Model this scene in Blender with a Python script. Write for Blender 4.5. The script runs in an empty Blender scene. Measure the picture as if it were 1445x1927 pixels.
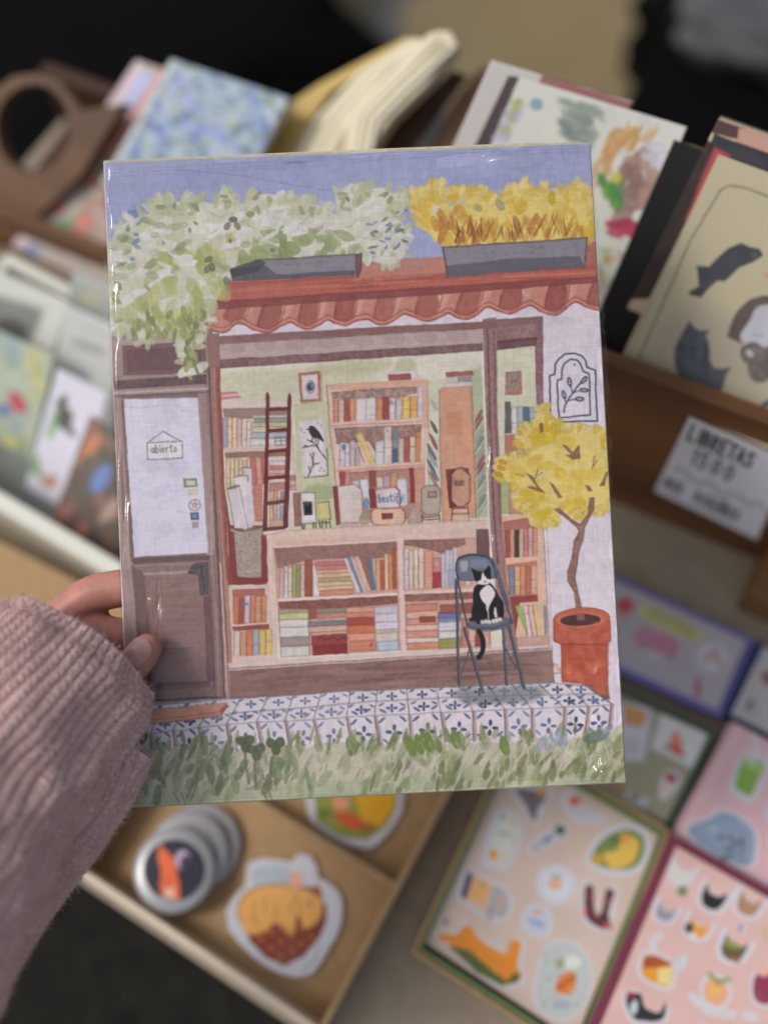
import bpy, bmesh, math, random
import numpy as np
from mathutils import Vector, Matrix
S = bpy.context.scene
COL = S.collection
# ---------------------------------------------------------------- camera (hand-held phone looking down on the stall)
FPX, CX, CY = 1900.0, 722.5, 963.5            # focal length and centre, in photograph pixels
HT = 0.75                                      # table top height
CAM = Vector((0, 0, HT+0.62))
_n = np.cross([-7722, -3963, 1900.], [3073, -5073, 1900.]); _n /= np.linalg.norm(_n)      # straight down, seen by the camera
_x = np.array([7722, 3963, -1900.]); _x -= _n*(_x@_n); _x /= np.linalg.norm(_x)
_z = -_n; _y = np.cross(_z, _x)
RW = np.array([_x, _y, _z])                    # camera axes (x right, y down, z ahead) -> world
cam = bpy.data.cameras.new('camera'); camo = bpy.data.objects.new('camera', cam); COL.objects.link(camo)
m = Matrix(((RW[0][0], -RW[0][1], -RW[0][2], 0), (RW[1][0], -RW[1][1], -RW[1][2], 0), (RW[2][0], -RW[2][1], -RW[2][2], 0), (0, 0, 0, 1)))
camo.matrix_world = Matrix.Translation(CAM) @ m
cam.sensor_fit = 'HORIZONTAL'; cam.sensor_width = 25.96; cam.lens = FPX/1445*25.96
cam.clip_start = .02; cam.clip_end = 200
cam.dof.use_dof = True; cam.dof.focus_distance = .432; cam.dof.aperture_fstop = 2.1
S.camera = camo
# ---------------------------------------------------------------- daylight
w = bpy.data.worlds.new('World'); S.world = w; w.use_nodes = True
nt = w.node_tree; sky = nt.nodes.new('ShaderNodeTexSky'); sky.sky_type = 'NISHITA'; sky.sun_disc = False
SUN_EL, SUN_AZ = math.radians(50), math.radians(-118)      # azimuth from +Y towards -X
sky.sun_elevation = SUN_EL; sky.sun_rotation = SUN_AZ; sky.air_density = 1.3; sky.dust_density = 4; sky.ozone_density = 1
hs = nt.nodes.new('ShaderNodeHueSaturation'); hs.inputs['Saturation'].default_value = .5; nt.links.new(sky.outputs[0], hs.inputs['Color']); nt.links.new(hs.outputs[0], nt.nodes['Background'].inputs[0]); nt.nodes['Background'].inputs[1].default_value = .12
sl = bpy.data.lights.new('sun', 'SUN'); so = bpy.data.objects.new('sun', sl); COL.objects.link(so)
sl.energy = 1.5; sl.angle = math.radians(16); sl.color = (1, .97, .93)
sd = Vector((math.sin(SUN_AZ)*math.cos(SUN_EL), math.cos(SUN_AZ)*math.cos(SUN_EL), math.sin(SUN_EL)))
so.rotation_euler = sd.to_track_quat('Z', 'Y').to_euler()
S.view_settings.view_transform = 'Standard'; S.view_settings.look = 'None'; S.view_settings.gamma = 1; S.view_settings.use_curve_mapping = False
S.view_settings.exposure = -0.17
S.cycles.use_denoising = True; S.cycles.max_bounces = 6; S.cycles.transparent_max_bounces = 12; S.cycles.caustics_reflective = False; S.cycles.caustics_refractive = False
try: S.cycles.denoiser = 'OPENIMAGEDENOISE'; S.cycles.denoising_prefilter = 'ACCURATE'
except Exception: pass
KP = 0.87                                       # how brightly a fully white surface shows in this shade
# ---------------------------------------------------------------- geometry helpers
def ray(px, py):
    d = RW @ np.array([(px-CX)/FPX, (py-CY)/FPX, 1.0]); return Vector(d)      # depth 1 along the lens axis
def at(px, py, depth): return CAM+ray(px, py)*depth
AX = Vector(RW @ np.array([0, 0, 1.0]))
def hit(px, py, P, N):
    r = ray(px, py); return CAM+r*((P-CAM).dot(N)/r.dot(N))
def onz(px, py, z): return hit(px, py, Vector((0, 0, z)), Vector((0, 0, 1)))
def tilted(P, deg, yaw=0):      # plane through P holding the row direction, its back raised by deg
    a = math.radians(deg); N = Vector((0, -math.sin(a), math.cos(a)))
    N.rotate(Matrix.Rotation(math.radians(yaw), 3, 'Z')); return (P, N)
def flat(z): return (Vector((0, 0, z)), Vector((0, 0, 1)))
def lin1(c): c /= 255; return c/12.92 if c <= .04045 else ((c+.055)/1.055)**2.4
def alb(c, k=None): k = k or KP; return tuple(min(.9, max(.003, lin1(v)/k)) for v in c)
def new_obj(name, me, parent=None, **pr):
    o = bpy.data.objects.new(name, me); COL.objects.link(o)
    if parent is not None: o.parent = parent
    for k, v in pr.items(): o[k] = v
    return o
def empty(name, loc, label, cat, group=None):
    o = bpy.data.objects.new(name, None); COL.objects.link(o); o.location = loc; o.empty_display_size = .02
    o['label'] = label; o['category'] = cat
    if group: o['group'] = group
    return o
def tag(o, label, cat, group=None):
    o['label'] = label; o['category'] = cat
    if group: o['group'] = group
    return o
def child(o, par):
    o.parent = par; bpy.context.view_layer.update(); o.matrix_parent_inverse = par.matrix_world.inverted(); return o
def mesh(name, vs, fs, mat, parent=None, smooth=False):
    me = bpy.data.meshes.new(name); me.from_pydata([tuple(v) for v in vs], [], fs); me.update()
    if smooth: me.polygons.foreach_set('use_smooth', [True]*len(me.polygons))
    if mat: me.materials.append(mat)
    o = new_obj(name, me)
    if parent is not None: child(o, parent)
    return o
def recenter(o):               # put a mesh object's origin at the middle of its foot
    me = o.data; n = len(me.vertices); a = np.empty(n*3); me.vertices.foreach_get('co', a); a = a.reshape(-1, 3)
    c = np.array([a[:, 0].mean(), a[:, 1].mean(), a[:, 2].min()]); a -= c; me.vertices.foreach_set('co', a.ravel()); me.update()
    o.location = Vector(c); return o
def bevel(o, wd, seg=2):
    b = o.modifiers.new('bevel', 'BEVEL'); b.width = wd; b.segments = seg; b.limit_method = 'ANGLE'; b.angle_limit = math.radians(35); return o
def prism(name, top, down, mat, parent=None, bv=0, smooth=False):   # outline points in space, pushed along the vector down
    n = len(top); vs = list(top)+[Vector(p)+down for p in top]
    fs = [tuple(range(n)), tuple(range(2*n-1, n-1, -1))]+[(i, n+i, n+(i+1) % n, (i+1) % n) for i in range(n)]
    o = mesh(name, vs, fs, mat, parent)
    bm = bmesh.new(); bm.from_mesh(o.data); bmesh.ops.recalc_face_normals(bm, faces=bm.faces); bm.to_mesh(o.data); bm.free()
    if bv: bevel(o, bv)
    return o
def box(name, c, sx, sy, sz, mat, parent=None, bv=.001, rz=0):      # c: middle of the foot
    R_ = Matrix.Rotation(rz, 3, 'Z'); q = [Vector(c)+R_ @ Vector((a*sx/2, b*sy/2, sz)) for a, b in ((-1, -1), (1, -1), (1, 1), (-1, 1))]
    return prism(name, q, Vector((0, 0, -sz)), mat, parent, bv)
def board(name, A, B, h, th, mat, parent=None, bv=.0012):            # upright board from A to B (foot line), h high, th thick to the back
    d = (B-A); nrm = Vector((-d.y, d.x, 0)).normalized()*th; u = Vector((0, 0, h))
    return prism(name, [A+u, B+u, B+u+nrm, A+u+nrm], -u, mat, parent, bv)
# ---------------------------------------------------------------- materials
def mat(name, col, rough=.6, noise=None, bump=None, metal=0, spec=.5, coat=0, sheen=0, sss=0, mix=None):
    m = bpy.data.materials.new(name); m.use_nodes = True; t = m.node_tree; b = t.nodes['Principled BSDF']
    b.inputs['Roughness'].default_value = rough; b.inputs['Metallic'].default_value = metal; b.inputs['Specular IOR Level'].default_value = spec
    b.inputs['Coat Weight'].default_value = coat; b.inputs['Coat Roughness'].default_value = .15
    if sheen: b.inputs['Sheen Weight'].default_value = sheen; b.inputs['Sheen Roughness'].default_value = .5
    if sss: b.inputs['Subsurface Weight'].default_value = sss; b.inputs['Subsurface Radius'].default_value = (.008, .003, .0015); b.inputs['Subsurface Scale'].default_value = 1
    c = (*col, 1); b.inputs['Base Color'].default_value = c
    tc = t.nodes.new('ShaderNodeTexCoord')
    if noise:
        sc, amt, stretch = noise
        mp = t.nodes.new('ShaderNodeMapping'); mp.inputs['Scale'].default_value = stretch; t.links.new(tc.outputs['Object'], mp.inputs[0])
        n = t.nodes.new('ShaderNodeTexNoise'); n.inputs['Scale'].default_value = sc; n.inputs['Detail'].default_value = 6; n.inputs['Roughness'].default_value = .6; t.links.new(mp.outputs[0], n.inputs[0])
        r = t.nodes.new('ShaderNodeValToRGB'); r.color_ramp.elements[0].position = .3; r.color_ramp.elements[1].position = .7
        r.color_ramp.elements[0].color = (*[v*(1-amt) for v in col], 1); r.color_ramp.elements[1].color = (*[min(1, v*(1+amt)) for v in (mix or col)], 1)
        t.links.new(n.outputs[0], r.inputs[0]); t.links.new(r.outputs[0], b.inputs['Base Color'])
        if bump:
            bp = t.nodes.new('ShaderNodeBump'); bp.inputs['Strength'].default_value = bump; bp.inputs['Distance'].default_value = .002; t.links.new(n.outputs[0], bp.inputs['Height']); t.links.new(bp.outputs[0], b.inputs['Normal'])
    return m
def art_mat(name, rough=.6, spec=.3, coat=0, weave=0):
    m = bpy.data.materials.new(name); m.use_nodes = True; t = m.node_tree; b = t.nodes['Principled BSDF']; L = t.links.new
    b.inputs['Roughness'].default_value = rough; b.inputs['Specular IOR Level'].default_value = spec; b.inputs['Coat Weight'].default_value = coat; b.inputs['Coat Roughness'].default_value = .2
    a = t.nodes.new('ShaderNodeAttribute'); a.attribute_name = 'ink'
    if not weave: L(a.outputs['Color'], b.inputs['Base Color']); return m
    tc = t.nodes.new('ShaderNodeTexCoord'); res = []
    for sx, sy in ((1, .06), (.06, 1)):
        mp = t.nodes.new('ShaderNodeMapping'); mp.inputs['Scale'].default_value = (sx, sy, 1); L(tc.outputs['Object'], mp.inputs[0])
        n = t.nodes.new('ShaderNodeTexNoise'); n.inputs['Scale'].default_value = 1900; n.inputs['Detail'].default_value = 1.5; L(mp.outputs[0], n.inputs[0])
        n2 = t.nodes.new('ShaderNodeTexNoise'); n2.inputs['Scale'].default_value = 700; n2.inputs['Detail'].default_value = 1; L(mp.outputs[0], n2.inputs[0])
        ad = t.nodes.new('ShaderNodeMath'); ad.operation = 'MULTIPLY_ADD'; L(n2.outputs[0], ad.inputs[0]); ad.inputs[1].default_value = .08; L(n.outputs[0], ad.inputs[2]); res.append(ad)
    s = t.nodes.new('ShaderNodeMath'); s.operation = 'ADD'; L(res[0].outputs[0], s.inputs[0]); L(res[1].outputs[0], s.inputs[1])
    mr = t.nodes.new('ShaderNodeMapRange'); L(s.outputs[0], mr.inputs[0]); mr.inputs[1].default_value = .85; mr.inputs[2].default_value = 1.31; mr.inputs[3].default_value = 1-weave; mr.inputs[4].default_value = 1+weave
    vm = t.nodes.new('ShaderNodeVectorMath'); vm.operation = 'SCALE'; L(a.outputs['Color'], vm.inputs[0]); L(mr.outputs[0], vm.inputs[3]); L(vm.outputs[0], b.inputs['Base Color'])
    bp = t.nodes.new('ShaderNodeBump'); bp.inputs['Strength'].default_value = .3; bp.inputs['Distance'].default_value = .0001; L(s.outputs[0], bp.inputs['Height']); L(bp.outputs[0], b.inputs['Normal'])
    return m
def sheet(name, px, plane, cv, material, th=.0004, k=None, edge=None, parent=None, gk=None, mask=None):
    """A printed sheet: a fine mesh over the quad whose corners are seen at px on the plane, painted with the canvas cv."""
    P, N = plane; q = [hit(x, y, P, N) for x, y in px]
    c3 = np.array([list(v) for v in q]); H, W = cv.H, cv.W
    Mi = np.linalg.inv(cv.M); jj, ii = np.meshgrid(np.arange(W)/(W-1)*W, np.arange(H)/(H-1)*H)
    hh = np.c_[jj.ravel(), ii.ravel(), np.ones(W*H)] @ Mi.T; ph = hh[:, :2]/hh[:, 2:]
    dc = np.c_[(ph-[CX, CY])/FPX, np.ones(len(ph))] @ RW.T
    Pn = np.array(P); Nn = np.array(N); C0 = np.array(CAM); t = ((Pn-C0)@Nn)/(dc@Nn)
    v = C0+dc*t[:, None]
    # local frame so the texture coordinates follow the sheet
    ex = c3[1]-c3[0]; ex /= np.linalg.norm(ex); nz = Nn/np.linalg.norm(Nn); ey = np.cross(nz, ex)
    o0 = c3.mean(0)-nz*th; Rm = np.array([ex, ey, nz]); loc = (v-o0)@Rm.T
    n = W*H; idx = np.arange(n).reshape(H, W)
    F = np.stack([idx[:-1, :-1], idx[1:, :-1], idx[1:, 1:], idx[:-1, 1:]], -1).reshape(-1, 4)
    bd = np.concatenate([idx[0, :], idx[1:, -1], idx[-1, -2::-1], idx[-2:0:-1, 0]]); nb = len(bd)
    low = loc[bd].copy(); low[:, 2] -= th; low_i = n+np.arange(nb)
    S4 = np.stack([bd, np.roll(bd, -1), np.roll(low_i, -1), low_i], -1)
    F = np.concatenate([F, S4])
    c4 = np.array([[0, 0, 0]]); me = bpy.data.meshes.new(name); V = np.concatenate([loc, low])
    bq = [n+0, n+W-1, n+W-1+H-1, n+2*(W-1)+H-1]
    nf = len(F)+1; me.vertices.add(len(V)); me.vertices.foreach_set('co', V.ravel().astype(np.float32))
    me.loops.add(len(F)*4+nb); me.polygons.add(nf)
    me.loops.foreach_set('vertex_index', np.concatenate([F.ravel(), low_i]).astype(np.int32))
    me.polygons.foreach_set('loop_start', np.concatenate([np.arange(len(F))*4, [len(F)*4]]).astype(np.int32))
    me.update(calc_edges=True); me.validate()
    kk = k or KP; img = srgb_lin(np.clip(cv.img, 0, 1)).reshape(-1, 3)/kk
    if gk is not None: img = img/gk(ph[:, 0], ph[:, 1])[:, None]
    img = img/np.maximum(1, img.max(1, keepdims=True)/.90); img = np.clip(img, .004, .92)
    e = np.tile(np.array(edge if edge else (.7, .68, .64)), (nb, 1)); rgba = np.ones((len(V), 4), np.float32); rgba[:n, :3] = img; rgba[n:, :3] = e
    rgba_ = rgba
    ca = me.color_attributes.new('ink', 'FLOAT_COLOR', 'POINT'); ca.data.foreach_set('color', rgba.ravel())
    me.materials.append(material)
    if mask is not None:            # die-cut outline: keep the cells inside, give them thickness
        keep = np.array([inpoly(x, y, mask) for x, y in ph])
        bm = bmesh.new(); bm.from_mesh(me); bm.verts.ensure_lookup_table()
        bmesh.ops.delete(bm, geom=[bm.verts[i] for i in range(len(V)) if i >= n or not keep[i]], context='VERTS')
        bm.to_mesh(me); bm.free()
    o = new_obj(name, me)
    if mask is not None: sm = o.modifiers.new('thickness', 'SOLIDIFY'); sm.thickness = th; sm.offset = -1
    mw = Matrix(((ex[0], ey[0], nz[0], o0[0]), (ex[1], ey[1], nz[1], o0[1]), (ex[2], ey[2], nz[2], o0[2]), (0, 0, 0, 1)))
    o.matrix_world = mw
    if parent is not None: child(o, parent)
    return o
def canvas(px, res, base, seed=1, warp=.3):       # canvas for a small print; res = cells per photograph pixel
    a, b, c, d = [np.array(p, float) for p in px]
    W = max(8, int(max(np.linalg.norm(b-a), np.linalg.norm(c-d))*res)); H = max(8, int(max(np.linalg.norm(d-a), np.linalg.norm(c-b))*res))
    return Canvas(W, H, base, hom(px, [(0, 0), (W, 0), (W, H), (0, H)]), seed=seed, warp=warp)
# ---------------------------------------------------------------- painter: pigment laid out as colour values on a fine mesh
def hom(src, dst):
    A = []
    for (x, y), (u, v) in zip(src, dst):
        A.append([x, y, 1, 0, 0, 0, -u*x, -u*y, -u]); A.append([0, 0, 0, x, y, 1, -v*x, -v*y, -v])
    return np.linalg.svd(np.array(A, float))[2][-1].reshape(3, 3)
def vnoise(h, w, cell, seed, ox=1.0):
    r = np.random.RandomState(seed)
    gh, gw = int(h/cell)+3, int(w/(cell*ox))+3
    g = r.rand(gh, gw).astype(np.float32)
    y = np.arange(h)/cell; x = np.arange(w)/(cell*ox)
    yi = y.astype(int); xi = x.astype(int)
    fy = (y-yi)[:, None]; fx = (x-xi)[None, :]
    fy = fy*fy*(3-2*fy); fx = fx*fx*(3-2*fx)
    a = g[yi][:, xi]; b = g[yi][:, xi+1]; c = g[yi+1][:, xi]; d = g[yi+1][:, xi+1]
    return ((a*(1-fx)+b*fx)*(1-fy)+(c*(1-fx)+d*fx)*fy).astype(np.float32)
def srgb_lin(c):
    c = np.asarray(c, np.float32)
    return np.where(c <= 0.04045, c/12.92, ((np.maximum(c, 0)+0.055)/1.055)**2.4)
class Canvas:
    def __init__(s, W, H, base, M=None, seed=1, warp=1.0):
        s.W, s.H = W, H
        s.img = np.empty((H, W, 3), np.float32); s.img[:] = np.array(base, np.float32)/255
        s.M = M; s.z = (0, 0, 1.0); s.rs = random.Random(seed)
        s.n1 = vnoise(H, W, 34, seed)*.6+vnoise(H, W, 13, seed+1)*.4
        s.n2 = vnoise(H, W, 4, seed+2)*.6+vnoise(H, W, 2, seed+3)*.4
        s.wx = (vnoise(H, W, 9, seed+4)-.5)*2.6*warp+(vnoise(H, W, 40, seed+6)-.5)*3*warp
        s.wy = (vnoise(H, W, 9, seed+5)-.5)*2.6*warp+(vnoise(H, W, 40, seed+7)-.5)*3*warp
        s.k = 1.0
        if M is not None:
            p = s.tr([(700, 900), (710, 900)], raw=True); s.k = float(np.hypot(*(p[1]-p[0])))/10
    def tr(s, pts, raw=False):
        p = np.array(pts, float)
        if not raw: p = p/s.z[2]+np.array(s.z[:2])
        if s.M is None: return p
        q = np.c_[p, np.ones(len(p))] @ s.M.T
        return q[:, :2]/q[:, 2:]
    def win(s, p, pad):
        x0 = max(0, int(p[:, 0].min()-pad)); x1 = min(s.W, int(p[:, 0].max()+pad)+2)
        y0 = max(0, int(p[:, 1].min()-pad)); y1 = min(s.H, int(p[:, 1].max()+pad)+2)
        return x0, x1, y0, y1
    def comp(s, w, m, col, mult):
        x0, x1, y0, y1 = w
        c = np.array(col, np.float32)/255; t = s.img[y0:y1, x0:x1]
        if mult: t *= (1-m[..., None]*(1-c))
        else: t += m[..., None]*(c-t)
    def seg(s, X, Y, a, b, ra, rb):
        d = b-a; L = max(float(d@d), 1e-6)
        t = np.clip(((X-a[0])*d[0]+(Y-a[1])*d[1])/L, 0, 1)
        return np.hypot(X-a[0]-t*d[0], Y-a[1]-t*d[1])-(ra+(rb-ra)*t)
    def poly(s, pts, col, a=1.0, edge=.25, soft=.8, wob=1.0, mult=False, var=.18, grain=.0, smooth=False):
        p = s.tr(pts)
        if smooth: p = cr(p, True)
        w = s.win(p, 4+soft); x0, x1, y0, y1 = w
        if x1 <= x0 or y1 <= y0: return
        Y, X = np.mgrid[y0:y1, x0:x1].astype(np.float32)
        X = X+s.wx[y0:y1, x0:x1]*wob; Y = Y+s.wy[y0:y1, x0:x1]*wob
        D = np.full(X.shape, 1e6, np.float32); ins = np.zeros(X.shape, bool)
        for i in range(len(p)):
            A, B = p[i-1], p[i]
            D = np.minimum(D, s.seg(X, Y, A, B, 0, 0))
            if A[1] != B[1]:
                c = ((A[1] > Y) != (B[1] > Y)) & (X < (B[0]-A[0])*(Y-A[1])/(B[1]-A[1])+A[0])
                ins ^= c
        sd = np.where(ins, D, -D)
        m = np.clip(sd/soft+.5, 0, 1)
        v = 1+(s.n1[y0:y1, x0:x1]-.5)*2*var
        if grain: v = v*(1-grain*(s.n2[y0:y1, x0:x1] > .52))
        e = edge*np.exp(-np.maximum(sd, 0)/1.6)
        s.comp(w, np.clip(m*a*v, 0, 1), col, mult)
        if edge: s.comp(w, np.clip(m*a*e, 0, 1), [c*.62 for c in col], False)
    def line(s, pts, col, wd=2.0, a=.8, mult=False, taper=0.0, grain=.25, smooth=False, wob=1.0):
        p = s.tr(pts)
        if smooth: p = cr(p, False)
        r = max(wd*s.k/2, .35); a = a*min(1, wd*s.k/.7)
        w = s.win(p, r+3); x0, x1, y0, y1 = w
        if x1 <= x0 or y1 <= y0: return
        Y, X = np.mgrid[y0:y1, x0:x1].astype(np.float32)
        X = X+s.wx[y0:y1, x0:x1]*wob; Y = Y+s.wy[y0:y1, x0:x1]*wob
        D = np.full(X.shape, 1e6, np.float32); n = len(p)-1
        for i in range(n):
            ra = r*(1-taper*abs(2*i/n-1)); rb = r*(1-taper*abs(2*(i+1)/n-1))
            D = np.minimum(D, s.seg(X, Y, p[i], p[i+1], ra, rb))
        m = np.clip(.5-D/.9, 0, 1)*a
        m = m*(1-grain*(s.n2[y0:y1, x0:x1] > .55))
        s.comp(w, m, col, mult)
    def ell(s, cx, cy, rx, ry, rot, col, a=1.0, **k):
        r = math.radians(rot); c, q = math.cos(r), math.sin(r)
        s.poly([(cx+rx*math.cos(t)*c-ry*math.sin(t)*q, cy+rx*math.cos(t)*q+ry*math.sin(t)*c) for t in [i*math.pi/9 for i in range(18)]], col, a, **k)
    def dab(s, x, y, L, w, rot, col, a=.8, **k):      # one brush dab, blunt at one end
        r = math.radians(rot); c, q = math.cos(r), math.sin(r)
        b = [(-.5, 0), (-.25, -.42), (.15, -.5), (.45, -.3), (.5, .1), (.3, .42), (-.1, .5), (-.35, .3)]
        s.poly([(x+u*L*c-v*w*q, y+u*L*q+v*w*c) for u, v in b], col, a, smooth=True, **k)
    def dabs(s, n, reg, cols, L, W, rot, a=(.4, .8), **k):
        R = s.rs; P = reg; xs = [p[0] for p in P]; ys = [p[1] for p in P]; got = 0; tries = 0
        while got < n and tries < n*30:
            tries += 1
            x, y = R.uniform(min(xs), max(xs)), R.uniform(min(ys), max(ys))
            if not inpoly(x, y, P): continue
            got += 1
            s.dab(x, y, R.uniform(*L), R.uniform(*W), R.uniform(*rot), R.choice(cols), R.uniform(*a), **k)
    def fringe(s, P, n, cols, L, W, out=.35, a=(.7, .95), lean=0, keep=None, **k):      # leaf strokes standing out of an outline
        R = s.rs; area = sum(P[i-1][0]*P[i][1]-P[i][0]*P[i-1][1] for i in range(len(P))); sg = 1 if area > 0 else -1
        ln = [math.hypot(P[i][0]-P[i-1][0], P[i][1]-P[i-1][1]) for i in range(len(P))]; tot = sum(ln)
        for _ in range(n):
            t = R.uniform(0, tot); i = 0
            while t > ln[i]: t -= ln[i]; i += 1
            f = t/max(ln[i], 1e-6); x = P[i-1][0]+(P[i][0]-P[i-1][0])*f; y = P[i-1][1]+(P[i][1]-P[i-1][1])*f
            if keep and not keep(x, y): continue
            nx, ny = (P[i][1]-P[i-1][1])*sg/max(ln[i], 1e-6), -(P[i][0]-P[i-1][0])*sg/max(ln[i], 1e-6); l = R.uniform(*L)
            an = math.degrees(math.atan2(ny, nx))+R.uniform(-38, 38)+lean
            s.dab(x+nx*l*(out-.35), y+ny*l*(out-.35), l, R.uniform(*W), an, R.choice(cols), R.uniform(*a), **k)
    def text(s, txt, x, y, h, ang, col, wd, a=.9, sp=.75, asp=.6):
        r = math.radians(ang); c, q = math.cos(r), math.sin(r); ox = 0
        for ch in txt:
            for st in GL.get(ch, []):
                s.line([(x+(ox+u*h*asp)*c+(1-v)*h*-q, y+(ox+u*h*asp)*q+(1-v)*h*c) for u, v in st], col, wd, a, grain=0, wob=.3)
            ox += h*sp*asp/.6*(.55 if ch in 'i1I ' else 1)
GL = {'a': [[(.9, .6), (.3, .6), (.1, .3), (.3, 0), (.7, .1), (.9, .6), (.95, 0)]], 'b': [[(.2, 1.1), (.15, 0), (.6, 0), (.85, .3), (.6, .6), (.2, .5)]],
 'i': [[(.3, .6), (.3, 0)], [(.3, .85), (.32, .95)]], 'e': [[(.1, .32), (.8, .38), (.6, .62), (.25, .55), (.1, .25), (.35, 0), (.85, .08)]],
 'r': [[(.2, .6), (.25, 0)], [(.25, .4), (.5, .62), (.85, .58)]], 't': [[(.4, 1), (.4, .1), (.75, 0)], [(.1, .68), (.9, .72)]],
 'o': [[(.5, .6), (.15, .4), (.2, .05), (.6, 0), (.85, .3), (.5, .6)]], 's': [[(.8, .6), (.3, .55), (.35, .35), (.75, .22), (.6, 0), (.15, .03)]],
 'f': [[(.8, 1), (.45, .95), (.4, -.3)], [(.15, .6), (.75, .6)]], 'y': [[(.15, .6), (.5, .1)], [(.9, .6), (.3, -.35)]],
 'L': [[(.1, 1), (.1, 0), (.8, 0)]], 'I': [[(.3, 1), (.3, 0)]], 'B': [[(.1, 0), (.1, 1), (.7, .9), (.7, .6), (.1, .52), (.8, .4), (.75, .08), (.1, 0)]],
 'R': [[(.1, 0), (.1, 1), (.75, .9), (.7, .55), (.1, .5), (.85, 0)]], 'E': [[(.85, 1), (.1, 1), (.1, 0), (.85, 0)], [(.1, .5), (.7, .5)]],
 'T': [[(0, 1), (.95, 1)], [(.48, 1), (.48, 0)]], 'A': [[(.05, 0), (.45, 1), (.9, 0)], [(.2, .38), (.75, .38)]],
 'S': [[(.85, .9), (.4, 1), (.1, .78), (.8, .35), (.6, .02), (.1, .1)]], 'M': [[(.05, 0), (.1, 1), (.5, .35), (.85, 1), (.95, 0)]],
 'X': [[(.1, 1), (.85, 0)], [(.85, 1), (.1, 0)]], 'D': [[(.1, 0), (.1, 1), (.6, .9), (.85, .5), (.6, .08), (.1, 0)]],
 'N': [[(.1, 0), (.1, 1), (.8, 0), (.8, 1)]], 'Ñ': [[(.1, 0), (.1, 1), (.8, 0), (.8, 1)], [(.2, 1.2), (.4, 1.28), (.55, 1.18), (.75, 1.26)]],
 'O': [[(.45, 1), (.1, .7), (.1, .3), (.45, 0), (.8, .3), (.8, .7), (.45, 1)]], '1': [[(.1, .8), (.35, 1), (.35, 0)]],
 '5': [[(.8, 1), (.2, 1), (.15, .55), (.7, .55), (.8, .25), (.5, 0), (.1, .08)]], '0': [[(.45, 1), (.1, .7), (.1, .3), (.45, 0), (.8, .3), (.8, .7), (.45, 1)]]}
def cr(p, closed):
    n = len(p); out = []
    rng = range(n) if closed else range(n-1)
    for i in rng:
        if closed: a, b, c, d = p[i-1], p[i], p[(i+1) % n], p[(i+2) % n]
        else: a, b, c, d = p[max(i-1, 0)], p[i], p[i+1], p[min(i+2, n-1)]
        for t in (0, .25, .5, .75):
            out.append(.5*((2*b)+(c-a)*t+(2*a-5*b+4*c-d)*t*t+(3*b-a-3*c+d)*t**3))
    if not closed: out.append(p[-1])
    return np.array(out)
def inpoly(x, y, P):
    r = False
    for i in range(len(P)):
        (ax, ay), (bx, by) = P[i-1], P[i]
        if (ay > y) != (by > y) and x < (bx-ax)*(y-ay)/(by-ay)+ax: r = not r
    return r
# ---------------------------------------------------------------- ground, table
KB = 0.54
def paving_mat():
    m = mat('stone_paving', (.3, .24, .14), .85); t = m.node_tree; b = t.nodes['Principled BSDF']; L = t.links.new
    tc = t.nodes.new('ShaderNodeTexCoord'); v = t.nodes.new('ShaderNodeTexVoronoi'); v.feature = 'DISTANCE_TO_EDGE'; v.inputs['Scale'].default_value = 2.3; v.inputs['Randomness'].default_value = .9
    nn = t.nodes.new('ShaderNodeTexNoise'); nn.inputs['Scale'].default_value = 4; vm = t.nodes.new('ShaderNodeMixRGB'); vm.inputs[0].default_value = .06
    L(tc.outputs['Object'], nn.inputs[0]); L(tc.outputs['Object'], vm.inputs[1]); L(nn.outputs['Color'], vm.inputs[2]); L(vm.outputs[0], v.inputs['Vector'])
    r = t.nodes.new('ShaderNodeValToRGB'); r.color_ramp.elements[0].position = .06; r.color_ramp.elements[1].position = .09; r.color_ramp.elements[0].color = (.17, .165, .15, 1); L(v.outputs['Distance'], r.inputs[0])
    n2 = t.nodes.new('ShaderNodeTexNoise'); n2.inputs['Scale'].default_value = 7; n2.inputs['Detail'].default_value = 8; L(tc.outputs['Object'], n2.inputs[0])
    r2 = t.nodes.new('ShaderNodeValToRGB'); r2.color_ramp.elements[0].color = (.21, .155, .075, 1); r2.color_ramp.elements[1].color = (.29, .225, .125, 1); L(n2.outputs[0], r2.inputs[0])
    mx = t.nodes.new('ShaderNodeMixRGB'); L(r.outputs[0], mx.inputs[1]); L(r2.outputs[0], mx.inputs[2])
    r.color_ramp.elements[0].color = (0, 0, 0, 1); r.color_ramp.elements[1].color = (1, 1, 1, 1); L(r.outputs[0], mx.inputs[0]); mx.inputs[1].default_value = (.13, .128, .12, 1)
    t.links.remove(mx.inputs[1].links[0]); L(mx.outputs[0], b.inputs['Base Color']); return m
def struct(name, vs, mt):
    o = mesh(name, vs, [tuple(range(len(vs)))], mt); o['kind'] = 'structure'; return o
struct('ground', [(-60, -60, -.004), (60, -60, -.004), (60, 60, -.004), (-60, 60, -.004)], mat('dirt', (.16, .14, .11), .9, noise=(3, .3, (1, 1, 1))))
struct('stone_paving', [(-8, .3, 0), (8, .3, 0), (8, 14, 0), (-8, 14, 0)], paving_mat())
struct('shade_toned_asphalt', [(-8, -8, 0), (8, -8, 0), (8, .296, 0), (-8, .296, 0)], mat('shade_toned_asphalt', (.006, .0057, .005), .95, noise=(60, .7, (1, 1, 1)), mix=(.022, .02, .017), spec=.1))  # near-black colour also stands in for the shade beside the table
TBL = mat('table_cloth', alb((118, 108, 94), KB), .85, noise=(90, .1, (1, 1, 1)), bump=.2)
LEGM = mat('dark_metal', (.02, .02, .022), .45, metal=.3)
fl = onz(-350, 1325, HT); fr_ = onz(560, 1943, HT)
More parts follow.
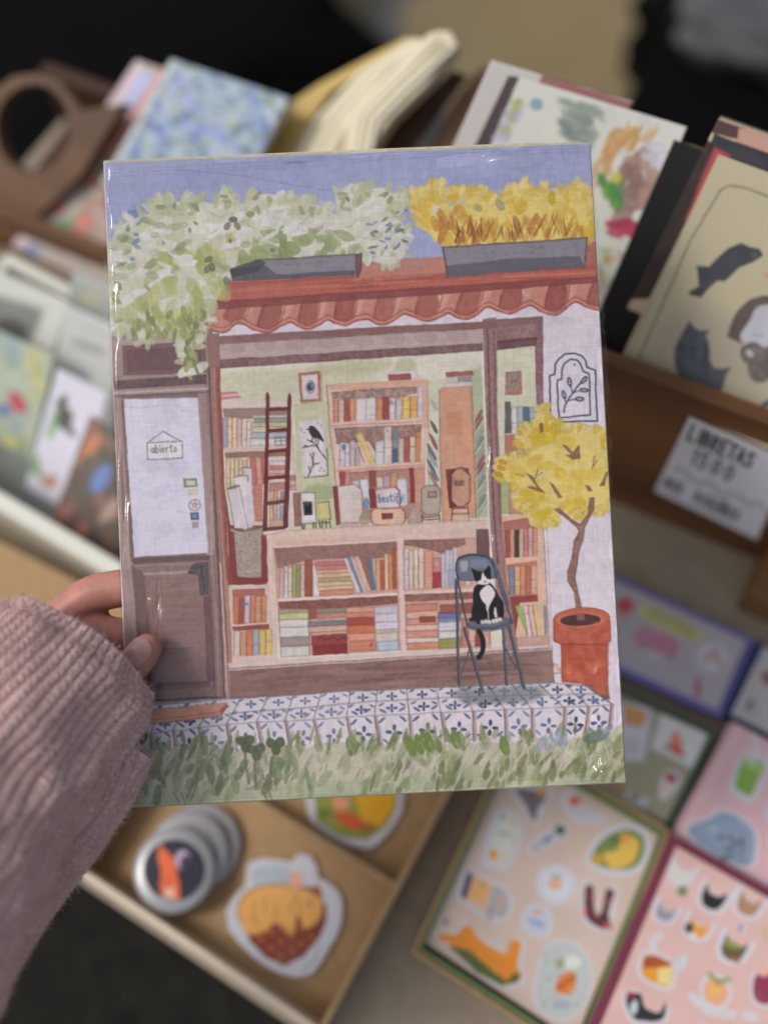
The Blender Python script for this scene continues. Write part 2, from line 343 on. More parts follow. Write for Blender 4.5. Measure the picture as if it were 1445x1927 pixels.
d = (fr_-fl).normalized(); FR = fl+d*1.5; nb = Vector((-d.y, d.x, 0))
fl = fl-d*.15
tb = empty('market_table', (fl+FR)/2*1.0+Vector((0, .2, -HT)), 'market stall table under a beige cloth', 'table')
prism('tabletop', [fl, FR, FR+nb*.50, fl+nb*.50], Vector((0, 0, -.022)), TBL, tb, .003)
for p in (fl+d*.06+nb*.05, FR-d*.06+nb*.05, FR-d*.06+nb*.45, fl+d*.06+nb*.45): box('leg', (p.x, p.y, 0), .035, .035, HT-.023, LEGM, tb, .002)
print('table', fl, FR, 'depth', nb*.50)
# ---------------------------------------------------------------- kraft tray with pins and die-cut stickers
KRAFT = mat('kraft_card', (.44, .28, .14), .8, noise=(160, .1, (1, 1, 1)))
KRIM = mat('kraft_card_edge', (.62, .48, .32), .8, noise=(300, .1, (1, 1, 1)))
DARKK = mat('brown_card', (.16, .105, .07), .8, noise=(120, .12, (1, 1, 1)))
def tray(name, A, B, C_, D_, h, th, wall, label, cat, floor=None, divs=(), rim=None):
    """open box; A,B,C_,D_ outer corners at the foot (front left, front right, back right, back left)"""
    t = empty(name, (A+B+C_+D_)/4, label, cat); up = Vector((0, 0, h)); mid = (A+B+C_+D_)/4
    ins = lambda p, k=1.0: p+((mid-p).normalized()*th*1.414*k); z = Vector((0, 0, 1))
    prism('floor', [ins(q)+z*.003 for q in (A, B, C_, D_)], Vector((0, 0, -.0028)), floor or wall, t)
    Q = [A, B, C_, D_]
    for i in range(4):
        p, q = Q[i], Q[(i+1) % 4]; prism('wall', [p+up, q+up, ins(q)+up, ins(p)+up], -up, (rim if rim and i == 0 else wall), t, .0008)
    for (u, v) in divs:
        dd = (v-u).normalized(); n_ = Vector((-dd.y, dd.x, 0))*th*.6
        prism('divider', [u+up*.88-n_, v+up*.88-n_, v+up*.88+n_, u+up*.88+n_], -up*.85, wall, t, .0006)
    return t
def foot(p, h): return p-Vector((0, 0, h))
H1 = .024
A, B = onz(137, 1640, HT+H1), onz(604, 1955, HT+H1); C1 = onz(905, 1386, HT+H1); D1 = A+(C1-B)
print('tray size', (B-A).length, (C1-B).length, 'angle', math.degrees((B-A).angle(C1-B)))
t1 = tray('cardboard_tray', *[foot(p, H1-.0005) for p in (A, B, C1, D1)], H1, .004, KRAFT, 'open kraft cardboard tray with round pins and die-cut stickers in it', 'tray', rim=mat('lit_tone_card_edge', (.72, .62, .48), .8),  # front wall coloured paler, standing in for light falling on it
     divs=[(foot(onz(330, 1418, HT+H1), H1), foot(onz(742, 1668, HT+H1), H1))])
TZ = HT+.0045
STK = art_mat('sticker_vinyl', .35, .5)
def rr(x, y, r, n=40): return [(x+r*math.cos(i*2*math.pi/n), y+r*math.sin(i*2*math.pi/n)) for i in range(n)]
WHT = mat('white_plastic', alb((170, 168, 170), KB), .3)
PINR = mat('pin_rim', (.42, .42, .44), .3, metal=.2)
def lathe(name, c, prof, mt, par, ax=None, n=40):
    vs, fs = [], []
    for r, z in prof:
        for i in range(n): vs.append(Vector(c)+Vector((r*math.cos(i*2*math.pi/n), r*math.sin(i*2*math.pi/n), z)))
    for k in range(len(prof)-1):
        for i in range(n): fs.append((k*n+i, k*n+(i+1) % n, (k+1)*n+(i+1) % n, (k+1)*n+i))
    fs.append(tuple(range(n-1, -1, -1))); fs.append(tuple((len(prof)-1)*n+i for i in range(n)))
    return mesh(name, vs, fs, mt, par, smooth=True)
pins = [(376, 1590, 'plain white pin lowest in the stack of three, furthest back', None), (352, 1606, 'white pin in the middle of the stack of three', None), (327, 1638, 'navy pin with an orange fox and crescent moon, topmost of its stack', 'fox')]
for k, (x, y, lab, art) in enumerate(pins):
    z = TZ+.0055*k; c = onz(x, y, z+.004); c.z = z; rad = 77/FPX*(c-CAM).dot(AX)
    e = empty('round_pin', c, lab, 'pin', 'stacked round pins')
    lathe('pin_body', c, [(rad*.90, 0), (rad, .001), (rad, .0028), (rad*.95, .0042), (rad*.8, .005), (rad*.4, .0053), (.001, .0054)], PINR, e)
    if art:
        px = [(x-62, y-62), (x+62, y-62), (x+62, y+62), (x-62, y+62)]; cv = canvas(px, .8, (30, 28, 44), 4)
        cv.poly([(300, 1593), (311, 1600), (327, 1618), (334, 1650), (338, 1688), (322, 1692), (306, 1684), (300, 1668), (302, 1640), (296, 1615)], (196, 88, 50), 1, smooth=True)
        cv.poly([(310, 1672), (326, 1668), (330, 1690), (306, 1690)], (190, 160, 140), .9); cv.poly([(296, 1592), (301, 1586), (308, 1602)], (170, 80, 50), 1)
        cv.ell(343, 1618, 15, 18, 0, (168, 150, 172), 1); cv.ell(351, 1624, 13, 15, 0, (30, 28, 44), 1, edge=0)
        for q in range(24): cv.ell(cv.rs.uniform(275, 380), cv.rs.uniform(1590, 1690), 1.2, 1.2, 0, (120, 116, 130), .7)
        sheet('pin_picture', px, flat(z+.0058), cv, STK, th=.0003, k=.6, mask=rr(x, y, 58), parent=e)
    else:
        px = [(x-66, y-66), (x+66, y-66), (x+66, y+66), (x-66, y+66)]; cv = canvas(px, .5, (128, 128, 130), 4)
        cv.line(rr(x, y, 50), (90, 92, 96), 8, .8); cv.ell(x, y, 36, 36, 0, (110, 112, 116), .8)
        sheet('pin_picture', px, flat(z+.0056), cv, STK, th=.0003, k=.6, mask=rr(x, y, 60), parent=e)
# sleeping animal sticker
ol = [(466, 1625), (490, 1615), (520, 1617), (548, 1622), (562, 1606), (585, 1610), (598, 1632), (600, 1652), (622, 1662), (640, 1680), (646, 1705), (644, 1735), (634, 1765), (618, 1790), (606, 1812), (590, 1834), (560, 1842), (530, 1836), (500, 1822), (475, 1802), (450, 1778), (430, 1752), (424, 1715), (438, 1690), (460, 1668)]
px = [(410, 1595), (660, 1595), (660, 1850), (410, 1850)]; cv = canvas(px, .8, (172, 172, 178), 8)
cv.poly([(474, 1640), (500, 1628), (540, 1632), (546, 1660), (500, 1668), (478, 1664)], (150, 160, 166), .9, smooth=True)
cv.poly([(452, 1722), (560, 1715), (612, 1700), (614, 1730), (600, 1765), (570, 1800), (535, 1818), (500, 1802), (468, 1770)], (104, 42, 28), 1)
for i in range(9):
    for j in range(9):
        if (i+j) % 2: u, v = 452+i*19, 1722+j*14; cv.dab(u, v+i*2, 17, 13, 20, (150, 80, 40), .8) if inpoly(u, v+i*2, [(465, 1730), (605, 1708), (596, 1765), (535, 1810), (480, 1775)]) else None
cv.poly([(444, 1712), (458, 1682), (486, 1668), (530, 1666), (566, 1672), (592, 1676), (606, 1704), (600, 1730), (572, 1748), (560, 1722), (548, 1762), (520, 1736), (500, 1752), (470, 1760), (452, 1738)], (196, 144, 76), 1, smooth=True)
for l in ([(480, 1700), (476, 1730), (490, 1744)], [(520, 1700), (516, 1730)], [(546, 1712), (556, 1690)], [(576, 1700), (586, 1690)], [(500, 1690), (496, 1716)]): cv.line(l, (140, 94, 50), 4, .7)
cv.line([(452, 1738), (446, 1712), (460, 1684), (488, 1668), (530, 1664), (568, 1672), (594, 1678), (607, 1704), (600, 1732)], (120, 76, 40), 3.5, .8, smooth=True); cv.line([(548, 1762), (530, 1742), (500, 1754), (470, 1762)], (120, 76, 40), 3.5, .7, smooth=True); cv.line([(556, 1682), (566, 1706), (560, 1724)], (120, 76, 40), 3, .7, smooth=True); cv.poly([(590, 1676), (596, 1660), (606, 1680)], (186, 130, 66), 1); cv.ell(584, 1704, 3, 3, 0, (60, 40, 30), .9); cv.line([(476, 1648), (520, 1644), (540, 1654)], (120, 126, 132), 4, .6); cv.ell(556, 1656, 14, 16, 0, (196, 146, 122), 1); cv.poly([(566, 1668), (600, 1670), (608, 1690), (590, 1684)], (120, 54, 36), .9)
cv.line([(600, 1780), (592, 1806), (570, 1824)], (110, 104, 110), 4, .5)
s1 = sheet('die_cut_sticker', px, flat(TZ+.001), cv, STK, th=.0008, k=.60, mask=ol); tag(s1, 'sticker of a golden animal asleep on a red checked cushion, lying in the tray', 'sticker')
ol = [(572, 1490), (640, 1470), (730, 1460), (762, 1490), (758, 1530), (738, 1562), (712, 1592), (690, 1600), (650, 1592), (610, 1570), (582, 1546)]
px = [(560, 1440), (775, 1440), (775, 1610), (560, 1610)]; cv = canvas(px, .6, (176, 174, 180), 9)
cv.poly([(588, 1480), (745, 1455), (745, 1520), (725, 1555), (690, 1580), (640, 1572), (596, 1545)], (120, 124, 50), 1)
cv.poly([(665, 1460), (745, 1450), (740, 1520), (715, 1556), (680, 1545), (665, 1500)], (206, 150, 40), 1); cv.dab(640, 1510, 34, 30, 20, (206, 140, 110), 1); cv.dab(655, 1542, 60, 26, 25, (190, 74, 44), .9); cv.dab(610, 1530, 30, 18, 0, (90, 104, 40), .9)
cv.dab(690, 1556, 30, 16, 10, (150, 80, 60), .9)
s2 = sheet('die_cut_sticker', px, flat(TZ+.001), cv, STK, th=.0008, k=.60, mask=ol); tag(s2, 'sticker with yellow sky over green grass, half hidden by the print', 'sticker')
# ---------------------------------------------------------------- sticker sheets on the right of the table
def pack(name, px, z, body_th, cv, bodym, label, cat, group, inset=.0, mtl=None):
    e = empty(name, onz(sum(p[0] for p in px)/4, sum(p[1] for p in px)/4, z-body_th), label, cat, group)
    q = [onz(x, y, z) for x, y in px]; prism('folder', q, Vector((0, 0, -body_th)), bodym, e, .0006)
    cx_, cy_ = sum(p[0] for p in px)/4, sum(p[1] for p in px)/4
    sheet('printed_card', inset, flat(z+.0012), cv, mtl or GLOSS2, th=.0008, k=.60, parent=e); return e
GLOSS2 = art_mat('sticker_sheet', .4, .45)
WL = (176, 174, 180)
def stk(c, pts, col, grow=9, more=()):          # white halo then the figure
    m = np.mean(pts, 0); p = np.array(pts, float); d = p-m; r = np.hypot(d[:, 0], d[:, 1])[:, None]
    c.poly([tuple(v) for v in (m+d*(1+grow/np.maximum(r, 4)))], WL, .95, smooth=True, edge=0, soft=1); c.poly(pts, col, 1, smooth=True, edge=.2)
QA = [(970, 1405), (1245, 1561), (1082, 1961), (797, 1773)]
cA = canvas(QA, .7, (174, 156, 144), 12); cA.z = (780, 1470, 2.89); Q = (184, 170, 162)
cA.dabs(20, [(450, 50), (1300, 270), (900, 1300), (100, 850)], [(186, 164, 158), (180, 160, 146)], (200, 500), (100, 300), (20, 60), (.2, .5), soft=20, edge=0)
stk(cA, [(555, 40), (700, 60), (715, 90), (670, 150), (660, 210), (640, 210), (600, 130), (570, 90)], (96, 88, 92), 26); cA.dab(690, 60, 60, 50, 0, (176, 130, 80), .9)
stk(cA, [(830, 100), (870, 75), (910, 110), (900, 140), (980, 165), (1010, 190), (960, 215), (880, 190), (840, 150)], (170, 168, 172), 30); cA.dab(868, 108, 60, 56, 20, (200, 92, 60), 1); cA.dab(890, 80, 20, 24, 0, (110, 130, 70), 1)
stk(cA, [(470, 180), (520, 190), (560, 240), (550, 330), (520, 410), (490, 450), (420, 440), (390, 420), (410, 340), (430, 260)], (180, 182, 174), 34); cA.dab(430, 400, 50, 60, 20, (206, 146, 60), 1); cA.dab(535, 222, 40, 36, 20, (200, 160, 120), 1); cA.dab(490, 290, 90, 16, 10, (130, 146, 110), .8); cA.dab(480, 195, 30, 26, 0, (110, 110, 120), .8); cA.dab(540, 340, 24, 40, 0, (200, 160, 110), .8); cA.dab(490, 410, 30, 30, 0, (196, 160, 130), .8)
stk(cA, [(640, 350), (700, 300), (770, 250), (810, 255), (810, 290), (750, 320), (700, 350), (640, 385)], (160, 160, 170), 24); cA.dab(790, 265, 60, 50, 30, (50, 84, 56), 1); cA.dab(720, 320, 60, 26, -30, (110, 114, 136), .9); cA.dab(660, 362, 40, 16, -30, (130, 134, 150), .8)
stk(cA, [(960, 410), (1010, 330), (1080, 280), (1160, 260), (1240, 300), (1240, 400), (1190, 470), (1090, 485), (980, 450)], (106, 116, 60), 34); cA.poly([(1030, 390), (1100, 370), (1120, 290), (1180, 300), (1215, 330), (1190, 430), (1110, 475), (1050, 460)], (214, 176, 80), 1, smooth=True); cA.dab(1140, 310, 50, 60, 0, (206, 140, 60), .9); cA.dab(990, 425, 80, 60, 0, (176, 136, 50), .9); cA.dab(1090, 320, 60, 40, 20, (84, 100, 50), .8)
stk(cA, [(700, 500), (790, 480), (850, 540), (830, 620), (750, 650), (690, 590)], (182, 182, 188), 26); cA.dab(760, 560, 80, 60, 20, (200, 150, 124), .9); cA.dab(770, 520, 70, 20, 10, (130, 140, 110), .8)
cA.z = (780, 1470, 2.89)
stk(cA, [(250, 620), (290, 490), (330, 510), (420, 560), (510, 620), (500, 720), (420, 740), (300, 660)], (160, 156, 160), 22); cA.poly([(252, 625), (290, 492), (318, 505), (280, 640)], (44, 42, 84), 1); cA.poly([(280, 640), (318, 508), (424, 555), (385, 700)], (206, 156, 104), 1); cA.poly([(400, 690), (440, 570), (500, 620), (490, 740)], (150, 146, 140), 1); cA.dab(475, 650, 30, 90, 20, (196, 140, 130), .7); cA.dab(410, 720, 20, 80, 10, (120, 118, 116), .7); cA.ell(368, 565, 12, 12, 0, (150, 130, 120), .8)
stk(cA, [(930, 580), (965, 575), (975, 690), (1000, 720), (1040, 600), (1080, 600), (1060, 700), (1050, 800), (980, 780), (930, 720)], (176, 160, 160), 26)
for q in ([(925, 578), (968, 575), (975, 690), (1000, 740), (1000, 790), (930, 730)], [(1040, 590), (1085, 605), (1050, 720), (1072, 800), (1010, 800), (985, 750), (1020, 700)]): cA.poly(q, (74, 40, 38), 1, smooth=True)
cA.dab(945, 625, 40, 20, 90, (150, 64, 70), .9); cA.dab(1056, 650, 50, 20, 110, (150, 64, 70), .9); cA.dab(1045, 790, 50, 34, 0, (196, 90, 90), .9); cA.dab(930, 710, 26, 50, 0, (170, 70, 66), .9); cA.dab(985, 735, 40, 24, 40, (140, 56, 56), .8)
stk(cA, [(600, 750), (640, 690), (700, 700), (730, 760), (700, 830), (620, 810)], (166, 170, 184), 24); cA.dab(665, 715, 50, 40, 0, (190, 150, 120), .9); cA.dab(660, 770, 100, 30, 20, (126, 134, 166), .8)
stk(cA, [(130, 830), (230, 830), (290, 780), (330, 830), (420, 900), (500, 930), (520, 870), (580, 880), (560, 990), (580, 1070), (500, 1100), (360, 1030), (200, 890)], (200, 128, 48), 24)
cA.poly([(180, 890), (300, 920), (450, 1050), (580, 1040), (560, 1090), (480, 1110), (340, 1040)], (76, 86, 40), 1); cA.poly([(135, 835), (230, 840), (260, 790), (320, 800), (330, 860), (430, 940), (520, 960), (540, 880), (575, 890), (550, 1000), (500, 1080), (420, 1000), (280, 910), (160, 870)], (204, 124, 40), 1, smooth=True); cA.dab(170, 765, 26, 40, 0, (96, 104, 96), .8)
stk(cA, [(760, 880), (880, 900), (950, 1020), (930, 1160), (830, 1280), (720, 1250), (660, 1160), (700, 960)], (162, 166, 164), 20)
for q in range(60): cA.dab(cA.rs.uniform(690, 930), cA.rs.uniform(900, 1260), 26, 8, cA.rs.uniform(0, 90), (120, 130, 132), .35)
cA.dab(850, 985, 110, 80, 0, (190, 190, 180), 1); cA.dab(790, 990, 50, 60, 20, (130, 136, 90), .8); cA.poly([(770, 1100), (800, 1050), (870, 1040), (870, 1120), (830, 1160), (770, 1140)], (196, 110, 46), 1, smooth=True); cA.line([(790, 1120), (860, 1070)], (130, 70, 30), 8, .6); cA.dab(800, 1215, 100, 50, 0, (130, 134, 150), .5)
GRN = mat('green_card', alb((76, 88, 50), KB), .6, noise=(80, .1, (1, 1, 1))); DGRN = mat('dark_green_card', alb((52, 66, 52), KB), .6)
BUR = mat('burgundy_card', alb((92, 36, 52), KB), .5); PURP = mat('lilac_card', alb((92, 86, 136), KB), .5); NAVY = mat('navy_card', alb((34, 40, 78), KB), .5); PNK = mat('pink_card', alb((186, 150, 154), KB), .5)
H2 = .025
QO = [(774, 1794), (1092, 2000), (1262, 1562), (962, 1386)]       # rim of the kraft box: front left, front right, back right, back left
q = [onz(x, y, HT+H2) for x, y in QO]
bx = tray('sticker_box', *[foot(p, H2-.0005) for p in q], H2, .002, KRAFT, 'kraft box lined in green holding the sheet with socks and oranges', 'box', floor=DARKK)
def line_in(e, q, th, h, z0, mt):           # thin lining inside the walls
    mid = sum(q, Vector())/4
    for i in range(4):
        p, r_ = q[i], q[(i+1) % 4]; a1, b1 = p+(mid-p).normalized()*.0032, r_+(mid-r_).normalized()*.0032; a2, b2 = p+(mid-p).normalized()*(.0032+th), r_+(mid-r_).normalized()*(.0032+th)
        u = Vector((0, 0, h)); prism('lining', [Vector((*a1.xy, z0))+u, Vector((*b1.xy, z0))+u, Vector((*b2.xy, z0))+u, Vector((*a2.xy, z0))+u], -u, mt, e)
line_in(bx, q, .0036, .021, HT+.004, GRN)
GSP = 'sticker sheets laid out for sale'
pA = pack('sticker_sheet', QA, HT+.019, .014, cA, GRN, 'pale sticker sheet with striped socks, a fried fish plate and an orange animal', 'sticker sheet', GSP, QA)
# burgundy edged sheet of cat heads
QB = [(1260, 1568), (1562, 1738), (1366, 2215), (1060, 2037)]; QBi = [(1273, 1593), (1558, 1755), (1374, 2195), (1092, 2022)]
cB = canvas(QBi, .6, (184, 152, 146), 14); cB.z = (1100, 1300, 3.073)
cB.dabs(12, [(520, 880), (1060, 1200), (900, 1900), (100, 1900)], [(190, 160, 154), (178, 144, 138)], (200, 500), (100, 300), (20, 60), (.3, .5), soft=20, edge=0)
def head(c, x, y, r, col, rot=25):
    a = math.radians(rot); f = lambda u, v: (x+r*(u*math.cos(a)-v*math.sin(a)), y+r*(u*math.sin(a)+v*math.cos(a)))
    P = [f(-1.1, -1.25), (f(-.45, -.55)), f(.45, -.55), f(1.1, -1.25), f(1.05, 0), f(.7, .62), f(0, .8), f(-.7, .62), f(-1.05, 0)]
    m = np.array([x, y]); c.poly([tuple(m+(np.array(p)-m)*1.45) for p in P], WL, .95, smooth=True, edge=0); c.poly(P, col, 1, edge=.2)
    c.ell(*f(-.35, .1), r*.1, r*.1, 0, (40, 40, 36), .6); c.ell(*f(.35, .1), r*.1, r*.1, 0, (40, 40, 36), .6)
head(cB, 555, 1070, 52, (180, 182, 170)); cB.dab(565, 1160, 60, 60, 0, (104, 114, 84), 1); head(cB, 735, 1215, 62, (34, 34, 32)); head(cB, 940, 1250, 62, (150, 110, 78)); cB.dab(905, 1370, 80, 50, 90, (180, 178, 184), 1); cB.dab(900, 1370, 50, 18, 100, (150, 60, 80), .9)
head(cB, 460, 1295, 50, (130, 128, 138)); head(cB, 645, 1385, 58, (200, 140, 60)); cB.dab(600, 1370, 50, 60, 20, (50, 50, 54), .95); cB.dab(620, 1420, 50, 44, 0, (190, 188, 190), .9); head(cB, 850, 1510, 66, (90, 78, 56)); cB.dab(850, 1470, 110, 40, 20, (116, 130, 60), .9); cB.dab(870, 1560, 60, 30, 20, (150, 90, 60), .8)
stk(cB, [(345, 1540), (400, 1530), (505, 1590), (490, 1700), (430, 1700), (335, 1640)], (196, 128, 40), 26); cB.poly([(345, 1540), (410, 1530), (510, 1580), (430, 1600), (340, 1600)], (140, 62, 34), .95); cB.poly([(430, 1600), (508, 1600), (490, 1705), (420, 1690)], (206, 190, 130), 1)
cB.line([(400, 1500), (400, 1440), (440, 1420)], WL, 12, .9, smooth=True); cB.dab(560, 1570, 70, 110, 20, (174, 172, 178), .95)
stk(cB, [(690, 1700), (740, 1660), (800, 1680), (830, 1760), (780, 1820), (700, 1790)], (206, 148, 116), 24); cB.line([(720, 1640), (770, 1690), (830, 1670)], (110, 126, 60), 8, .9); cB.dab(745, 1740, 70, 60, 10, (212, 170, 90), .9); cB.line([(620, 1770), (720, 1850), (850, 1870)], WL, 14, .9, smooth=True)
stk(cB, [(980, 1660), (1060, 1600), (1100, 1720), (1060, 1810), (980, 1780)], (120, 44, 66), 20); cB.dab(1030, 1620, 80, 70, 0, (206, 160, 140), .9)
stk(cB, [(240, 1770), (320, 1750), (350, 1830), (430, 1860), (470, 1800), (450, 1900), (330, 1910), (270, 1880)], (40, 38, 40), 24); cB.dab(265, 1755, 50, 34, 0, (150, 30, 50), 1); cB.dab(285, 1830, 44, 90, 10, (176, 176, 182), .9); cB.dab(1050, 1400, 60, 90, 0, (176, 150, 130), .8); cB.dab(950, 1880, 120, 70, 20, (180, 176, 176), .8)
for _x, _y, _c in ((120, 2060, (130, 128, 138)), (420, 2080, (200, 140, 60)), (720, 2050, (150, 110, 78)), (1000, 2120, (60, 58, 58)), (260, 2320, (180, 178, 170)), (620, 2330, (116, 130, 60)), (900, 2420, (120, 44, 66))): head(cB, _x, _y, 60, _c)
pB = pack('sticker_sheet', QB, HT+.026, .012, cB, BUR, 'pink sticker sheet of little cat heads in a burgundy folder', 'sticker sheet', GSP, QBi)
QC = [(1378, 1358), (1640, 1495), (1530, 1725), (1255, 1585)]; cC = canvas(QC, .5, (184, 150, 154), 15); cC.z = (1100, 1300, 3.073)
cC.line([(860, 190), (520, 810)], (170, 140, 146), 10, .5); cC.line([(910, 200), (560, 830)], (200, 168, 172), 8, .6)
stk(cC, [(930, 390), (1040, 430), (1000, 520), (960, 605), (880, 570), (870, 540)], (104, 146, 52), 44); cC.poly([(925, 390), (1045, 430), (1020, 480), (920, 440)], (150, 170, 110), .9); cC.line([(980, 240), (990, 330), (970, 400)], WL, 16, .9, smooth=True); cC.dab(1060, 700, 60, 100, 0, WL, .9)
stk(cC, [(600, 800), (720, 740), (800, 700), (900, 740), (980, 830), (960, 1000), (860, 990), (700, 900)], (118, 134, 154), 22)
for q in range(30): cC.dab(cC.rs.uniform(780, 920), cC.rs.uniform(830, 980), 40, 14, cC.rs.uniform(0, 180), (86, 80, 90), .6)
cC.dab(740, 800, 60, 40, 0, (160, 160, 168), .7)
pack('sticker_sheet', QC, HT+.016, .010, cC, PNK, 'rose sticker sheet with a green iced drink, behind the burgundy folder', 'sticker sheet', GSP, QC)
QD = [(1035, 1236), (1352, 1377), (1260, 1572), (940, 1405)]; QDi = [(1040, 1252), (1335, 1383), (1250, 1552), (952, 1400)]
cD = canvas(QDi, .5, (134, 132, 108), 16); cD.z = (1100, 1300, 3.073); cD.poly([(100, 60), (400, 90), (340, 400), (100, 400)], WL, 1, soft=3); cD.poly([(220, 80), (360, 120), (330, 210), (230, 190)], (176, 128, 74), 1); cD.dab(270, 320, 80, 100, 0, (150, 148, 156), .5)
cD.poly([(440, 125), (700, 250), (620, 450), (380, 330)], (184, 184, 184), 1, soft=3, smooth=False); cD.poly([(510, 240), (540, 250), (560, 330), (520, 360), (480, 320)], (196, 104, 84), 1, smooth=True); cD.poly([(500, 310), (570, 360), (570, 390), (500, 350)], (176, 62, 44), 1); cD.dab(470, 320, 50, 24, 20, (100, 110, 60), .9)
stk(cD, [(480, 480), (520, 500), (520, 540), (470, 600), (445, 590), (460, 530)], (190, 172, 168), 28); cD.dab(495, 500, 70, 50, 40, (150, 50, 56), 1); cD.dab(190, 545, 110, 30, 25, (156, 110, 74), .9); cD.poly([(240, 570), (380, 620), (340, 680), (230, 620)], (172, 172, 178), .9); cD.dab(290, 610, 60, 30, 20, (90, 88, 96), .8)
pack('sticker_sheet', QD, HT+.014, .010, cD, DGRN, 'olive sticker sheet with a red mushroom, in a dark green folder', 'sticker sheet', GSP, QDi)
QE = [(1000, 1010), (1421, 1203), (1357, 1350), (935, 1158)]; QEi = [(1002, 1022), (1404, 1206), (1350, 1335), (945, 1150)]
cE = canvas(QEi, .5, (144, 140, 146), 17); cE.z = (1140, 1080, 4.738); cE.poly([(340, 260), (820, 500), (780, 600), (350, 400)], (168, 162, 110), 1, smooth=True, soft=4); cE.line([(400, 340), (600, 430), (760, 520)], (120, 122, 80), 20, .6); cE.dab(165, 280, 150, 130, 10, (164, 54, 62), 1, soft=4)
cE.dab(150, 390, 90, 60, 10, (170, 120, 90), .8); cE.line([(340, 560), (560, 650)], (160, 90, 116), 40, .7); cE.dab(430, 720, 240, 70, 22, (156, 160, 160), .9); cE.ell(940, 740, 150, 140, 0, (164, 164, 170), 1); cE.line([(880, 750), (960, 690), (1010, 800)], (150, 110, 110), 16, .6); cE.dab(970, 690, 80, 50, 20, (120, 140, 130), .6); cE.dab(810, 1010, 60, 180, 0, (150, 84, 108), .9); cE.dab(590, 720, 40, 160, 0, (150, 96, 120), .6); cE.dab(720, 830, 90, 40, 40, (124, 124, 132), .6)
pack('sticker_sheet', QE, HT+.012, .009, cE, PURP, 'pale grey sticker sheet with a yellow title banner, in a lilac folder', 'sticker sheet', GSP, QEi)
QF = [(1425, 1205), (1640, 1305), (1574, 1450), (1364, 1347)]; QFi = [(1438, 1216), (1640, 1312), (1574, 1445), (1376, 1344)]
cF = canvas(QFi, .4, (150, 148, 150), 18); cF.dab(1445, 1275, 30, 20, 60, (110, 76, 76), .9); cF.dab(1412, 1325, 26, 18, 100, (110, 112, 118), .9); cF.dab(1430, 1240, 20, 10, 0, (120, 130, 150), .6)
pack('sticker_sheet', QF, HT+.014, .011, cF, NAVY, 'pale sticker sheet in a navy folder at the right edge', 'sticker sheet', GSP, QFi)
# ---------------------------------------------------------------- wooden notebook boxes at the back, card box on the left
WOOD = mat('brown_wood', (.17, .068, .019), .55, noise=(26, .4, (.18, 1, 1)), bump=.15); WOODL = mat('light_brown_wood', (.20, .10, .04), .55, noise=(26, .3, (.18, 1, 1)), bump=.15)
WOODD = mat('dark_brown_wood', (.06, .022, .008), .6, noise=(26, .3, (.2, 1, 1)))
NBK = art_mat('notebook_cover', .5, .4)
PG = mat('page_block', (.55, .5, .4), .8, noise=(900, .12, (1, 1, .02)))
def notebook(px, plane, th, cv, label, edge=None, k=None, spine=None, cat='notebook'):
    P, N = plane; q = [hit(x, y, P, N) for x, y in px]; mid = sum(q, Vector())/4
    e = empty('notebook', mid-N*th, label, cat, 'notebooks shown in the wooden boxes')
    sh = [p+(mid-p)*.012-N*.0011 for p in q]
    prism('page_block', sh, -N*(th-.002), edge or PG, e, 0)
    sheet('cover', px, plane, cv, NBK, th=.0009, k=k or .66, parent=e, edge=(.25, .2, .18))
    prism('back_cover', [p-N*(th-.0008) for p in q], -N*.001, spine or DARKK, e, 0)
    return e
# right hand box: front board and its price card
B0, B1 = onz(1150, 945, HT+.0005), onz(1445, 1062, HT+.0005); bd = (B1-B0).normalized(); bn = Vector((-bd.y, bd.x, 0))
PF = (B0, -bn); hp = hit(1290, 741, *PF).z-HT; print('panel height', hp, 'row angle', math.degrees(math.atan2(bd.y, bd.x)))
La, Lb = B0-bd*.16, B0+bd*.33; th = .009
wb = empty('notebook_box', (La+Lb)/2, 'brown wooden box of notebooks with a white price card on its front', 'box')
board('front_board', La, Lb, hp, th, WOOD, wb)
DEP = .13
board('side_board', La+bn*(th+.0005)+bd*th, La+bn*DEP+bd*th, hp*1.02, th, WOOD, wb); board('side_board', Lb+bn*(th+.0005), Lb+bn*DEP, hp*1.02, th, WOOD, wb)
board('back_board', La+bn*DEP, Lb+bn*DEP, hp*1.05, th, WOODD, wb)
prism('floor', [La+bn*.0095+bd*.0095+Vector((0, 0, .006)), Lb+bn*.0095-bd*.0095+Vector((0, 0, .006)), Lb+bn*(DEP-.001)-bd*.0095+Vector((0, 0, .006)), La+bn*(DEP-.001)+bd*.0095+Vector((0, 0, .006))], Vector((0, 0, -.005)), WOODD, wb)
QS = [(1296, 785), (1486, 872), (1424, 1016), (1232, 924)]; cS = canvas(QS, 1.1, (152, 152, 158), 21); INK = (60, 62, 66)
cS.text('LIBRETAS', 1303, 800, 27, 25, (40, 42, 46), 5.5, .95, sp=.74, asp=.54); cS.text('1500', 1309, 845, 27, 25, (50, 52, 56), 5, .9, sp=.95, asp=.62)
cS.line([(1268, 883), (1285, 884), (1300, 902), (1318, 908), (1338, 910), (1352, 928), (1372, 930), (1392, 934), (1408, 948), (1428, 946), (1440, 962)], (106, 106, 112), 6, .75, smooth=True)
cS.text('MIX', 1256, 898, 19, 25, (46, 48, 52), 4.5, .95, sp=.8, asp=.6); cS.text('DISEÑOS', 1312, 924, 19, 26, (46, 48, 52), 4.5, .95, sp=.78, asp=.58)
sg = sheet('price_card', QS, (B0-bn*.0016, -bn), cS, art_mat('white_card', .6, .3), th=.0008, k=.37); tag(sg, 'white handwritten price card reading LIBRETAS 1500 on the wooden box', 'price card')
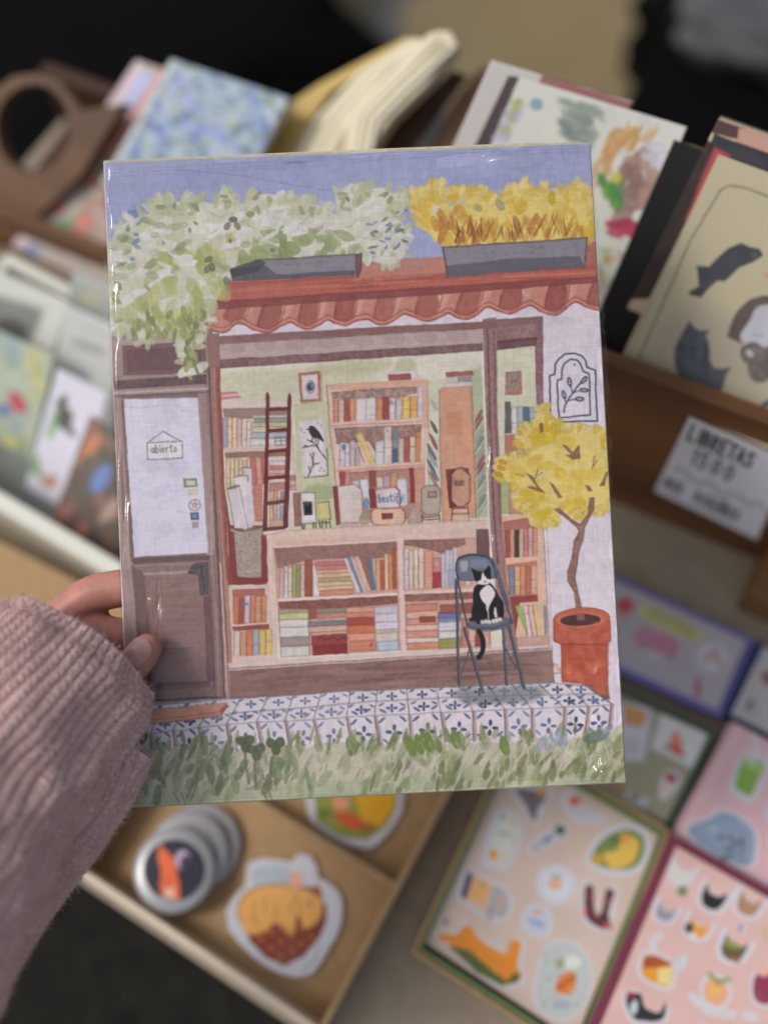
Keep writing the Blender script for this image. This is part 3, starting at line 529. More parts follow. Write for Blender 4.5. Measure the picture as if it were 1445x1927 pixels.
# notebooks in it
Pt = hit(1290, 741, *PF)+bn*.016
yaw = math.degrees(math.atan2(bd.y, bd.x))
pl = tilted(Pt, 50, yaw)
QN = [(1352, 290), (1660, 402), (1470, 858), (1150, 712)]; cN = canvas(QN, .55, (182, 172, 144), 23, warp=.2)
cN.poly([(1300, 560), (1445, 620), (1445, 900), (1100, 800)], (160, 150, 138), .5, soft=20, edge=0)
cN.line([(1165, 700), (1345, 300)], (150, 140, 120), 4, .6); cN.line([(1188, 706), (1300, 450), (1355, 358), (1372, 348), (1400, 352), (1640, 440)], (110, 106, 96), 5, .7)
cN.z = (1240, 420, 5.07); CG = (66, 66, 74)
cN.poly([(280, 650), (380, 590), (360, 400), (480, 410), (560, 320), (660, 230), (780, 180), (870, 220), (960, 240), (990, 300), (900, 360), (760, 420), (680, 500), (620, 550), (560, 540), (480, 610), (400, 700), (300, 680)], CG, 1, edge=.1); cN.dab(440, 480, 120, 90, 40, (60, 70, 96), .5, soft=6, edge=0); cN.ell(905, 295, 36, 34, 0, (90, 92, 92), .8)
cN.poly([(290, 920), (340, 990), (400, 1020), (490, 1010), (440, 1060), (480, 1160), (480, 1290), (520, 1370), (600, 1380), (690, 1360), (640, 1430), (610, 1560), (530, 1640), (640, 1710), (780, 1760), (940, 1740), (1060, 1660), (1060, 1720), (940, 1790), (760, 1800), (600, 1740), (480, 1680), (300, 1600), (200, 1480), (150, 1340), (150, 1180), (220, 1050)], (78, 80, 88), 1, edge=.1)
for q in range(40): cN.dab(cN.rs.uniform(180, 460), cN.rs.uniform(1080, 1560), 90, 40, cN.rs.uniform(40, 100), cN.rs.choice([(60, 62, 72), (104, 112, 126)]), .4, soft=5, edge=0)
cN.poly([(650, 1080), (670, 980), (740, 830), (860, 720), (1000, 680), (1300, 760), (1300, 1300), (1000, 1240), (820, 1150), (700, 1100)], (92, 80, 76), 1); cN.poly([(770, 1080), (860, 920), (960, 780), (1250, 820), (1250, 1240), (1000, 1260), (880, 1200)], (186, 186, 196), 1, smooth=True)
cN.line([(880, 1230), (940, 1290), (960, 1400), (1000, 1300), (1100, 1260)], (92, 84, 82), 40, .9, smooth=True); cN.dab(860, 1230, 90, 60, 50, (190, 190, 196), .9); cN.dab(1020, 490, 40, 60, 0, (206, 150, 90), .8); cN.dab(940, 1060, 120, 30, 0, (160, 160, 166), .6); cN.dab(820, 1130, 60, 40, 0, (200, 170, 170), .8)
notebook(QN, pl, .009, cN, 'beige notebook with grey cats curled on its cover', k=.86)
pl2 = tilted(Pt+bn*.018+Vector((0, 0, .012)), 52, yaw)
QG = [(1352, 222), (1660, 330), (1500, 720), (1180, 580)]; cG = canvas(QG, .4, (150, 132, 110), 24)
cG.poly([(1345, 222), (1400, 240), (1395, 262), (1340, 250)], (64, 44, 46), 1); cG.poly([(1390, 238), (1660, 330), (1650, 370), (1385, 270)], (150, 116, 104), 1); cG.poly([(1345, 252), (1650, 362), (1640, 405), (1330, 290)], (40, 40, 44), 1)
cG.poly([(1330, 262), (1370, 290), (1250, 560), (1180, 560)], (40, 30, 30), 1); cG.poly([(1345, 275), (1375, 290), (1312, 420), (1290, 412)], (140, 60, 66), 1, soft=3)
notebook(QG, pl2, .012, cG, 'notebook with a red spine and black band, behind the beige one', k=.5)
pl3 = tilted(Pt+bn*.010+Vector((0, 0, .0)), 47, yaw)
cX = canvas([(1268, 262), (1372, 300), (1200, 740), (1080, 690)], .3, (8, 8, 9), 25)  # plain black slab filling the gap between the two notebooks
notebook([(1268, 262), (1372, 300), (1200, 740), (1080, 690)], pl3, .012, cX, 'plain black slab leaning between the floral and beige notebooks', k=.5)
QL = [(958, 138), (1292, 238), (1128, 650), (770, 530)]; cL = canvas(QL, .5, (182, 182, 176), 26)
cL.z = (880, 0, 2.557); cL.poly([(100, 340), (250, 370), (0, 950), (-200, 900)], (62, 48, 54), 1, edge=0)
cL.dabs(60, [(260, 400), (1040, 600), (700, 1400), (100, 1000)], [(172, 176, 160), (192, 188, 170), (168, 172, 168)], (60, 160), (30, 80), (20, 80), (.3, .6), soft=4, edge=0)
cL.dabs(26, [(200, 500), (280, 480), (180, 700), (120, 680)], [(150, 154, 90), (160, 160, 190)], (30, 70), (20, 40), (60, 120), (.5, .8), soft=3); cL.ell(330, 500, 30, 30, 0, (110, 138, 154), .9)
cL.dabs(40, [(450, 480), (640, 530), (560, 700), (440, 640)], [(110, 122, 116), (130, 140, 134)], (50, 120), (16, 40), (10, 60), (.4, .8), soft=3); cL.dabs(40, [(700, 620), (960, 640), (720, 700), (640, 900), (600, 820)], [(176, 134, 84), (186, 150, 104)], (60, 140), (12, 26), (100, 150), (.5, .9), soft=3)
cL.dabs(26, [(740, 730), (900, 760), (900, 900), (720, 1060), (740, 820)], [(150, 122, 112), (120, 92, 84)], (60, 120), (40, 80), (80, 130), (.6, .9), soft=3); cL.dabs(20, [(860, 690), (980, 700), (960, 820), (860, 780)], [(180, 180, 190), (170, 170, 182)], (50, 90), (20, 50), (0, 90), (.8, 1), soft=3)
cL.dabs(14, [(640, 850), (740, 860), (720, 1000), (640, 980)], [(70, 124, 70), (96, 140, 60)], (40, 80), (30, 50), (60, 100), (.8, 1), soft=3); cL.dab(710, 850, 60, 50, 0, (176, 170, 60), .8); cL.dabs(14, [(660, 1070), (820, 1050), (800, 1130), (680, 1140)], [(150, 50, 74), (160, 60, 80)], (40, 90), (20, 40), (-10, 20), (.8, 1), soft=3); cL.dab(680, 1240, 70, 30, 0, (196, 124, 70), .9); cL.dabs(20, [(600, 1150), (860, 1200), (700, 1450), (600, 1400)], [(140, 150, 100), (160, 120, 120), (190, 190, 180)], (40, 90), (20, 50), (0, 90), (.5, .8), soft=3)
pl4 = tilted(Pt+bn*.016+Vector((0, 0, .004)), 44, yaw)
notebook(QL, pl4, .013, cL, 'white floral notebook with a dark maroon spine, just behind the print', k=.72)
QM = [(925, 112), (1190, 190), (1020, 560), (760, 480)]; cM = canvas(QM, .3, (170, 166, 164), 27); cM.poly([(1020, 140), (1190, 190), (1180, 210), (1010, 160)], (130, 84, 82), .9)
notebook(QM, tilted(Pt+bn*.034+Vector((0, 0, .016)), 46, yaw), .010, cM, 'pale notebook of which only the top shows above the floral one', k=.72)
# middle divider boards
for (a, b, c_, d_) in (((905, 118), (925, 150), (800, 330), (760, 300)),):
    pass
mb = board('wooden_divider', onz(700, 640, HT+.001), onz(885, 330, HT+.001), .055, .012, WOODD); recenter(mb); tag(mb, 'dark wooden upright board between the two notebook boxes', 'divider')
# left tray: low front board, side board with a round handle
F0, F1 = onz(-60, 383, HT+.05), onz(200, 486, HT+.05); fd = (F1-F0).normalized(); fn = Vector((-fd.y, fd.x, 0)); F0.z = F1.z = HT+.0005
LA, LB = F0-fd*.02, F0+fd*.48
lt = empty('notebook_tray', (LA+LB)/2+fn*.06, 'brown wooden tray of notebooks with a round carved handle', 'tray')
board('front_board', LA, LB, .05, .010, WOOD, lt)
DL = .125
prism('floor', [p+Vector((0, 0, .006)) for p in (LA+fn*.0115+fd*.012, LB+fn*.0115-fd*.012, LB+fn*(DL-.001)-fd*.012, LA+fn*(DL-.001)+fd*.012)], Vector((0, 0, -.005)), WOODD, lt)
board('back_board', LA+fn*DL, LB+fn*DL, .05, .010, WOODD, lt); board('side_board', LB+fn*.0105, LB+fn*(DL-.0005), .05, .010, WOOD, lt)
# side board carved with the handle loop, a leaning plane at the left
SP = tilted(onz(60, 400, HT+.05), 42, math.degrees(math.atan2(fd.y, fd.x)))
cx0, cy0 = 62, 240
def rad_out(a):
    if -math.pi <= a < 0: return 92 if not (-0.75 < a < 0) else 92+ (a+.75)/.75*150
    return 0
outp, inp = [], []
outline = [(-160, 60+300), (-90, 290), (-40, 250), (-30, 210), (-10, 168), (25, 142), (70, 136), (112, 152), (140, 190), (152, 208), (182, 172), (212, 142), (245, 140), (236, 190), (150, 330), (35, 440), (-60, 420), (-160, 400)]
def raycast(a):
    dx, dy = math.cos(a), math.sin(a); best = None
    for i in range(len(outline)):
        (ax, ay), (bx_, by_) = outline[i-1], outline[i]; ex, ey = bx_-ax, by_-ay; den = dx*ey-dy*ex
        if abs(den) < 1e-9: continue
        t_ = ((ax-cx0)*ey-(ay-cy0)*ex)/den; u_ = ((ax-cx0)*dy-(ay-cy0)*dx)/den
        if t_ > 0 and 0 <= u_ <= 1 and (best is None or t_ < best): best = t_
    return best
nH = 72; ov, iv = [], []
for i in range(nH):
    a = i*2*math.pi/nH; t_ = raycast(a); ov.append(hit(cx0+math.cos(a)*t_, cy0+math.sin(a)*t_, *SP)); iv.append(hit(cx0+70*math.cos(a), cy0+83*math.sin(a), *SP))
dn = -SP[1]*.011; vs = ov+iv+[p+dn for p in ov]+[p+dn for p in iv]; fs = []
for i in range(nH):
    j = (i+1) % nH; fs += [(i, j, nH+j, nH+i), (2*nH+j, 2*nH+i, 3*nH+i, 3*nH+j), (j, i, 2*nH+i, 2*nH+j), (nH+i, nH+j, 3*nH+j, 3*nH+i)]
hb = mesh('handle_board', vs, fs, mat('dull_brown_wood', (.115, .052, .019), .5, noise=(26, .45, (.2, 1, 1)), bump=.2), lt); bevel(hb, .003, 3)
yl = math.degrees(math.atan2(fd.y, fd.x)); Pl = onz(100, 447, HT+.045)+fn*.014
QJ = [(256, 112), (440, 172), (230, 560), (20, 462)]; cJ = canvas(QJ, .5, (150, 140, 132), 31)
cJ.dabs(90, [(250, 160), (330, 150), (190, 500), (60, 430)], [(120, 130, 96), (150, 120, 112), (170, 160, 140), (96, 112, 96), (160, 96, 88)], (18, 44), (12, 26), (0, 180), (.5, .9), soft=3)
for (x, y, col) in ((107, 392, (190, 70, 60)), (155, 415, (190, 104, 80)), (60, 470, (90, 110, 160)), (120, 420, (80, 124, 90)), (180, 465, (84, 96, 150)), (215, 300, (176, 104, 84))): cJ.dab(x, y, 28, 20, 30, col, .95, soft=3)
cJ.poly([(250, 130), (300, 140), (262, 215), (215, 230), (195, 215)], (152, 158, 196), .95, soft=3); cJ.poly([(300, 130), (325, 135), (225, 290), (195, 285)], (176, 120, 108), .95, soft=3)
cJ.poly([(256, 112), (276, 118), (60, 455), (20, 462)], (176, 160, 162), 1, edge=0); cJ.line([(252, 116), (24, 458)], (84, 52, 76), 7, .9)
notebook(QJ, tilted(Pl, 33, yl), .012, cJ, 'floral notebook with a lilac spine beside the carved handle')
QH = [(322, 110), (545, 184), (420, 420), (190, 345)]; cH = canvas(QH, .5, (132, 146, 160), 32)
cH.dabs(260, QH, [(112, 132, 180), (128, 150, 150), (150, 168, 176), (104, 122, 190), (120, 142, 132), (150, 150, 190), (96, 112, 150), (160, 172, 160)], (12, 34), (9, 20), (0, 180), (.5, .9), soft=2.5); cH.dabs(110, QH, [(66, 82, 136), (84, 104, 84), (70, 96, 120), (186, 196, 200)], (8, 22), (6, 14), (0, 180), (.6, .95), soft=2); cH.poly([(322, 110), (332, 113), (205, 345), (190, 342)], (176, 184, 180), .8, soft=3)
notebook(QH, tilted(Pl+SP[1]*.013+fn*.004, 33, yl), .010, cH, 'notebook with a blue hydrangea pattern, left of the open book')
# open book in the middle
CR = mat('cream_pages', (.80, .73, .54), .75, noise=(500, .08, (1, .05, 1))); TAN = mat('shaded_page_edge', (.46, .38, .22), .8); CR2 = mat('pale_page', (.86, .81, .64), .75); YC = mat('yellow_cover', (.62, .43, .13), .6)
ob = None
PB = tilted(onz(560, 300, HT+.08), 30, yl); bk = empty('open_book', hit(600, 330, *PB), 'open book with cream pages fanned out and a yellow cover', 'book')
def slab(name, px, off, th, mt):
    q = [hit(x, y, PB[0]+PB[1]*off, PB[1]) for x, y in px]; o = prism(name, q, -PB[1]*th, mt, bk, .001); return o
slab('cover', [(470, 420), (500, 300), (516, 250), (548, 190), (600, 155), (680, 112), (768, 66), (776, 76), (690, 128), (620, 176), (585, 225), (560, 300), (540, 420)], .004, .002, YC)
for k in range(9):      # pages fanned out, nearly straight, gathered at the foot
    t_ = k/8; x0 = 540+t_*55; xe, ye = 772+t_*30+(k > 4)*26, 72-t_*4-(k > 4)*8
    pg = [(x0, 420), (x0+8+t_*16, 300-t_*8), (x0+44+t_*18, 232-t_*14), ((x0+xe)/2+18, (232+ye)/2-18), (xe, ye), (xe+14, ye+14), ((x0+xe)/2+38, (232+ye)/2+2), (x0+66+t_*18, 246), (x0+30+t_*16, 310), (x0+22, 420)]
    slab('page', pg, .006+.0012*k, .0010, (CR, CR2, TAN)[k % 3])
slab('page_block', [(618, 430), (648, 270), (652, 215), (700, 165), (806, 62), (828, 56), (848, 58), (860, 84), (800, 160), (735, 222), (690, 290), (668, 430)], .020, .016, CR)
for k in range(5): slab('page', [(640+k*7, 430), (664+k*7, 275), (672+k*8, 220), (720+k*8, 170), (820+k*7, 62+k*6), (824+k*7, 68+k*6), (728+k*8, 176), (680+k*8, 226), (672+k*7, 280), (648+k*7, 430)], .0205+.0005*k, .0006, TAN if k % 2 else CR2)
slab('back_cover', [(640, 430), (690, 285), (850, 130), (880, 140), (760, 300), (740, 430)], -.01, .004, WOODD)
slab('back_page', [(780, 330), (860, 180), (905, 120), (925, 130), (900, 190), (830, 330)], -.02, .004, mat('tan_leather', (.24, .12, .06), .6))
# white card box on the left
H3 = .05; R0, R1 = onz(-40, 935, HT+H3), onz(226, 1094, HT+H3); rd = (R1-R0).normalized(); rn = Vector((-rd.y, rd.x, 0)); R0.z = R1.z = HT+.0005
WB = mat('white_board', alb((176, 176, 166), KB), .6)
cb = empty('card_box', (R0+R1)/2+rn*.1, 'white open box of greeting cards at the left edge', 'box')
ca_, cb_ = R0-rd*.10, R1+rd*.05
board('front_board', ca_, cb_, H3, .010, WB, cb); board('side_board', cb_+rn*.0105, cb_+rn*.145, H3, .008, WB, cb); board('side_board', ca_+rn*.0105+rd*.008, ca_+rn*.145+rd*.008, H3, .008, WB, cb); board('back_board', ca_+rn*.1451, cb_+rn*.1451, H3, .008, WB, cb)
prism('floor', [p+Vector((0, 0, .004)) for p in (ca_+rn*.011+rd*.01, cb_+rn*.011-rd*.01, cb_+rn*.144-rd*.01, ca_+rn*.144+rd*.01)], Vector((0, 0, -.0035)), mat('grey_board', (.2, .21, .2), .7), cb)
yr = math.degrees(math.atan2(rd.y, rd.x)); Rb = R0+Vector((0, 0, .02))
CARD = art_mat('card_stock', .45, .4)
def card(px, off, deg, cv, label):
    P = Rb+rn*off; o = sheet('greeting_card', px, tilted(P, deg, yr), cv, CARD, th=.0015, k=.60); tag(o, label, 'card', 'greeting cards in the white box'); return o
q = [(170, 782), (330, 868), (240, 1130), (75, 1040)]; c_ = canvas(q, .4, (92, 82, 78), 41); c_.dabs(50, q, [(120, 96, 84), (90, 100, 84), (150, 112, 96), (70, 60, 58)], (20, 60), (14, 30), (30, 90), (.4, .8), soft=3); c_.dab(190, 900, 60, 30, -60, (104, 124, 176), 1, soft=3); c_.dab(170, 840, 60, 26, -50, (176, 120, 90), .9, soft=3); c_.dab(118, 970, 50, 30, -60, (150, 104, 96), .9, soft=3); c_.dab(150, 1000, 40, 24, -60, (170, 120, 100), .9, soft=3); c_.dab(205, 960, 60, 24, -50, (170, 146, 136), .8, soft=3)
card(q, .022, 50, c_, 'dark card with orange and blue flowers, nearest the box front')
q = [(108, 694), (202, 742), (120, 1050), (25, 1000)]; c_ = canvas(q, .5, (184, 182, 194), 42); c_.dabs(16, [(112, 745), (140, 750), (130, 810), (105, 800)], [(90, 126, 80), (110, 146, 96), (70, 60, 62)], (16, 34), (8, 16), (40, 120), (.7, 1), soft=3); c_.dab(122, 785, 40, 22, 100, (86, 76, 78), .9, soft=3); c_.dab(98, 805, 40, 12, 110, (110, 146, 96), .9, soft=3); c_.dabs(8, [(60, 860), (80, 870), (70, 900), (55, 890)], [(120, 146, 110)], (14, 26), (8, 12), (40, 120), (.7, .9), soft=3); c_.dab(92, 905, 30, 24, 0, (160, 110, 90), .8, soft=3); c_.dab(50, 930, 30, 24, 30, (80, 74, 66), .8, soft=3)
card(q, .040, 52, c_, 'white card with a small green plant in the middle')
q = [(-120, 570), (102, 672), (40, 960), (-180, 850)]; c_ = canvas(q, .4, (150, 158, 144), 43); c_.dabs(80, q, [(170, 174, 150), (120, 140, 110), (130, 150, 160), (150, 160, 110), (176, 170, 120)], (20, 50), (12, 26), (20, 90), (.5, .9), soft=3); c_.dab(30, 755, 44, 22, 60, (170, 70, 80), 1, soft=3); c_.dab(5, 770, 30, 20, 20, (90, 104, 150), .9, soft=3); c_.dab(15, 830, 30, 22, 0, (186, 174, 90), .8, soft=3)
card(q, .056, 54, c_, 'pale garden card with a red flower at the left edge')
q = [(128, 575), (340, 668), (250, 900), (70, 800)]; c_ = canvas(q, .4, (168, 170, 168), 44); c_.dab(165, 650, 70, 16, 20, (120, 122, 122), .6, soft=4); c_.line([(150, 610), (220, 640)], (130, 120, 118), 6, .5)
card(q, .082, 56, c_, 'pale grey card with faint lettering behind the plant card')
q = [(-120, 460), (130, 570), (60, 790), (-180, 690)]; c_ = canvas(q, .4, (178, 180, 174), 45); c_.poly([(-60, 540), (80, 580), (40, 690), (-90, 640)], (104, 106, 102), .9, soft=5); c_.dab(20, 620, 60, 40, 30, (66, 68, 66), .8, soft=5); c_.dab(60, 660, 60, 30, 20, (150, 152, 130), .8, soft=5)
card(q, .088, 58, c_, 'white bordered card with a dark grey photo at the back')
q = [(138, 512), (400, 625), (330, 790), (100, 690)]; c_ = canvas(q, .3, (150, 156, 152), 46); c_.dab(170, 560, 40, 26, 10, (176, 170, 140), .8, soft=4)
card(q, .118, 60, c_, 'greenish white card at the very back of the box')
# kraft carton in front of it
K0, K1 = onz(-60, 985, HT+.03), onz(330, 1190, HT+.03); kd = (K1-K0).normalized(); kn = Vector((kd.y, -kd.x, 0)); K0 -= kd*.08
kx = prism('kraft_carton', [K0+kn*.10, K1+kn*.10, K1, K0], Vector((0, 0, -.0295)), KRAFT, None, .0015); recenter(kx); tag(kx, 'closed kraft carton under the sleeve, in front of the white box', 'carton')
# wooden strut and grey strip at the right
sx = board('wooden_strut', onz(1445, 1175, HT+.0006), onz(1500, 1060, HT+.0006), .03, .022, WOODL); recenter(sx); tag(sx, 'short brown wooden block at the right edge behind the folders', 'block')
# ---------------------------------------------------------------- things on the ground behind the stall
BLK = mat('black_fabric', (.002, .002, .0022), .9, spec=.1); BLK2 = mat('black_metal', (.012, .012, .013), .45); GRYF = mat('grey_canvas', (.09, .092, .10), .8, noise=(40, .2, (1, 1, 1)))
MAR = mat('maroon_fabric', (.004, .0022, .0028), .9, spec=.1)
def lump(name, c, sx, sy, sz, mt, seed, label, cat, rz=0, parent=None):
    bm = bmesh.new(); bmesh.ops.create_cube(bm, size=2); bmesh.ops.subdivide_edges(bm, edges=bm.edges, cuts=14, use_grid_fill=True)
    R = random.Random(seed); ph = [(R.uniform(2, 7), R.uniform(0, 6), Vector((R.uniform(-1, 1), R.uniform(-1, 1), R.uniform(-1, 1)))) for _ in range(9)]
    for v in bm.verts:
        p = v.co.copy(); n_ = p.normalized(); p = p*.72+n_*.42
        q = sum(.028*math.sin(f*d_.dot(v.co)*2+o_) for f, o_, d_ in ph); p += n_*q
        v.co = Vector((p.x*sx/2, p.y*sy/2, max(0, (p.z+1)*sz/2)))
    me = bpy.data.meshes.new(name); bm.to_mesh(me); bm.free(); me.polygons.foreach_set('use_smooth', [True]*len(me.polygons)); me.materials.append(mt)
    o = new_obj(name, me); o.location = c; o.rotation_euler.z = rz
    if label: tag(o, label, cat)
    if parent: child(o, parent)
    return o
g = onz(190, 60, 0); lump('black_bag', (g.x-.16, g.y+.02, 0), 1.2, .62, .22, BLK, 3, 'large black fabric bag on the ground at the back left', 'bag', math.radians(-22))
g = onz(375, 10, 0); lump('dark_backpack', (g.x-.0, g.y+.05, 0), .36, .42, .16, MAR, 8, 'dark maroon backpack beside the black bag', 'backpack', .4)
# folding chair, dark, with grey canvas folded on it
g = onz(1525, 95, .45)
ch = empty('folding_chair', (g.x, g.y, 0), 'black folding chair standing behind the stall at the right', 'chair')
def bar(a, b, r, mt, par, name):
    a, b = Vector(a), Vector(b); d_ = (b-a).normalized(); u = d_.orthogonal().normalized(); v = d_.cross(u); vs = []
    for p in (a, b):
        for i in range(10): vs.append(p+u*r*math.cos(i*math.pi/5)+v*r*math.sin(i*math.pi/5))
    return mesh(name, vs, [(i, (i+1) % 10, 10+(i+1) % 10, 10+i) for i in range(10)]+[tuple(range(9, -1, -1)), tuple(range(10, 20))], mt, par, smooth=True)
sq = [Vector((g.x+a, g.y+b, .42)) for a, b in ((-.17, -.22), (.25, -.22), (.25, .16), (-.17, .16))]
prism('seat', sq, Vector((0, 0, -.02)), BLK, ch, .008)
for a, b, c2, d2 in ((-.17, -.22, -.2, .22), (.25, -.22, .28, .22), (-.17, .17, -.2, -.26), (.25, .17, .28, -.26)): bar((g.x+a, g.y+b, .43), (g.x+c2, g.y+d2, .0), .012, BLK2, ch, 'leg')
for a in (-.17, .25): bar((g.x+a, g.y+.17, .42), (g.x+a, g.y+.3, .85), .012, BLK2, ch, 'back_post')
prism('backrest', [Vector((g.x-.16, g.y+.245, .66)), Vector((g.x+.24, g.y+.245, .66)), Vector((g.x+.24, g.y+.29, .84)), Vector((g.x-.16, g.y+.29, .84))], Vector((0, .012, 0)), BLK, ch, .004)
lump('folded_blanket', (g.x-.03, g.y+.05, .4205), .24, .17, .06, GRYF, 5, 'grey folded blanket on the seat of the black chair', 'blanket', .1)
g2 = onz(1235, 215, 0); lump('black_bag', (g2.x+.27, g2.y+.12, 0), .56, .42, .24, BLK, 12, 'black bag on the ground under the folding chair', 'bag', -.3)
# ---------------------------------------------------------------- the watercolour on the held print (photo pixel plan -> sheet)
PC = [(196, 306), (1110, 270), (1177, 1472), (245, 1519)]
def paint_print(W, H):
    c = Canvas(W, H, (206, 201, 213), hom(PC, [(0, 0), (W, 0), (W, H), (0, H)]), seed=5, warp=.38)
    R = c.rs
    RED, BRN, MAU, GRY, TER = (142, 72, 68), (112, 78, 78), (172, 146, 146), (92, 86, 92), (186, 108, 92)
    # sky
    c.poly([(150, 230), (1160, 230), (1160, 520), (1000, 520), (640, 540), (400, 560), (390, 660), (150, 660)], (154, 163, 206), 1, edge=0, var=.05)
    for k in range(26):
        x, y = R.uniform(190, 1110), R.uniform(280, 460)
        c.dab(x, y, R.uniform(120, 300), R.uniform(20, 60), R.uniform(-8, 4), R.choice([(140, 151, 200), (165, 172, 212), (146, 157, 205)]), .28, edge=.05, soft=9)
    for y in (325, 331, 318): c.line([(215, y), (500, y-14), (760, y-34), (1090, y-46)], (118, 126, 182), 2, .35, smooth=True)
    c.line([(330, 318), (450, 330), (580, 352), (700, 366)], (118, 126, 182), 2.4, .45, smooth=True)
    c.dab(252, 403, 34, 18, 5, (112, 124, 178), .7); c.dab(236, 428, 14, 9, 20, (120, 132, 186), .5); c.dab(266, 392, 20, 10, -30, (120, 132, 186), .5)
    # wall of the shop
    c.poly([(190, 640), (400, 620), (1130, 560), (1190, 1420), (230, 1420)], (204, 198, 212), 1, edge=0, var=.03)
    # ---- door side
    c.poly([(208, 632), (400, 618), (432, 1312), (240, 1330)], (158, 136, 134), 1, edge=.1)
    for k in range(40):
        x = R.choice([R.uniform(212, 236), R.uniform(376, 398)]); y = R.uniform(640, 1290)
        c.line([(x+(y-640)*.05, y), (x+(y-640)*.05+3, y+R.uniform(40, 140))], R.choice([(112, 88, 90), (190, 168, 160), (130, 100, 98)]), R.uniform(1.5, 5), .35)
    c.poly([(210, 640), (390, 628), (390, 646), (212, 652)], (176, 158, 156), .9)
    c.poly([(230, 650), (386, 640), (388, 700), (232, 706)], (128, 96, 97), .95)
    c.poly([(238, 658), (378, 650), (380, 692), (240, 698)], (112, 80, 84), .6)
    c.poly([(215, 716), (388, 704), (389, 722), (216, 733)], (102, 78, 82), .9, grain=.2)
    c.line([(215, 739), (390, 731)], (196, 180, 176), 4, .8); c.line([(217, 746), (390, 737)], (110, 86, 90), 4, .7)
    c.poly([(228, 744), (372, 738), (386, 1046), (246, 1058)], (112, 90, 92), .55)
    c.poly([(233, 751), (372, 748), (391, 1039), (253, 1048)], (201, 201, 223), 1, edge=.06, var=.05)
    for q in range(12): c.dab(R.uniform(295, 330), R.uniform(790, 1020), R.uniform(40, 90), R.uniform(16, 40), R.uniform(-12, 12), R.choice([(186, 187, 214), (208, 206, 224)]), .4, edge=.12, soft=3)
    c.z = (200, 700, 3.6125)
    c.line([(120, 235), (250, 240), (480, 225), (520, 262), (610, 262)], (166, 168, 172), 1.5, .5, smooth=True)
    c.line([(210, 1050), (200, 980), (250, 930), (400, 930), (560, 960)], (166, 168, 196), 1.5, .6, smooth=True)
    G = (96, 92, 84)
    c.poly([(278, 478), (515, 468), (518, 580), (278, 592)], (212, 211, 218), .8, edge=.05)
    for l in ([(278, 478), (515, 468), (518, 582), (276, 592), (280, 478)], [(283, 478), (385, 403), (510, 468)]): c.line(l, G, 1.7, .85)
    c.text('abierto', 302, 498, 50, -3, G, 1.5, sp=.66, asp=.5)
    c.poly([(520, 720), (615, 720), (618, 775), (525, 782)], (124, 148, 96), .9); c.poly([(538, 735), (602, 735), (603, 766), (540, 768)], (196, 198, 200), .9)
    c.poly([(555, 795), (615, 792), (618, 828), (558, 832)], (205, 196, 178), .8); c.line([(555, 795), (615, 792), (618, 828), (558, 832), (555, 795)], (180, 165, 140), 1.2, .7)
    c.ell(600, 902, 44, 42, 0, (148, 124, 130), .9); c.ell(600, 902, 37, 35, 0, (210, 202, 208), .95, edge=.1)
    c.line([(600, 872), (585, 925), (628, 892), (575, 890), (618, 926), (600, 872)], (110, 98, 110), 1.4, .8)
    c.poly([(572, 955), (628, 952), (630, 1003), (576, 1006)], (74, 92, 134), .95); c.poly([(582, 963), (618, 962), (620, 992), (585, 994)], (142, 160, 196), .7)
    c.poly([(585, 1018), (626, 1016), (627, 1054), (588, 1056)], (158, 142, 138), .9); c.poly([(594, 1026), (618, 1025), (619, 1046), (596, 1047)], (186, 172, 160), .6)
    c.z = (200, 1000, 3.211)
    # lower door
    c.poly([(160, 160), (690, 140), (725, 1010), (290, 1030), (200, 900)], (132, 106, 104), .85, grain=.15)
    c.poly([(160, 165), (620, 140), (620, 170), (165, 195)], (104, 80, 84), .7)
    c.poly([(225, 255), (590, 235), (612, 905), (290, 915)], (142, 114, 112), .95, edge=.3)
    c.line([(228, 258), (585, 240)], (196, 178, 168), 5, .6); c.line([(165, 210), (600, 190)], (170, 150, 146), 3, .6)
    c.poly([(585, 390), (625, 385), (660, 900), (612, 905)], (108, 76, 84), .7)
    c.poly([(150, 200), (225, 255), (290, 915), (215, 900)], (112, 86, 92), .6)
    c.poly([(290, 915), (612, 905), (640, 940), (290, 960)], (118, 90, 100), .6); c.line([(300, 930), (620, 912)], (86, 66, 84), 3, .6)
    c.line([(290, 1020), (560, 1004), (722, 1000)], (74, 60, 66), 3, .8)
    for k in range(30):
        y = R.uniform(270, 880); c.line([(R.uniform(240, 400), y), (R.uniform(420, 600), y-8)], R.choice([(120, 90, 86), (164, 136, 130), (130, 92, 86)]), R.uniform(2, 6), .25)
    for x in (640, 665, 690, 705):
        c.line([(x-30, 150), (x, 560), (x+16, 1000)], R.choice([(100, 72, 76), (182, 156, 150)]), 3, .5)
    c.poly([(520, 200), (556, 186), (612, 184), (616, 376), (562, 386), (558, 262), (490, 252)], (92, 88, 94), .95, grain=.2, edge=.4)
    for l in ([(530, 225), (600, 205)], [(575, 215), (590, 360)], [(500, 248), (550, 240)]): c.line(l, (52, 50, 56), 2, .7)
    # ---- interior
    c.z = (0, 0, 1)
    c.poly([(412, 690), (908, 662), (930, 1010), (945, 1230), (430, 1255)], (204, 202, 186), 1, edge=0, var=.05)
    c.poly([(414, 700), (700, 684), (700, 740), (560, 760), (416, 745)], (184, 186, 154), .55, soft=12, edge=0)
    c.poly([(420, 690), (906, 662), (907, 672), (420, 700)], (206, 204, 192), .7, soft=5, edge=0)
    c.dab(655, 690, 160, 26, -4, (178, 178, 138), .6, soft=9, edge=.1); c.dab(760, 690, 30, 40, 60, (168, 170, 126), .5, soft=6)
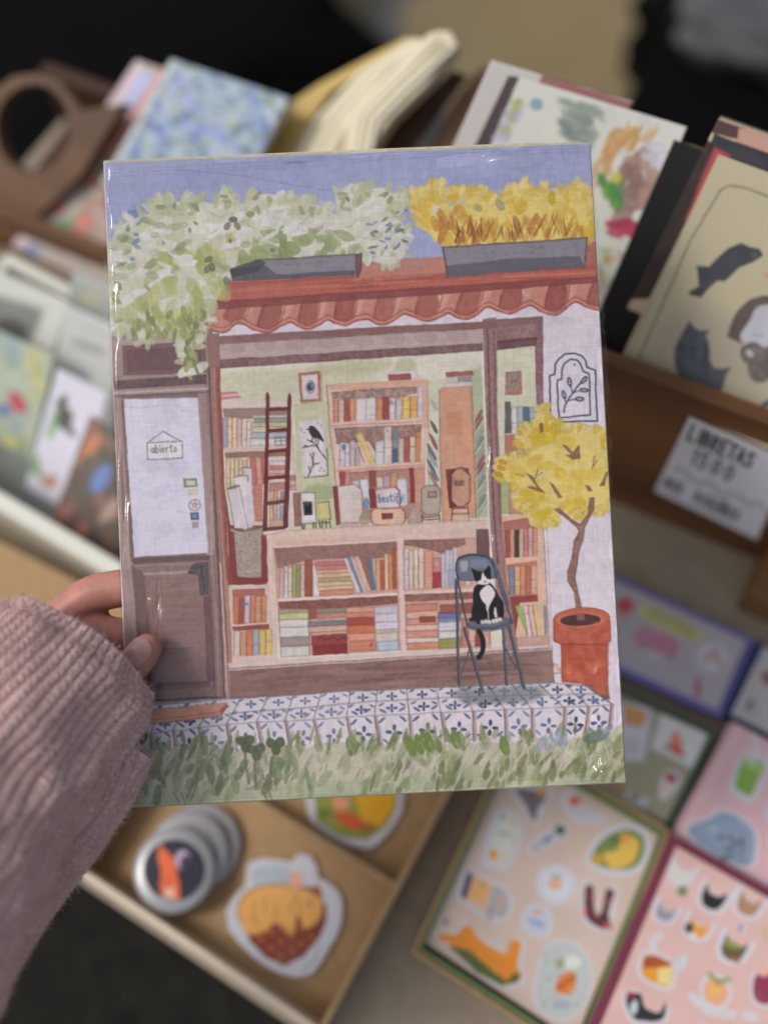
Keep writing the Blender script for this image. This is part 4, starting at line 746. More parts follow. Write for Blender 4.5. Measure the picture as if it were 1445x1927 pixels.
    c.poly([(553, 760), (630, 752), (640, 990), (562, 1000)], (184, 187, 154), .75, soft=4, edge=.1); c.dab(600, 925, 60, 30, 0, (138, 156, 104), .5, soft=6)
    c.poly([(800, 720), (870, 700), (905, 680), (920, 985), (810, 990)], (190, 193, 172), .6, soft=4, edge=.1)
    c.poly([(880, 700), (906, 690), (920, 970), (888, 975)], (154, 168, 132), .6, soft=4, edge=.1)
    # left tall shelf
    c.z = (200, 700, 3.6125)
    c.poly([(770, 130), (890, 125), (930, 170), (1240, 190), (1260, 300), (1310, 1050), (850, 1050)], (204, 190, 182), .95)
    c.poly([(775, 135), (885, 130), (915, 170), (780, 185)], (196, 120, 118), .8); c.line([(780, 158), (900, 152)], (220, 196, 200), 3, .9)
    c.poly([(790, 245), (1230, 240), (1232, 280), (1100, 300), (960, 320), (800, 300)], (148, 118, 112), .9)
    def books(x0, y0, x1, y1, hs, cols, lean=0, out=RED, a=.8, ow=1.5):
        n = len(hs); dx, dy = (x1-x0)/n, (y1-y0)/n
        for i in range(n):
            xa, ya = x0+dx*i, y0+dy*i; h = hs[i]; l = lean*(1 if not isinstance(lean, list) else 1)
            col = cols[i % len(cols)]
            col = tuple(min(255, max(0, v+R.uniform(-7, 7))) for v in col)
            q = [(xa+1, ya), (xa+dx-1, ya+dy), (xa+dx-1+l, ya+dy-h), (xa+1+l, ya-h)]
            c.poly(q, col, .92, edge=.3); c.line([q[3], q[0]], out, ow, a*.7)
            if R.random() < .75: c.line([q[1], q[2]], out, ow*.8, a*.5)
            c.line([q[3], q[2]], out, ow*.8, a*.5)
            for _ in range(2):
                if R.random() < .5:
                    t = R.uniform(.15, .85); u = lambda A, B: (A[0]+(B[0]-A[0])*t, A[1]+(B[1]-A[1])*t)
                    c.line([u(q[0], q[3]), u(q[1], q[2])], out, ow, .4)
    def pile(x0, y0, w, sl, items, out=RED, a=.7):   # flat stack, bottom to top; items (h, colour, inset)
        y = y0
        for h, col, ins in items:
            q = [(x0+ins, y), (x0+w+ins*.3, y+sl), (x0+w+ins*.3, y+sl-h+1), (x0+ins, y-h+1)]
            c.poly(q, tuple(min(255, max(0, v+R.uniform(-6, 6))) for v in col), .92, edge=.3)
            c.line(q+[q[0]], out, 1.4, a*.6)
            if R.random() < .6: c.line([(x0+w*.15, y-h*.5+sl*.1), (x0+w*R.uniform(.4, .8), y-h*.5+sl*.6)], out, 1.1, .35)
            y -= h
    W_, P_, Y_, O_, B_, GN, RD, SAL = (206, 200, 208), (206, 178, 176), (212, 196, 140), (206, 148, 108), (128, 140, 166), (160, 168, 110), (158, 74, 72), (208, 152, 132)
    books(790, 515, 985, 505, [205, 200, 205, 190, 195, 170], [(156, 164, 196), (214, 198, 146), (218, 206, 170), P_, (214, 196, 170), W_])
    pile(975, 500, 250, -6, [(50, (200, 196, 200), 0), (40, (164, 172, 188), 10), (38, (206, 200, 170), 20), (30, (200, 194, 150), 10), (28, (150, 148, 140), 30), (22, (190, 186, 180), 20)], out=GRY)
    for l in ([(1145, 440), (1220, 436), (1222, 492), (1148, 495), (1145, 440)], [(1182, 440), (1185, 494)], [(1146, 466), (1220, 464)]): c.line(l, GRY, 1.6, .7)
    c.poly([(800, 520), (1250, 505), (1250, 535), (805, 545)], (208, 184, 172), .95); c.poly([(805, 545), (1245, 532), (1245, 568), (810, 585)], (150, 108, 100), .9)
    books(815, 800, 980, 790, [210, 215, 205, 200, 190, 215], [(206, 194, 166), Y_, (208, 190, 160), (200, 190, 150), P_, (210, 186, 150)])
    books(985, 760, 1100, 755, [180, 178, 180], [(188, 112, 100), SAL, (178, 98, 88)], lean=-14)
    books(1000, 1015, 1060, 1012, [255], [(200, 128, 104)]); 
    for y in range(800, 1010, 26): c.line([(1008, y), (1052, y-6)], (160, 80, 66), 1.4, .5)
    pile(1105, 720, 110, 0, [(34, SAL, 0), (28, P_, 0), (26, (190, 130, 110), 4), (30, W_, 0)])
    c.poly([(1105, 750), (1215, 742), (1215, 800), (1105, 808)], (176, 118, 108), .85)
    books(1110, 885, 1210, 880, [80, 78, 82, 70], [(214, 180, 140), SAL, (206, 190, 150), B_])
    books(1110, 1010, 1205, 1006, [110, 108, 112, 100], [(214, 190, 140), P_, (176, 190, 196), (150, 162, 190)])
    c.poly([(1105, 1000), (1205, 994), (1205, 1050), (1105, 1056)], (190, 150, 130), .8)
    c.poly([(1240, 640), (1275, 640), (1310, 1050), (1232, 1062)], (206, 196, 194), .9); pile(1245, 800, 40, 0, [(34, SAL, 0), (34, P_, 0), (34, (190, 120, 110), 0)])
    # ladder
    LAD = (116, 42, 46)
    c.poly([(1083, 150), (1098, 132), (1108, 160), (1100, 560), (1092, 1075), (1060, 1085), (1078, 560)], LAD, .96)
    c.poly([(1232, 158), (1244, 138), (1256, 165), (1250, 520), (1232, 1055), (1200, 1062), (1222, 520)], LAD, .96)
    for y, l, r in ((252, 1098, 1240), (394, 1096, 1236), (535, 1094, 1232), (715, 1092, 1226), (884, 1088, 1220), (1062, 1080, 1215)):
        c.poly([(l, y-8), (r, y-20), (r, y+4), (l, y+16)], LAD, .93)
    # rolls in basket
    c.poly([(800, 760), (840, 1040), (1060, 1040), (1090, 1380), (1095, 1440), (860, 1445), (830, 1200)], (140, 62, 60), .9)
    c.poly([(822, 795), (900, 775), (960, 1060), (868, 1060)], (200, 194, 206), 1); c.poly([(862, 712), (960, 702), (995, 1050), (930, 1070)], (206, 200, 210), 1)
    c.poly([(920, 655), (985, 650), (1010, 1040), (960, 1050), (955, 700)], (202, 196, 206), 1)
    c.ell(862, 782, 45, 11, -14, (150, 144, 140), .9); c.line([(820, 792), (862, 780), (905, 768)], G, 2, .8); c.line([(862, 715), (900, 700), (960, 704), (962, 740)], G, 1.8, .8); c.line([(895, 665), (930, 648), (980, 652)], G, 2, .8)
    c.line([(822, 800), (868, 1050)], G, 1.6, .6); c.line([(905, 780), (958, 1060)], RED, 1.6, .6); c.line([(985, 660), (1006, 1030)], (160, 120, 140), 1.6, .5)
    c.poly([(840, 1055), (900, 1075), (1060, 1050), (1058, 1390), (960, 1402), (880, 1398)], (166, 156, 144), 1, edge=.4, smooth=False)
    for k in range(150):
        x, y = R.uniform(860, 1045), R.uniform(1075, 1385); c.dab(x, y, R.uniform(6, 20), R.uniform(4, 9), R.uniform(-20, 20), R.choice([(112, 104, 92), (200, 192, 178), (134, 120, 104)]), .5, edge=.2)
    c.line([(842, 1058), (900, 1078), (1000, 1068), (1058, 1045)], (84, 72, 66), 2.4, .8, smooth=True)
    # columns at the left of the window
    c.z = (0, 0, 1)
    c.poly([(388, 625), (412, 640), (414, 700), (420, 860), (432, 1100), (440, 1312), (424, 1312), (412, 1100), (398, 860), (390, 700)], (180, 140, 126), 1, edge=.1)
    c.poly([(390, 690), (399, 690), (410, 950), (427, 1180), (432, 1312), (420, 1312), (404, 1000), (395, 800)], (110, 76, 80), .85, grain=.2)
    c.poly([(405, 640), (413, 690), (420, 860), (431, 1090), (424, 1092), (410, 860), (404, 700)], (148, 70, 66), .9, grain=.2)
    for k in range(14):
        t = R.uniform(0, 1); x = 394+t*14; c.line([(x, 690), (x+7, 860), (x+20, 1100), (x+27, 1300)], R.choice([(120, 80, 78), (206, 170, 150), (160, 90, 80)]), R.uniform(1, 3), .35)
    c.line([(414, 1060), (421, 1180), (428, 1310)], (206, 188, 186), 3.5, .8)
    # pictures on the wall
    c.z = (500, 650, 3.6125)
    c.poly([(220, 185), (370, 172), (376, 375), (236, 386)], (176, 92, 80), .95, grain=.2); c.poly([(240, 202), (352, 192), (358, 360), (250, 368)], (208, 202, 208), .97)
    c.ell(303, 280, 32, 46, 0, (126, 136, 160), .9, grain=.3); c.ell(303, 278, 20, 26, 0, (56, 60, 78), .9); c.ell(312, 272, 12, 15, 0, (140, 148, 168), .9)
    c.line([(378, 180), (384, 376), (250, 392)], (150, 156, 112), 3, .6)
    c.poly([(224, 515), (392, 495), (415, 880), (256, 892)], (203, 196, 206), .98, edge=.15); c.line([(415, 700), (420, 882), (258, 896)], (98, 104, 78), 2.4, .8)
    K = (58, 50, 52)
    c.poly([(270, 568), (292, 560), (296, 546), (325, 548), (345, 570), (368, 600), (392, 655), (352, 632), (318, 622), (298, 595), (290, 572)], K, .95, smooth=True)
    for l in ([(318, 622), (312, 655)], [(335, 632), (340, 652)], [(280, 640), (330, 662), (372, 725), (410, 770)], [(252, 690), (330, 678), (352, 690)], [(262, 675), (285, 688)], [(345, 690), (355, 640)], [(285, 888), (322, 810), (316, 770), (300, 735)], [(322, 805), (362, 798)], [(318, 770), (325, 735), (322, 728)], [(300, 850), (292, 825)]): c.line(l, (82, 62, 64), 2.4, .85)
    for p in ((240, 560), (240, 575), (352, 525), (375, 545), (258, 590), (362, 850), (375, 832), (390, 850)): c.ell(p[0], p[1], 4, 4, 0, (80, 66, 70), .8)
    # central bookcase
    c.poly([(415, 265), (1095, 232), (1080, 960), (1180, 1200), (500, 1225), (470, 900)], (212, 184, 174), 1)
    c.poly([(420, 262), (1085, 228), (1100, 300), (1110, 560), (1065, 560), (1050, 290), (450, 300)], (208, 160, 136), .8, edge=.15)
    c.line([(415, 265), (430, 560), (470, 900), (485, 1200)], RED, 2, .6); c.line([(1100, 240), (1100, 800), (1110, 960)], (170, 120, 110), 2, .6)
    c.poly([(445, 315), (600, 300), (1020, 275), (1025, 320), (900, 352), (600, 365), (450, 362)], (140, 112, 104), .85, grain=.35)
    books(455, 520, 640, 510, [150, 148, 150, 158, 150], [(196, 132, 128), P_, (168, 86, 84), O_, (210, 180, 150)], lean=0)
    c.line([(530, 370), (570, 505)], RD, 5, .6)
    books(612, 512, 745, 500, [150, 148], [(204, 198, 208), (202, 196, 206)], out=(150, 150, 170)); books(748, 508, 835, 500, [145, 150], [(206, 140, 96), (152, 66, 66)])
    books(838, 500, 920, 496, [150, 140], [(202, 196, 210), (186, 180, 186)], out=GRY); books(925, 492, 1030, 488, [146, 140], [(222, 190, 96), (216, 170, 92)]); books(1030, 488, 1062, 486, [210], [(204, 194, 212)], out=(150, 140, 170))
    c.line([(852, 368), (846, 388), (862, 396)], GRY, 1.6, .8); c.poly([(838, 172), (1020, 165), (1040, 225), (830, 235)], (206, 196, 206), .95, edge=.3); c.poly([(830, 196), (980, 188), (985, 230), (832, 238)], (160, 74, 76), .85)
    c.poly([(440, 525), (1060, 488), (1065, 520), (460, 555)], (214, 182, 170), 1, edge=.15); c.line([(440, 545), (1060, 512)], RED, 1.6, .5)
    c.poly([(462, 560), (1055, 532), (1050, 610), (900, 640), (780, 640), (740, 720), (700, 650), (480, 670)], (142, 106, 100), .9, grain=.25)
    books(500, 820, 640, 812, [160, 145, 170, 120], [(196, 198, 214), (200, 196, 206), (186, 180, 180), (176, 166, 160)], out=GRY)
    c.ell(527, 690, 14, 20, 0, (92, 118, 170), .85); c.poly([(612, 612), (640, 590), (655, 600), (742, 790), (700, 806)], (216, 190, 118), .97, edge=.35); c.line([(600, 620), (665, 790)], GRY, 2, .6)
    books(740, 808, 800, 805, [160], [(196, 192, 204)], out=GRY); books(800, 805, 855, 800, [255], [(202, 194, 190)]); c.text('1', 822, 575, 10, 0, GRY, 1.4)
    books(858, 798, 898, 796, [225], [(130, 140, 152)], out=GRY); c.poly([(858, 700), (896, 698), (896, 792), (860, 796)], (74, 92, 130), .8)
    books(900, 798, 1052, 790, [170, 175, 180, 210], [(190, 190, 168), (172, 84, 78), (210, 190, 170), (204, 128, 88)], lean=0)
    c.poly([(470, 825), (1085, 785), (1085, 820), (480, 862)], (214, 178, 162), 1, edge=.15); c.line([(480, 848), (1080, 812)], RED, 1.5, .5)
    c.poly([(495, 862), (1080, 825), (1082, 1000), (960, 1180), (520, 1180)], (168, 118, 108), .9, grain=.2)
    books(500, 945, 570, 942, [90, 90], [(164, 80, 76), (204, 156, 130)]); books(585, 1000, 690, 995, [85, 88], [(190, 182, 188), (200, 196, 208)], out=GRY)
    c.poly([(640, 915), (690, 905), (715, 1110), (670, 1120)], (196, 200, 216), .95); c.ell(682, 1075, 20, 40, -4, (106, 130, 172), .8)
    c.poly([(697, 850), (745, 848), (742, 960), (702, 965)], (150, 84, 72), .95); c.poly([(700, 970), (738, 970), (748, 1100), (706, 1108)], (132, 52, 54), .95)
    books(748, 965, 890, 955, [70, 75, 88], [(200, 194, 200), (190, 170, 176), (206, 156, 130)])
    c.poly([(890, 910), (950, 905), (962, 1085), (905, 1092)], (196, 200, 214), .95, edge=.3); c.poly([(905, 1010), (945, 1006), (950, 1070), (910, 1074)], (150, 168, 200), .6)
    c.poly([(972, 830), (1004, 828), (1016, 1070), (984, 1075)], (150, 58, 60), .95); c.poly([(1004, 830), (1080, 825), (1082, 1180), (1016, 1180)], (200, 148, 130), .95)
    c.poly([(962, 1075), (1060, 1060), (1062, 1205), (962, 1212)], (170, 146, 132), .85, grain=.4)
    def rbox(x0, y0, x1, y1, col, ch=30, out=RED, ow=2.2):
        q = [(x0+ch, y0), (x1-ch, y0-4), (x1, y0+ch), (x1, y1-ch), (x1-ch, y1), (x0+ch, y1+2), (x0, y1-ch), (x0, y0+ch)]
        c.poly(q, col, .97, edge=.25); c.line(q+[q[0]], out, ow, .8)
    c.poly([(452, 955), (485, 950), (512, 1205), (480, 1225)], (140, 66, 62), .95)
    c.poly([(485, 955), (600, 942), (650, 980), (660, 1130), (635, 1200), (505, 1205)], (202, 190, 186), 1, edge=.2); c.line([(485, 955), (600, 942), (650, 980), (660, 1130), (635, 1200), (505, 1205), (485, 955)], RED, 1.8, .7)
    for y in (1010, 1028, 1046): c.line([(510, y), (600, y-8)], (160, 170, 196), 3, .4)
    c.poly([(742, 985), (880, 965), (902, 985), (908, 1098), (752, 1110)], (204, 194, 200), 1, edge=.2); c.text('bestify', 760, 1015, 50, -4, (72, 104, 156), 1.9, sp=.62, asp=.5)
    c.line([(742, 985), (735, 850), (745, 990), (752, 1110)], RED, 2, .6); c.line([(880, 965), (905, 985), (910, 1100)], RED, 3, .85)
    rbox(712, 1108, 945, 1218, (214, 178, 152), 26); c.poly([(785, 1142), (860, 1138), (862, 1178), (788, 1180)], (132, 58, 58), .9)
    for x in (570, 640, 505): c.poly([(x, 1205), (x+60, 1200), (x+62, 1228), (x+2, 1232)], (196, 170, 164), .8, edge=.4)
    c.poly([(630, 1170), (690, 1090), (705, 1200), (650, 1220)], (160, 150, 128), .8)
    # small frames/stools by the ladder
    c.poly([(180, 1000), (232, 1000), (240, 1225), (195, 1228)], (150, 96, 84), .9); c.poly([(232, 1000), (330, 996), (348, 1205), (240, 1212)], (206, 200, 204), 1, edge=.3)
    c.line([(232, 1000), (330, 996), (348, 1205), (240, 1212), (232, 1000)], GRY, 1.6, .8); c.poly([(250, 1062), (312, 1058), (318, 1150), (258, 1154)], (70, 58, 54), .95); c.poly([(264, 1078), (284, 1090), (304, 1074), (308, 1138), (268, 1142)], (32, 30, 34), .95)
    c.poly([(345, 1065), (428, 1058), (440, 1180), (360, 1186)], (200, 192, 120), .95, edge=.35); c.line([(345, 1065), (428, 1058), (440, 1180)], (96, 84, 60), 1.8, .8)
    for l in ([(245, 1215), (250, 1250)], [(262, 1215), (258, 1252)], [(320, 1205), (326, 1240)], [(336, 1202), (342, 1236)], [(362, 1186), (372, 1240)], [(385, 1186), (384, 1238)], [(408, 1182), (412, 1240)], [(432, 1180), (440, 1240)], [(362, 1205), (432, 1200)]): c.line(l, (72, 60, 54), 2.4, .85)
    # tall box + leaning boards
    c.poly([(1215, 180), (1400, 170), (1412, 200), (1225, 212)], (164, 84, 78), .9); c.poly([(1225, 212), (1408, 200), (1400, 245), (1230, 250)], (196, 188, 194), .9, edge=.3); c.poly([(1300, 212), (1400, 205), (1396, 242), (1302, 246)], (148, 134, 134), .8)
    c.poly([(1215, 250), (1395, 244), (1390, 280), (1218, 285)], (204, 198, 206), .95, edge=.4)
    c.z = (800, 700, 3.6125)
    for k, (x, y, L, col) in enumerate([(55, 220, 95, (190, 190, 176)), (55, 370, 100, (110, 108, 104)), (52, 470, 130, (172, 92, 84)), (40, 540, 130, (112, 120, 128)), (48, 590, 120, (160, 172, 180)), (40, 640, 120, (104, 118, 130)), (60, 690, 110, (110, 130, 160)), (50, 720, 120, (184, 130, 104))]):
        c.dab(x, y, L, 24, 62, col, .9, edge=.6)
    for k in range(15):
        y = 300+k*44; c.dab(358+k*2, y, 105, 20, -60, [(178, 92, 92), (180, 86, 90), (170, 176, 176), (132, 150, 148), (190, 196, 190)][0 if k in (0, 1) else (k % 3)+2 if k not in (7, 8) else 1], .85, edge=.6)
        c.line([(330+k*2, y+58), (385+k*2, y-32)], (88, 84, 86), 1.4, .6)
    c.poly([(92, 118), (120, 100), (308, 92), (318, 140), (330, 560), (345, 985), (305, 990), (290, 940), (180, 960), (178, 1018), (118, 1022), (98, 560)], (206, 150, 122), 1, edge=.15)
    c.poly([(145, 270), (240, 268), (245, 420), (150, 425)], (194, 128, 92), .5, soft=8, edge=.1)
    for k in range(40): c.line([(R.uniform(105, 300), R.uniform(130, 960)), ]*1+[(R.uniform(110, 310), R.uniform(130, 960))][:0] or [(200, 300), (201, 302)], (190, 130, 104), 2, .1)
    c.line([(92, 118), (98, 560), (118, 1022)], RED, 1.8, .6); c.line([(310, 95), (330, 560), (345, 985)], RED, 1.8, .6)
    c.poly([(135, 660), (290, 650), (300, 800), (290, 900), (160, 925)], (124, 52, 54), .95); rbox(172, 652, 300, 915, (192, 148, 124), 42, out=(96, 50, 46)); c.poly([(240, 655), (290, 655), (292, 700)], (120, 88, 82), .7)
    c.poly([(188, 738), (258, 732), (260, 768), (190, 772)], (142, 108, 98), .9, edge=.5); c.line([(205, 735), (206, 770)], (80, 50, 50), 1.5, .7); c.line([(235, 735), (236, 770)], (80, 50, 50), 1.5, .7)
    for y in (925, 945, 965): c.line([(185, y), (285, y-6)], RED if y != 945 else (206, 190, 190), 3, .8)
    c.line([(180, 925), (178, 1020)], (90, 50, 50), 2.4, .8); c.line([(285, 915), (296, 1015)], (90, 50, 50), 2.4, .8); c.poly([(184, 975), (292, 968), (296, 1010), (182, 1016)], (214, 176, 148), .9)
    rbox(-30, 770, 100, 965, (176, 160, 148), 26, out=(112, 98, 96)); c.poly([(15, 812), (75, 808), (76, 846), (18, 850)], (164, 138, 130), .9, edge=.5); c.line([(15, 812), (75, 808), (76, 846), (18, 850), (15, 812)], (110, 70, 66), 1.8, .8)
    for l in ([(-25, 965), (-25, 1010)], [(90, 960), (98, 1012)], [(-20, 985), (92, 975)], [(-20, 1003), (92, 995)]): c.line(l, (88, 62, 62), 2.4, .8)
    # main counter edges
    c.z = (480, 980, 3.6125)
    c.poly([(62, 90), (230, 60), (1000, 20), (1560, -10), (1590, 130), (1010, 130), (960, 140), (120, 180), (140, 560), (150, 930), (160, 960), (110, 965), (85, 560), (66, 100)], (208, 184, 174), 1, edge=.15)
    c.poly([(130, 130), (950, 95), (955, 130), (140, 170)], (202, 160, 140), .5, edge=0, soft=5); c.poly([(1010, 60), (1500, 45), (1500, 95), (1010, 115)], (204, 170, 160), .5, edge=0, soft=6)
    c.line([(130, 178), (960, 134)], (222, 206, 206), 3, .8); c.line([(62, 92), (230, 62), (1000, 24), (1560, -6)], (176, 130, 122), 1.6, .6)
    c.poly([(120, 180), (960, 138), (985, 880), (175, 925)], (196, 150, 136), 1)
    c.poly([(128, 186), (958, 138), (962, 210), (860, 250), (700, 262), (600, 250), (330, 270), (150, 322)], (142, 104, 98), .92, grain=.15, edge=.1)
    books(165, 522, 335, 515, [205, 215, 205, 225, 220, 215], [P_, W_, (206, 190, 186), GN, (150, 160, 96), P_])
    books(335, 515, 440, 508, [250, 215], [(160, 80, 68), W_]); pile(425, 510, 235, -14, [(38, (204, 140, 112), 10), (26, (218, 196, 160), 0), (28, (212, 202, 150), -5), (30, (180, 180, 110), 0), (28, (222, 196, 150), -5), (26, (218, 170, 140), -8), (26, (206, 130, 120), -15), (30, (200, 118, 112), -20)])
    c.poly([(600, 250), (660, 240), (745, 478), (690, 486)], (204, 200, 210), .95, edge=.3); c.poly([(622, 245), (650, 240), (735, 480), (715, 484)], (118, 128, 146), .9); c.poly([(668, 240), (710, 236), (790, 470), (750, 478)], (206, 168, 158), .95, edge=.3); c.poly([(705, 238), (762, 245), (810, 468), (785, 472)], (156, 102, 92), .95)
    c.poly([(760, 250), (790, 248), (818, 468), (795, 472)], (96, 122, 142), .95); books(820, 470, 960, 462, [205, 200, 245, 235, 280], [(206, 162, 132), (190, 92, 74), (216, 190, 160), (206, 140, 92), (180, 92, 52)])
    c.poly([(150, 528), (965, 486), (968, 505), (160, 548)], (222, 206, 206), .95, edge=.1); c.poly([(158, 548), (965, 505), (966, 560), (600, 590), (165, 600)], (130, 80, 72), .9, grain=.15)
    c.poly([(345, 590), (415, 585), (415, 670), (345, 680)], (156, 88, 76), .9)
    pile(175, 925, 190, -8, [(72, (196, 190, 192), 0), (60, (150, 142, 142), 0), (70, (206, 202, 212), -8), (50, (204, 200, 210), -12), (46, (192, 194, 130), -14), (20, (180, 176, 140), -14)], out=GRY)
    pile(385, 915, 240, -14, [(70, (138, 48, 50), 4), (66, (158, 66, 62), -6), (20, (204, 170, 150), -14), (40, (206, 166, 148), -26), (34, (122, 128, 136), -28), (20, (186, 180, 180), -10), (34, (196, 130, 112), 30), (34, (136, 134, 128), 34)])
    c.line([(420, 805), (450, 790), (470, 812), (500, 800), (530, 790), (560, 812), (600, 790), (615, 800)], (84, 30, 34), 2, .7)
    pile(640, 885, 180, -8, [(70, (206, 128, 104), 0), (50, (210, 150, 124), -4), (52, (204, 112, 78), -14), (54, (176, 80, 56), -20), (34, (206, 136, 114), -34), (36, (208, 150, 130), -24)])
    c.line([(775, 845), (800, 835)], RD, 3, .7); c.line([(790, 828), (788, 852)], RD, 3, .7)
    pile(830, 885, 145, -8, [(64, (172, 180, 204), 0), (60, (198, 192, 190), -14), (22, (200, 190, 150), -16), (52, (200, 196, 210), -18), (56, (198, 196, 212), -22), (50, (190, 190, 206), -24)], out=(120, 120, 150))
    c.poly([(960, 140), (1005, 135), (1025, 885), (990, 890)], (214, 188, 184), 1, edge=.15); c.line([(962, 140), (990, 888)], (186, 120, 100), 2, .5); c.line([(1005, 140), (1026, 880)], RED, 1.5, .4)
    c.poly([(1008, 130), (1590, 105), (1600, 860), (1030, 882)], (198, 156, 142), 1)
    c.poly([(1010, 130), (1425, 120), (1425, 160), (1260, 220), (1140, 185), (1010, 165)], (140, 100, 94), .9, grain=.2)
    books(1010, 465, 1140, 460, [275, 260, 270, 275], [(196, 186, 190), (206, 186, 190), (212, 200, 170), (210, 196, 180)]); books(1145, 458, 1262, 450, [250, 200], [(204, 146, 134), (200, 130, 124)])
    c.poly([(1200, 350), (1258, 346), (1262, 452), (1205, 458)], (166, 62, 66), .9); c.ell(1232, 295, 20, 22, 0, (206, 160, 156), .9, edge=.6)
    books(1262, 450, 1372, 442, [230, 250, 245, 265], [(196, 192, 206), (206, 202, 214), (186, 190, 206), (198, 196, 210)], out=(130, 130, 160)); c.poly([(1300, 335), (1355, 330), (1355, 436), (1305, 440)], (140, 152, 184), .6)
    books(1380, 440, 1590, 430, [150, 120, 150, 130, 140], [(204, 150, 136), (206, 190, 180), SAL, (190, 130, 110), P_])
    c.poly([(1008, 480), (1590, 450), (1592, 480), (1010, 500)], (216, 190, 184), .95, edge=.1); c.poly([(1012, 502), (1590, 480), (1590, 520), (1150, 545), (1015, 545)], (138, 86, 76), .9, grain=.2)
    pile(1035, 870, 210, -12, [(40, (206, 134, 106), 0), (34, (212, 196, 196), -4), (46, (206, 146, 130), -6), (40, (214, 184, 164), -8), (44, (206, 150, 132), -10), (46, (212, 176, 150), -12), (50, (204, 126, 114), -12), (20, (206, 168, 160), -14)])
    c.poly([(1112, 650), (1222, 645), (1225, 685), (1115, 692)], (152, 78, 58), .9, edge=.4)
    pile(1245, 865, 150, -6, [(66, (150, 162, 90), 0), (50, (200, 200, 204), 0), (60, (206, 204, 212), 0), (70, (92, 116, 176), 0)], out=GRY)
    c.poly([(1245, 680), (1400, 672), (1400, 720), (1250, 730)], (190, 196, 214), .6, soft=8); c.poly([(1255, 570), (1590, 540), (1590, 620), (1255, 630)], (150, 74, 64), .8)
    books(1400, 860, 1590, 850, [200, 230, 210, 190], [(196, 120, 96), (214, 168, 150), (150, 60, 52), (206, 160, 150)])
    # left lower small shelves
    c.z = (200, 1000, 3.211)
    c.poly([(735, 335), (970, 318), (1025, 770), (770, 800)], (206, 182, 174), 1, edge=.1)
    c.poly([(758, 350), (955, 340), (965, 550), (775, 560)], (168, 96, 82), .9)
    books(765, 556, 968, 548, [165, 150, 168, 170, 160, 165], [(206, 124, 84), (164, 84, 70), (198, 196, 210), (206, 132, 100), (210, 156, 120), (204, 136, 100)])
    c.poly([(760, 575), (985, 560), (985, 590), (765, 600)], (150, 70, 60), .9); books(770, 755, 1000, 742, [150, 145, 150, 148, 150, 152], [(212, 190, 180), (206, 150, 120), (204, 110, 84), (150, 168, 186), (212, 186, 90), (214, 190, 100)])
    c.line([(820, 440), (850, 436)], (90, 120, 170), 5, .8)
    c.poly([(740, 0), (770, 0), (790, 270), (975, 285), (978, 305), (735, 322)], (140, 60, 60), .9); c.poly([(935, 20), (965, 20), (975, 300), (938, 290)], (140, 60, 60), .9)
    c.z = (0, 0, 1)
    # base of the shop front
    c.poly([(428, 1248), (480, 1244), (880, 1220), (1038, 1213), (1040, 1226), (430, 1262)], (204, 184, 182), .95, edge=.15)
    c.poly([(428, 1262), (1038, 1222), (1042, 1286), (432, 1314)], (140, 108, 102), 1, edge=.2)
    for k in range(60):
        x = R.uniform(435, 960); y = 1264-(x-430)*.062+R.uniform(2, 44)
        c.line([(x, y), (x+R.uniform(40, 140), y-R.uniform(2, 8))], R.choice([(106, 76, 74), (164, 132, 124), (124, 86, 80), (120, 80, 74)]), R.uniform(2, 7), .35)
    c.line([(432, 1258), (1038, 1219)], (120, 84, 80), 3, .6); c.line([(430, 1250), (432, 1314)], (188, 160, 152), 3, .6); c.line([(434, 1314), (860, 1293), (1042, 1285)], (104, 80, 78), 3, .6)
    c.poly([(1012, 1228), (1038, 1226), (1040, 1284), (1014, 1286)], (158, 126, 116), .6)
    # right window + shelves
    c.z = (800, 700, 3.6125)
    c.poly([(470, -160), (735, -180), (770, 900), (500, 1010)], (196, 198, 174), 1, edge=.1, soft=2)
    c.poly([(540, -5), (650, -10), (655, 150), (542, 155)], (168, 108, 100), .9, grain=.2); c.poly([(556, 12), (625, 8), (630, 125), (560, 132)], (156, 142, 136), .9, grain=.4)
    for l in ([(575, 110), (590, 40), (580, 30)], [(600, 120), (610, 50)], [(575, 70), (620, 60)]): c.line(l, (90, 74, 74), 1.6, .7)
    books(540, 415, 580, 413, [215], [(92, 92, 92)], out=GRY); books(582, 413, 745, 405, [175, 180, 175, 170], [(204, 202, 212), (168, 182, 176), (86, 118, 152), (150, 170, 180)], out=GRY)
    c.poly([(535, 425), (700, 415), (690, 570), (540, 580)], (182, 108, 94), .9); c.poly([(500, 740), (560, 730), (570, 960), (520, 965)], (160, 176, 120), .9); c.poly([(560, 750), (700, 740), (700, 960), (570, 965)], (186, 130, 110), .9)
    c.z = (800, 1000, 3.6125)
    c.poly([(480, -100), (700, -130), (790, -60), (830, 770), (560, 780), (520, 330)], (212, 176, 152), 1, edge=.1)
    c.poly([(525, -70), (700, -95), (745, -60), (755, 165), (540, 180)], (176, 104, 94), .9)
    books(540, 182, 760, 165, [195, 200, 190, 195, 190, 195, 190], [(176, 88, 80), (206, 150, 130), (70, 62, 66), (206, 180, 170), (206, 130, 120), P_, (206, 160, 140)])
    c.poly([(545, 225), (755, 198), (760, 425), (570, 440)], (190, 120, 100), .9); books(565, 425, 755, 418, [190, 185, 190, 185, 190], [(110, 136, 176), (216, 180, 130), (206, 140, 100), (196, 116, 96), (206, 164, 150)])
    c.poly([(570, 440), (760, 428), (765, 470), (640, 480), (610, 700), (590, 560)], (148, 64, 62), .92)
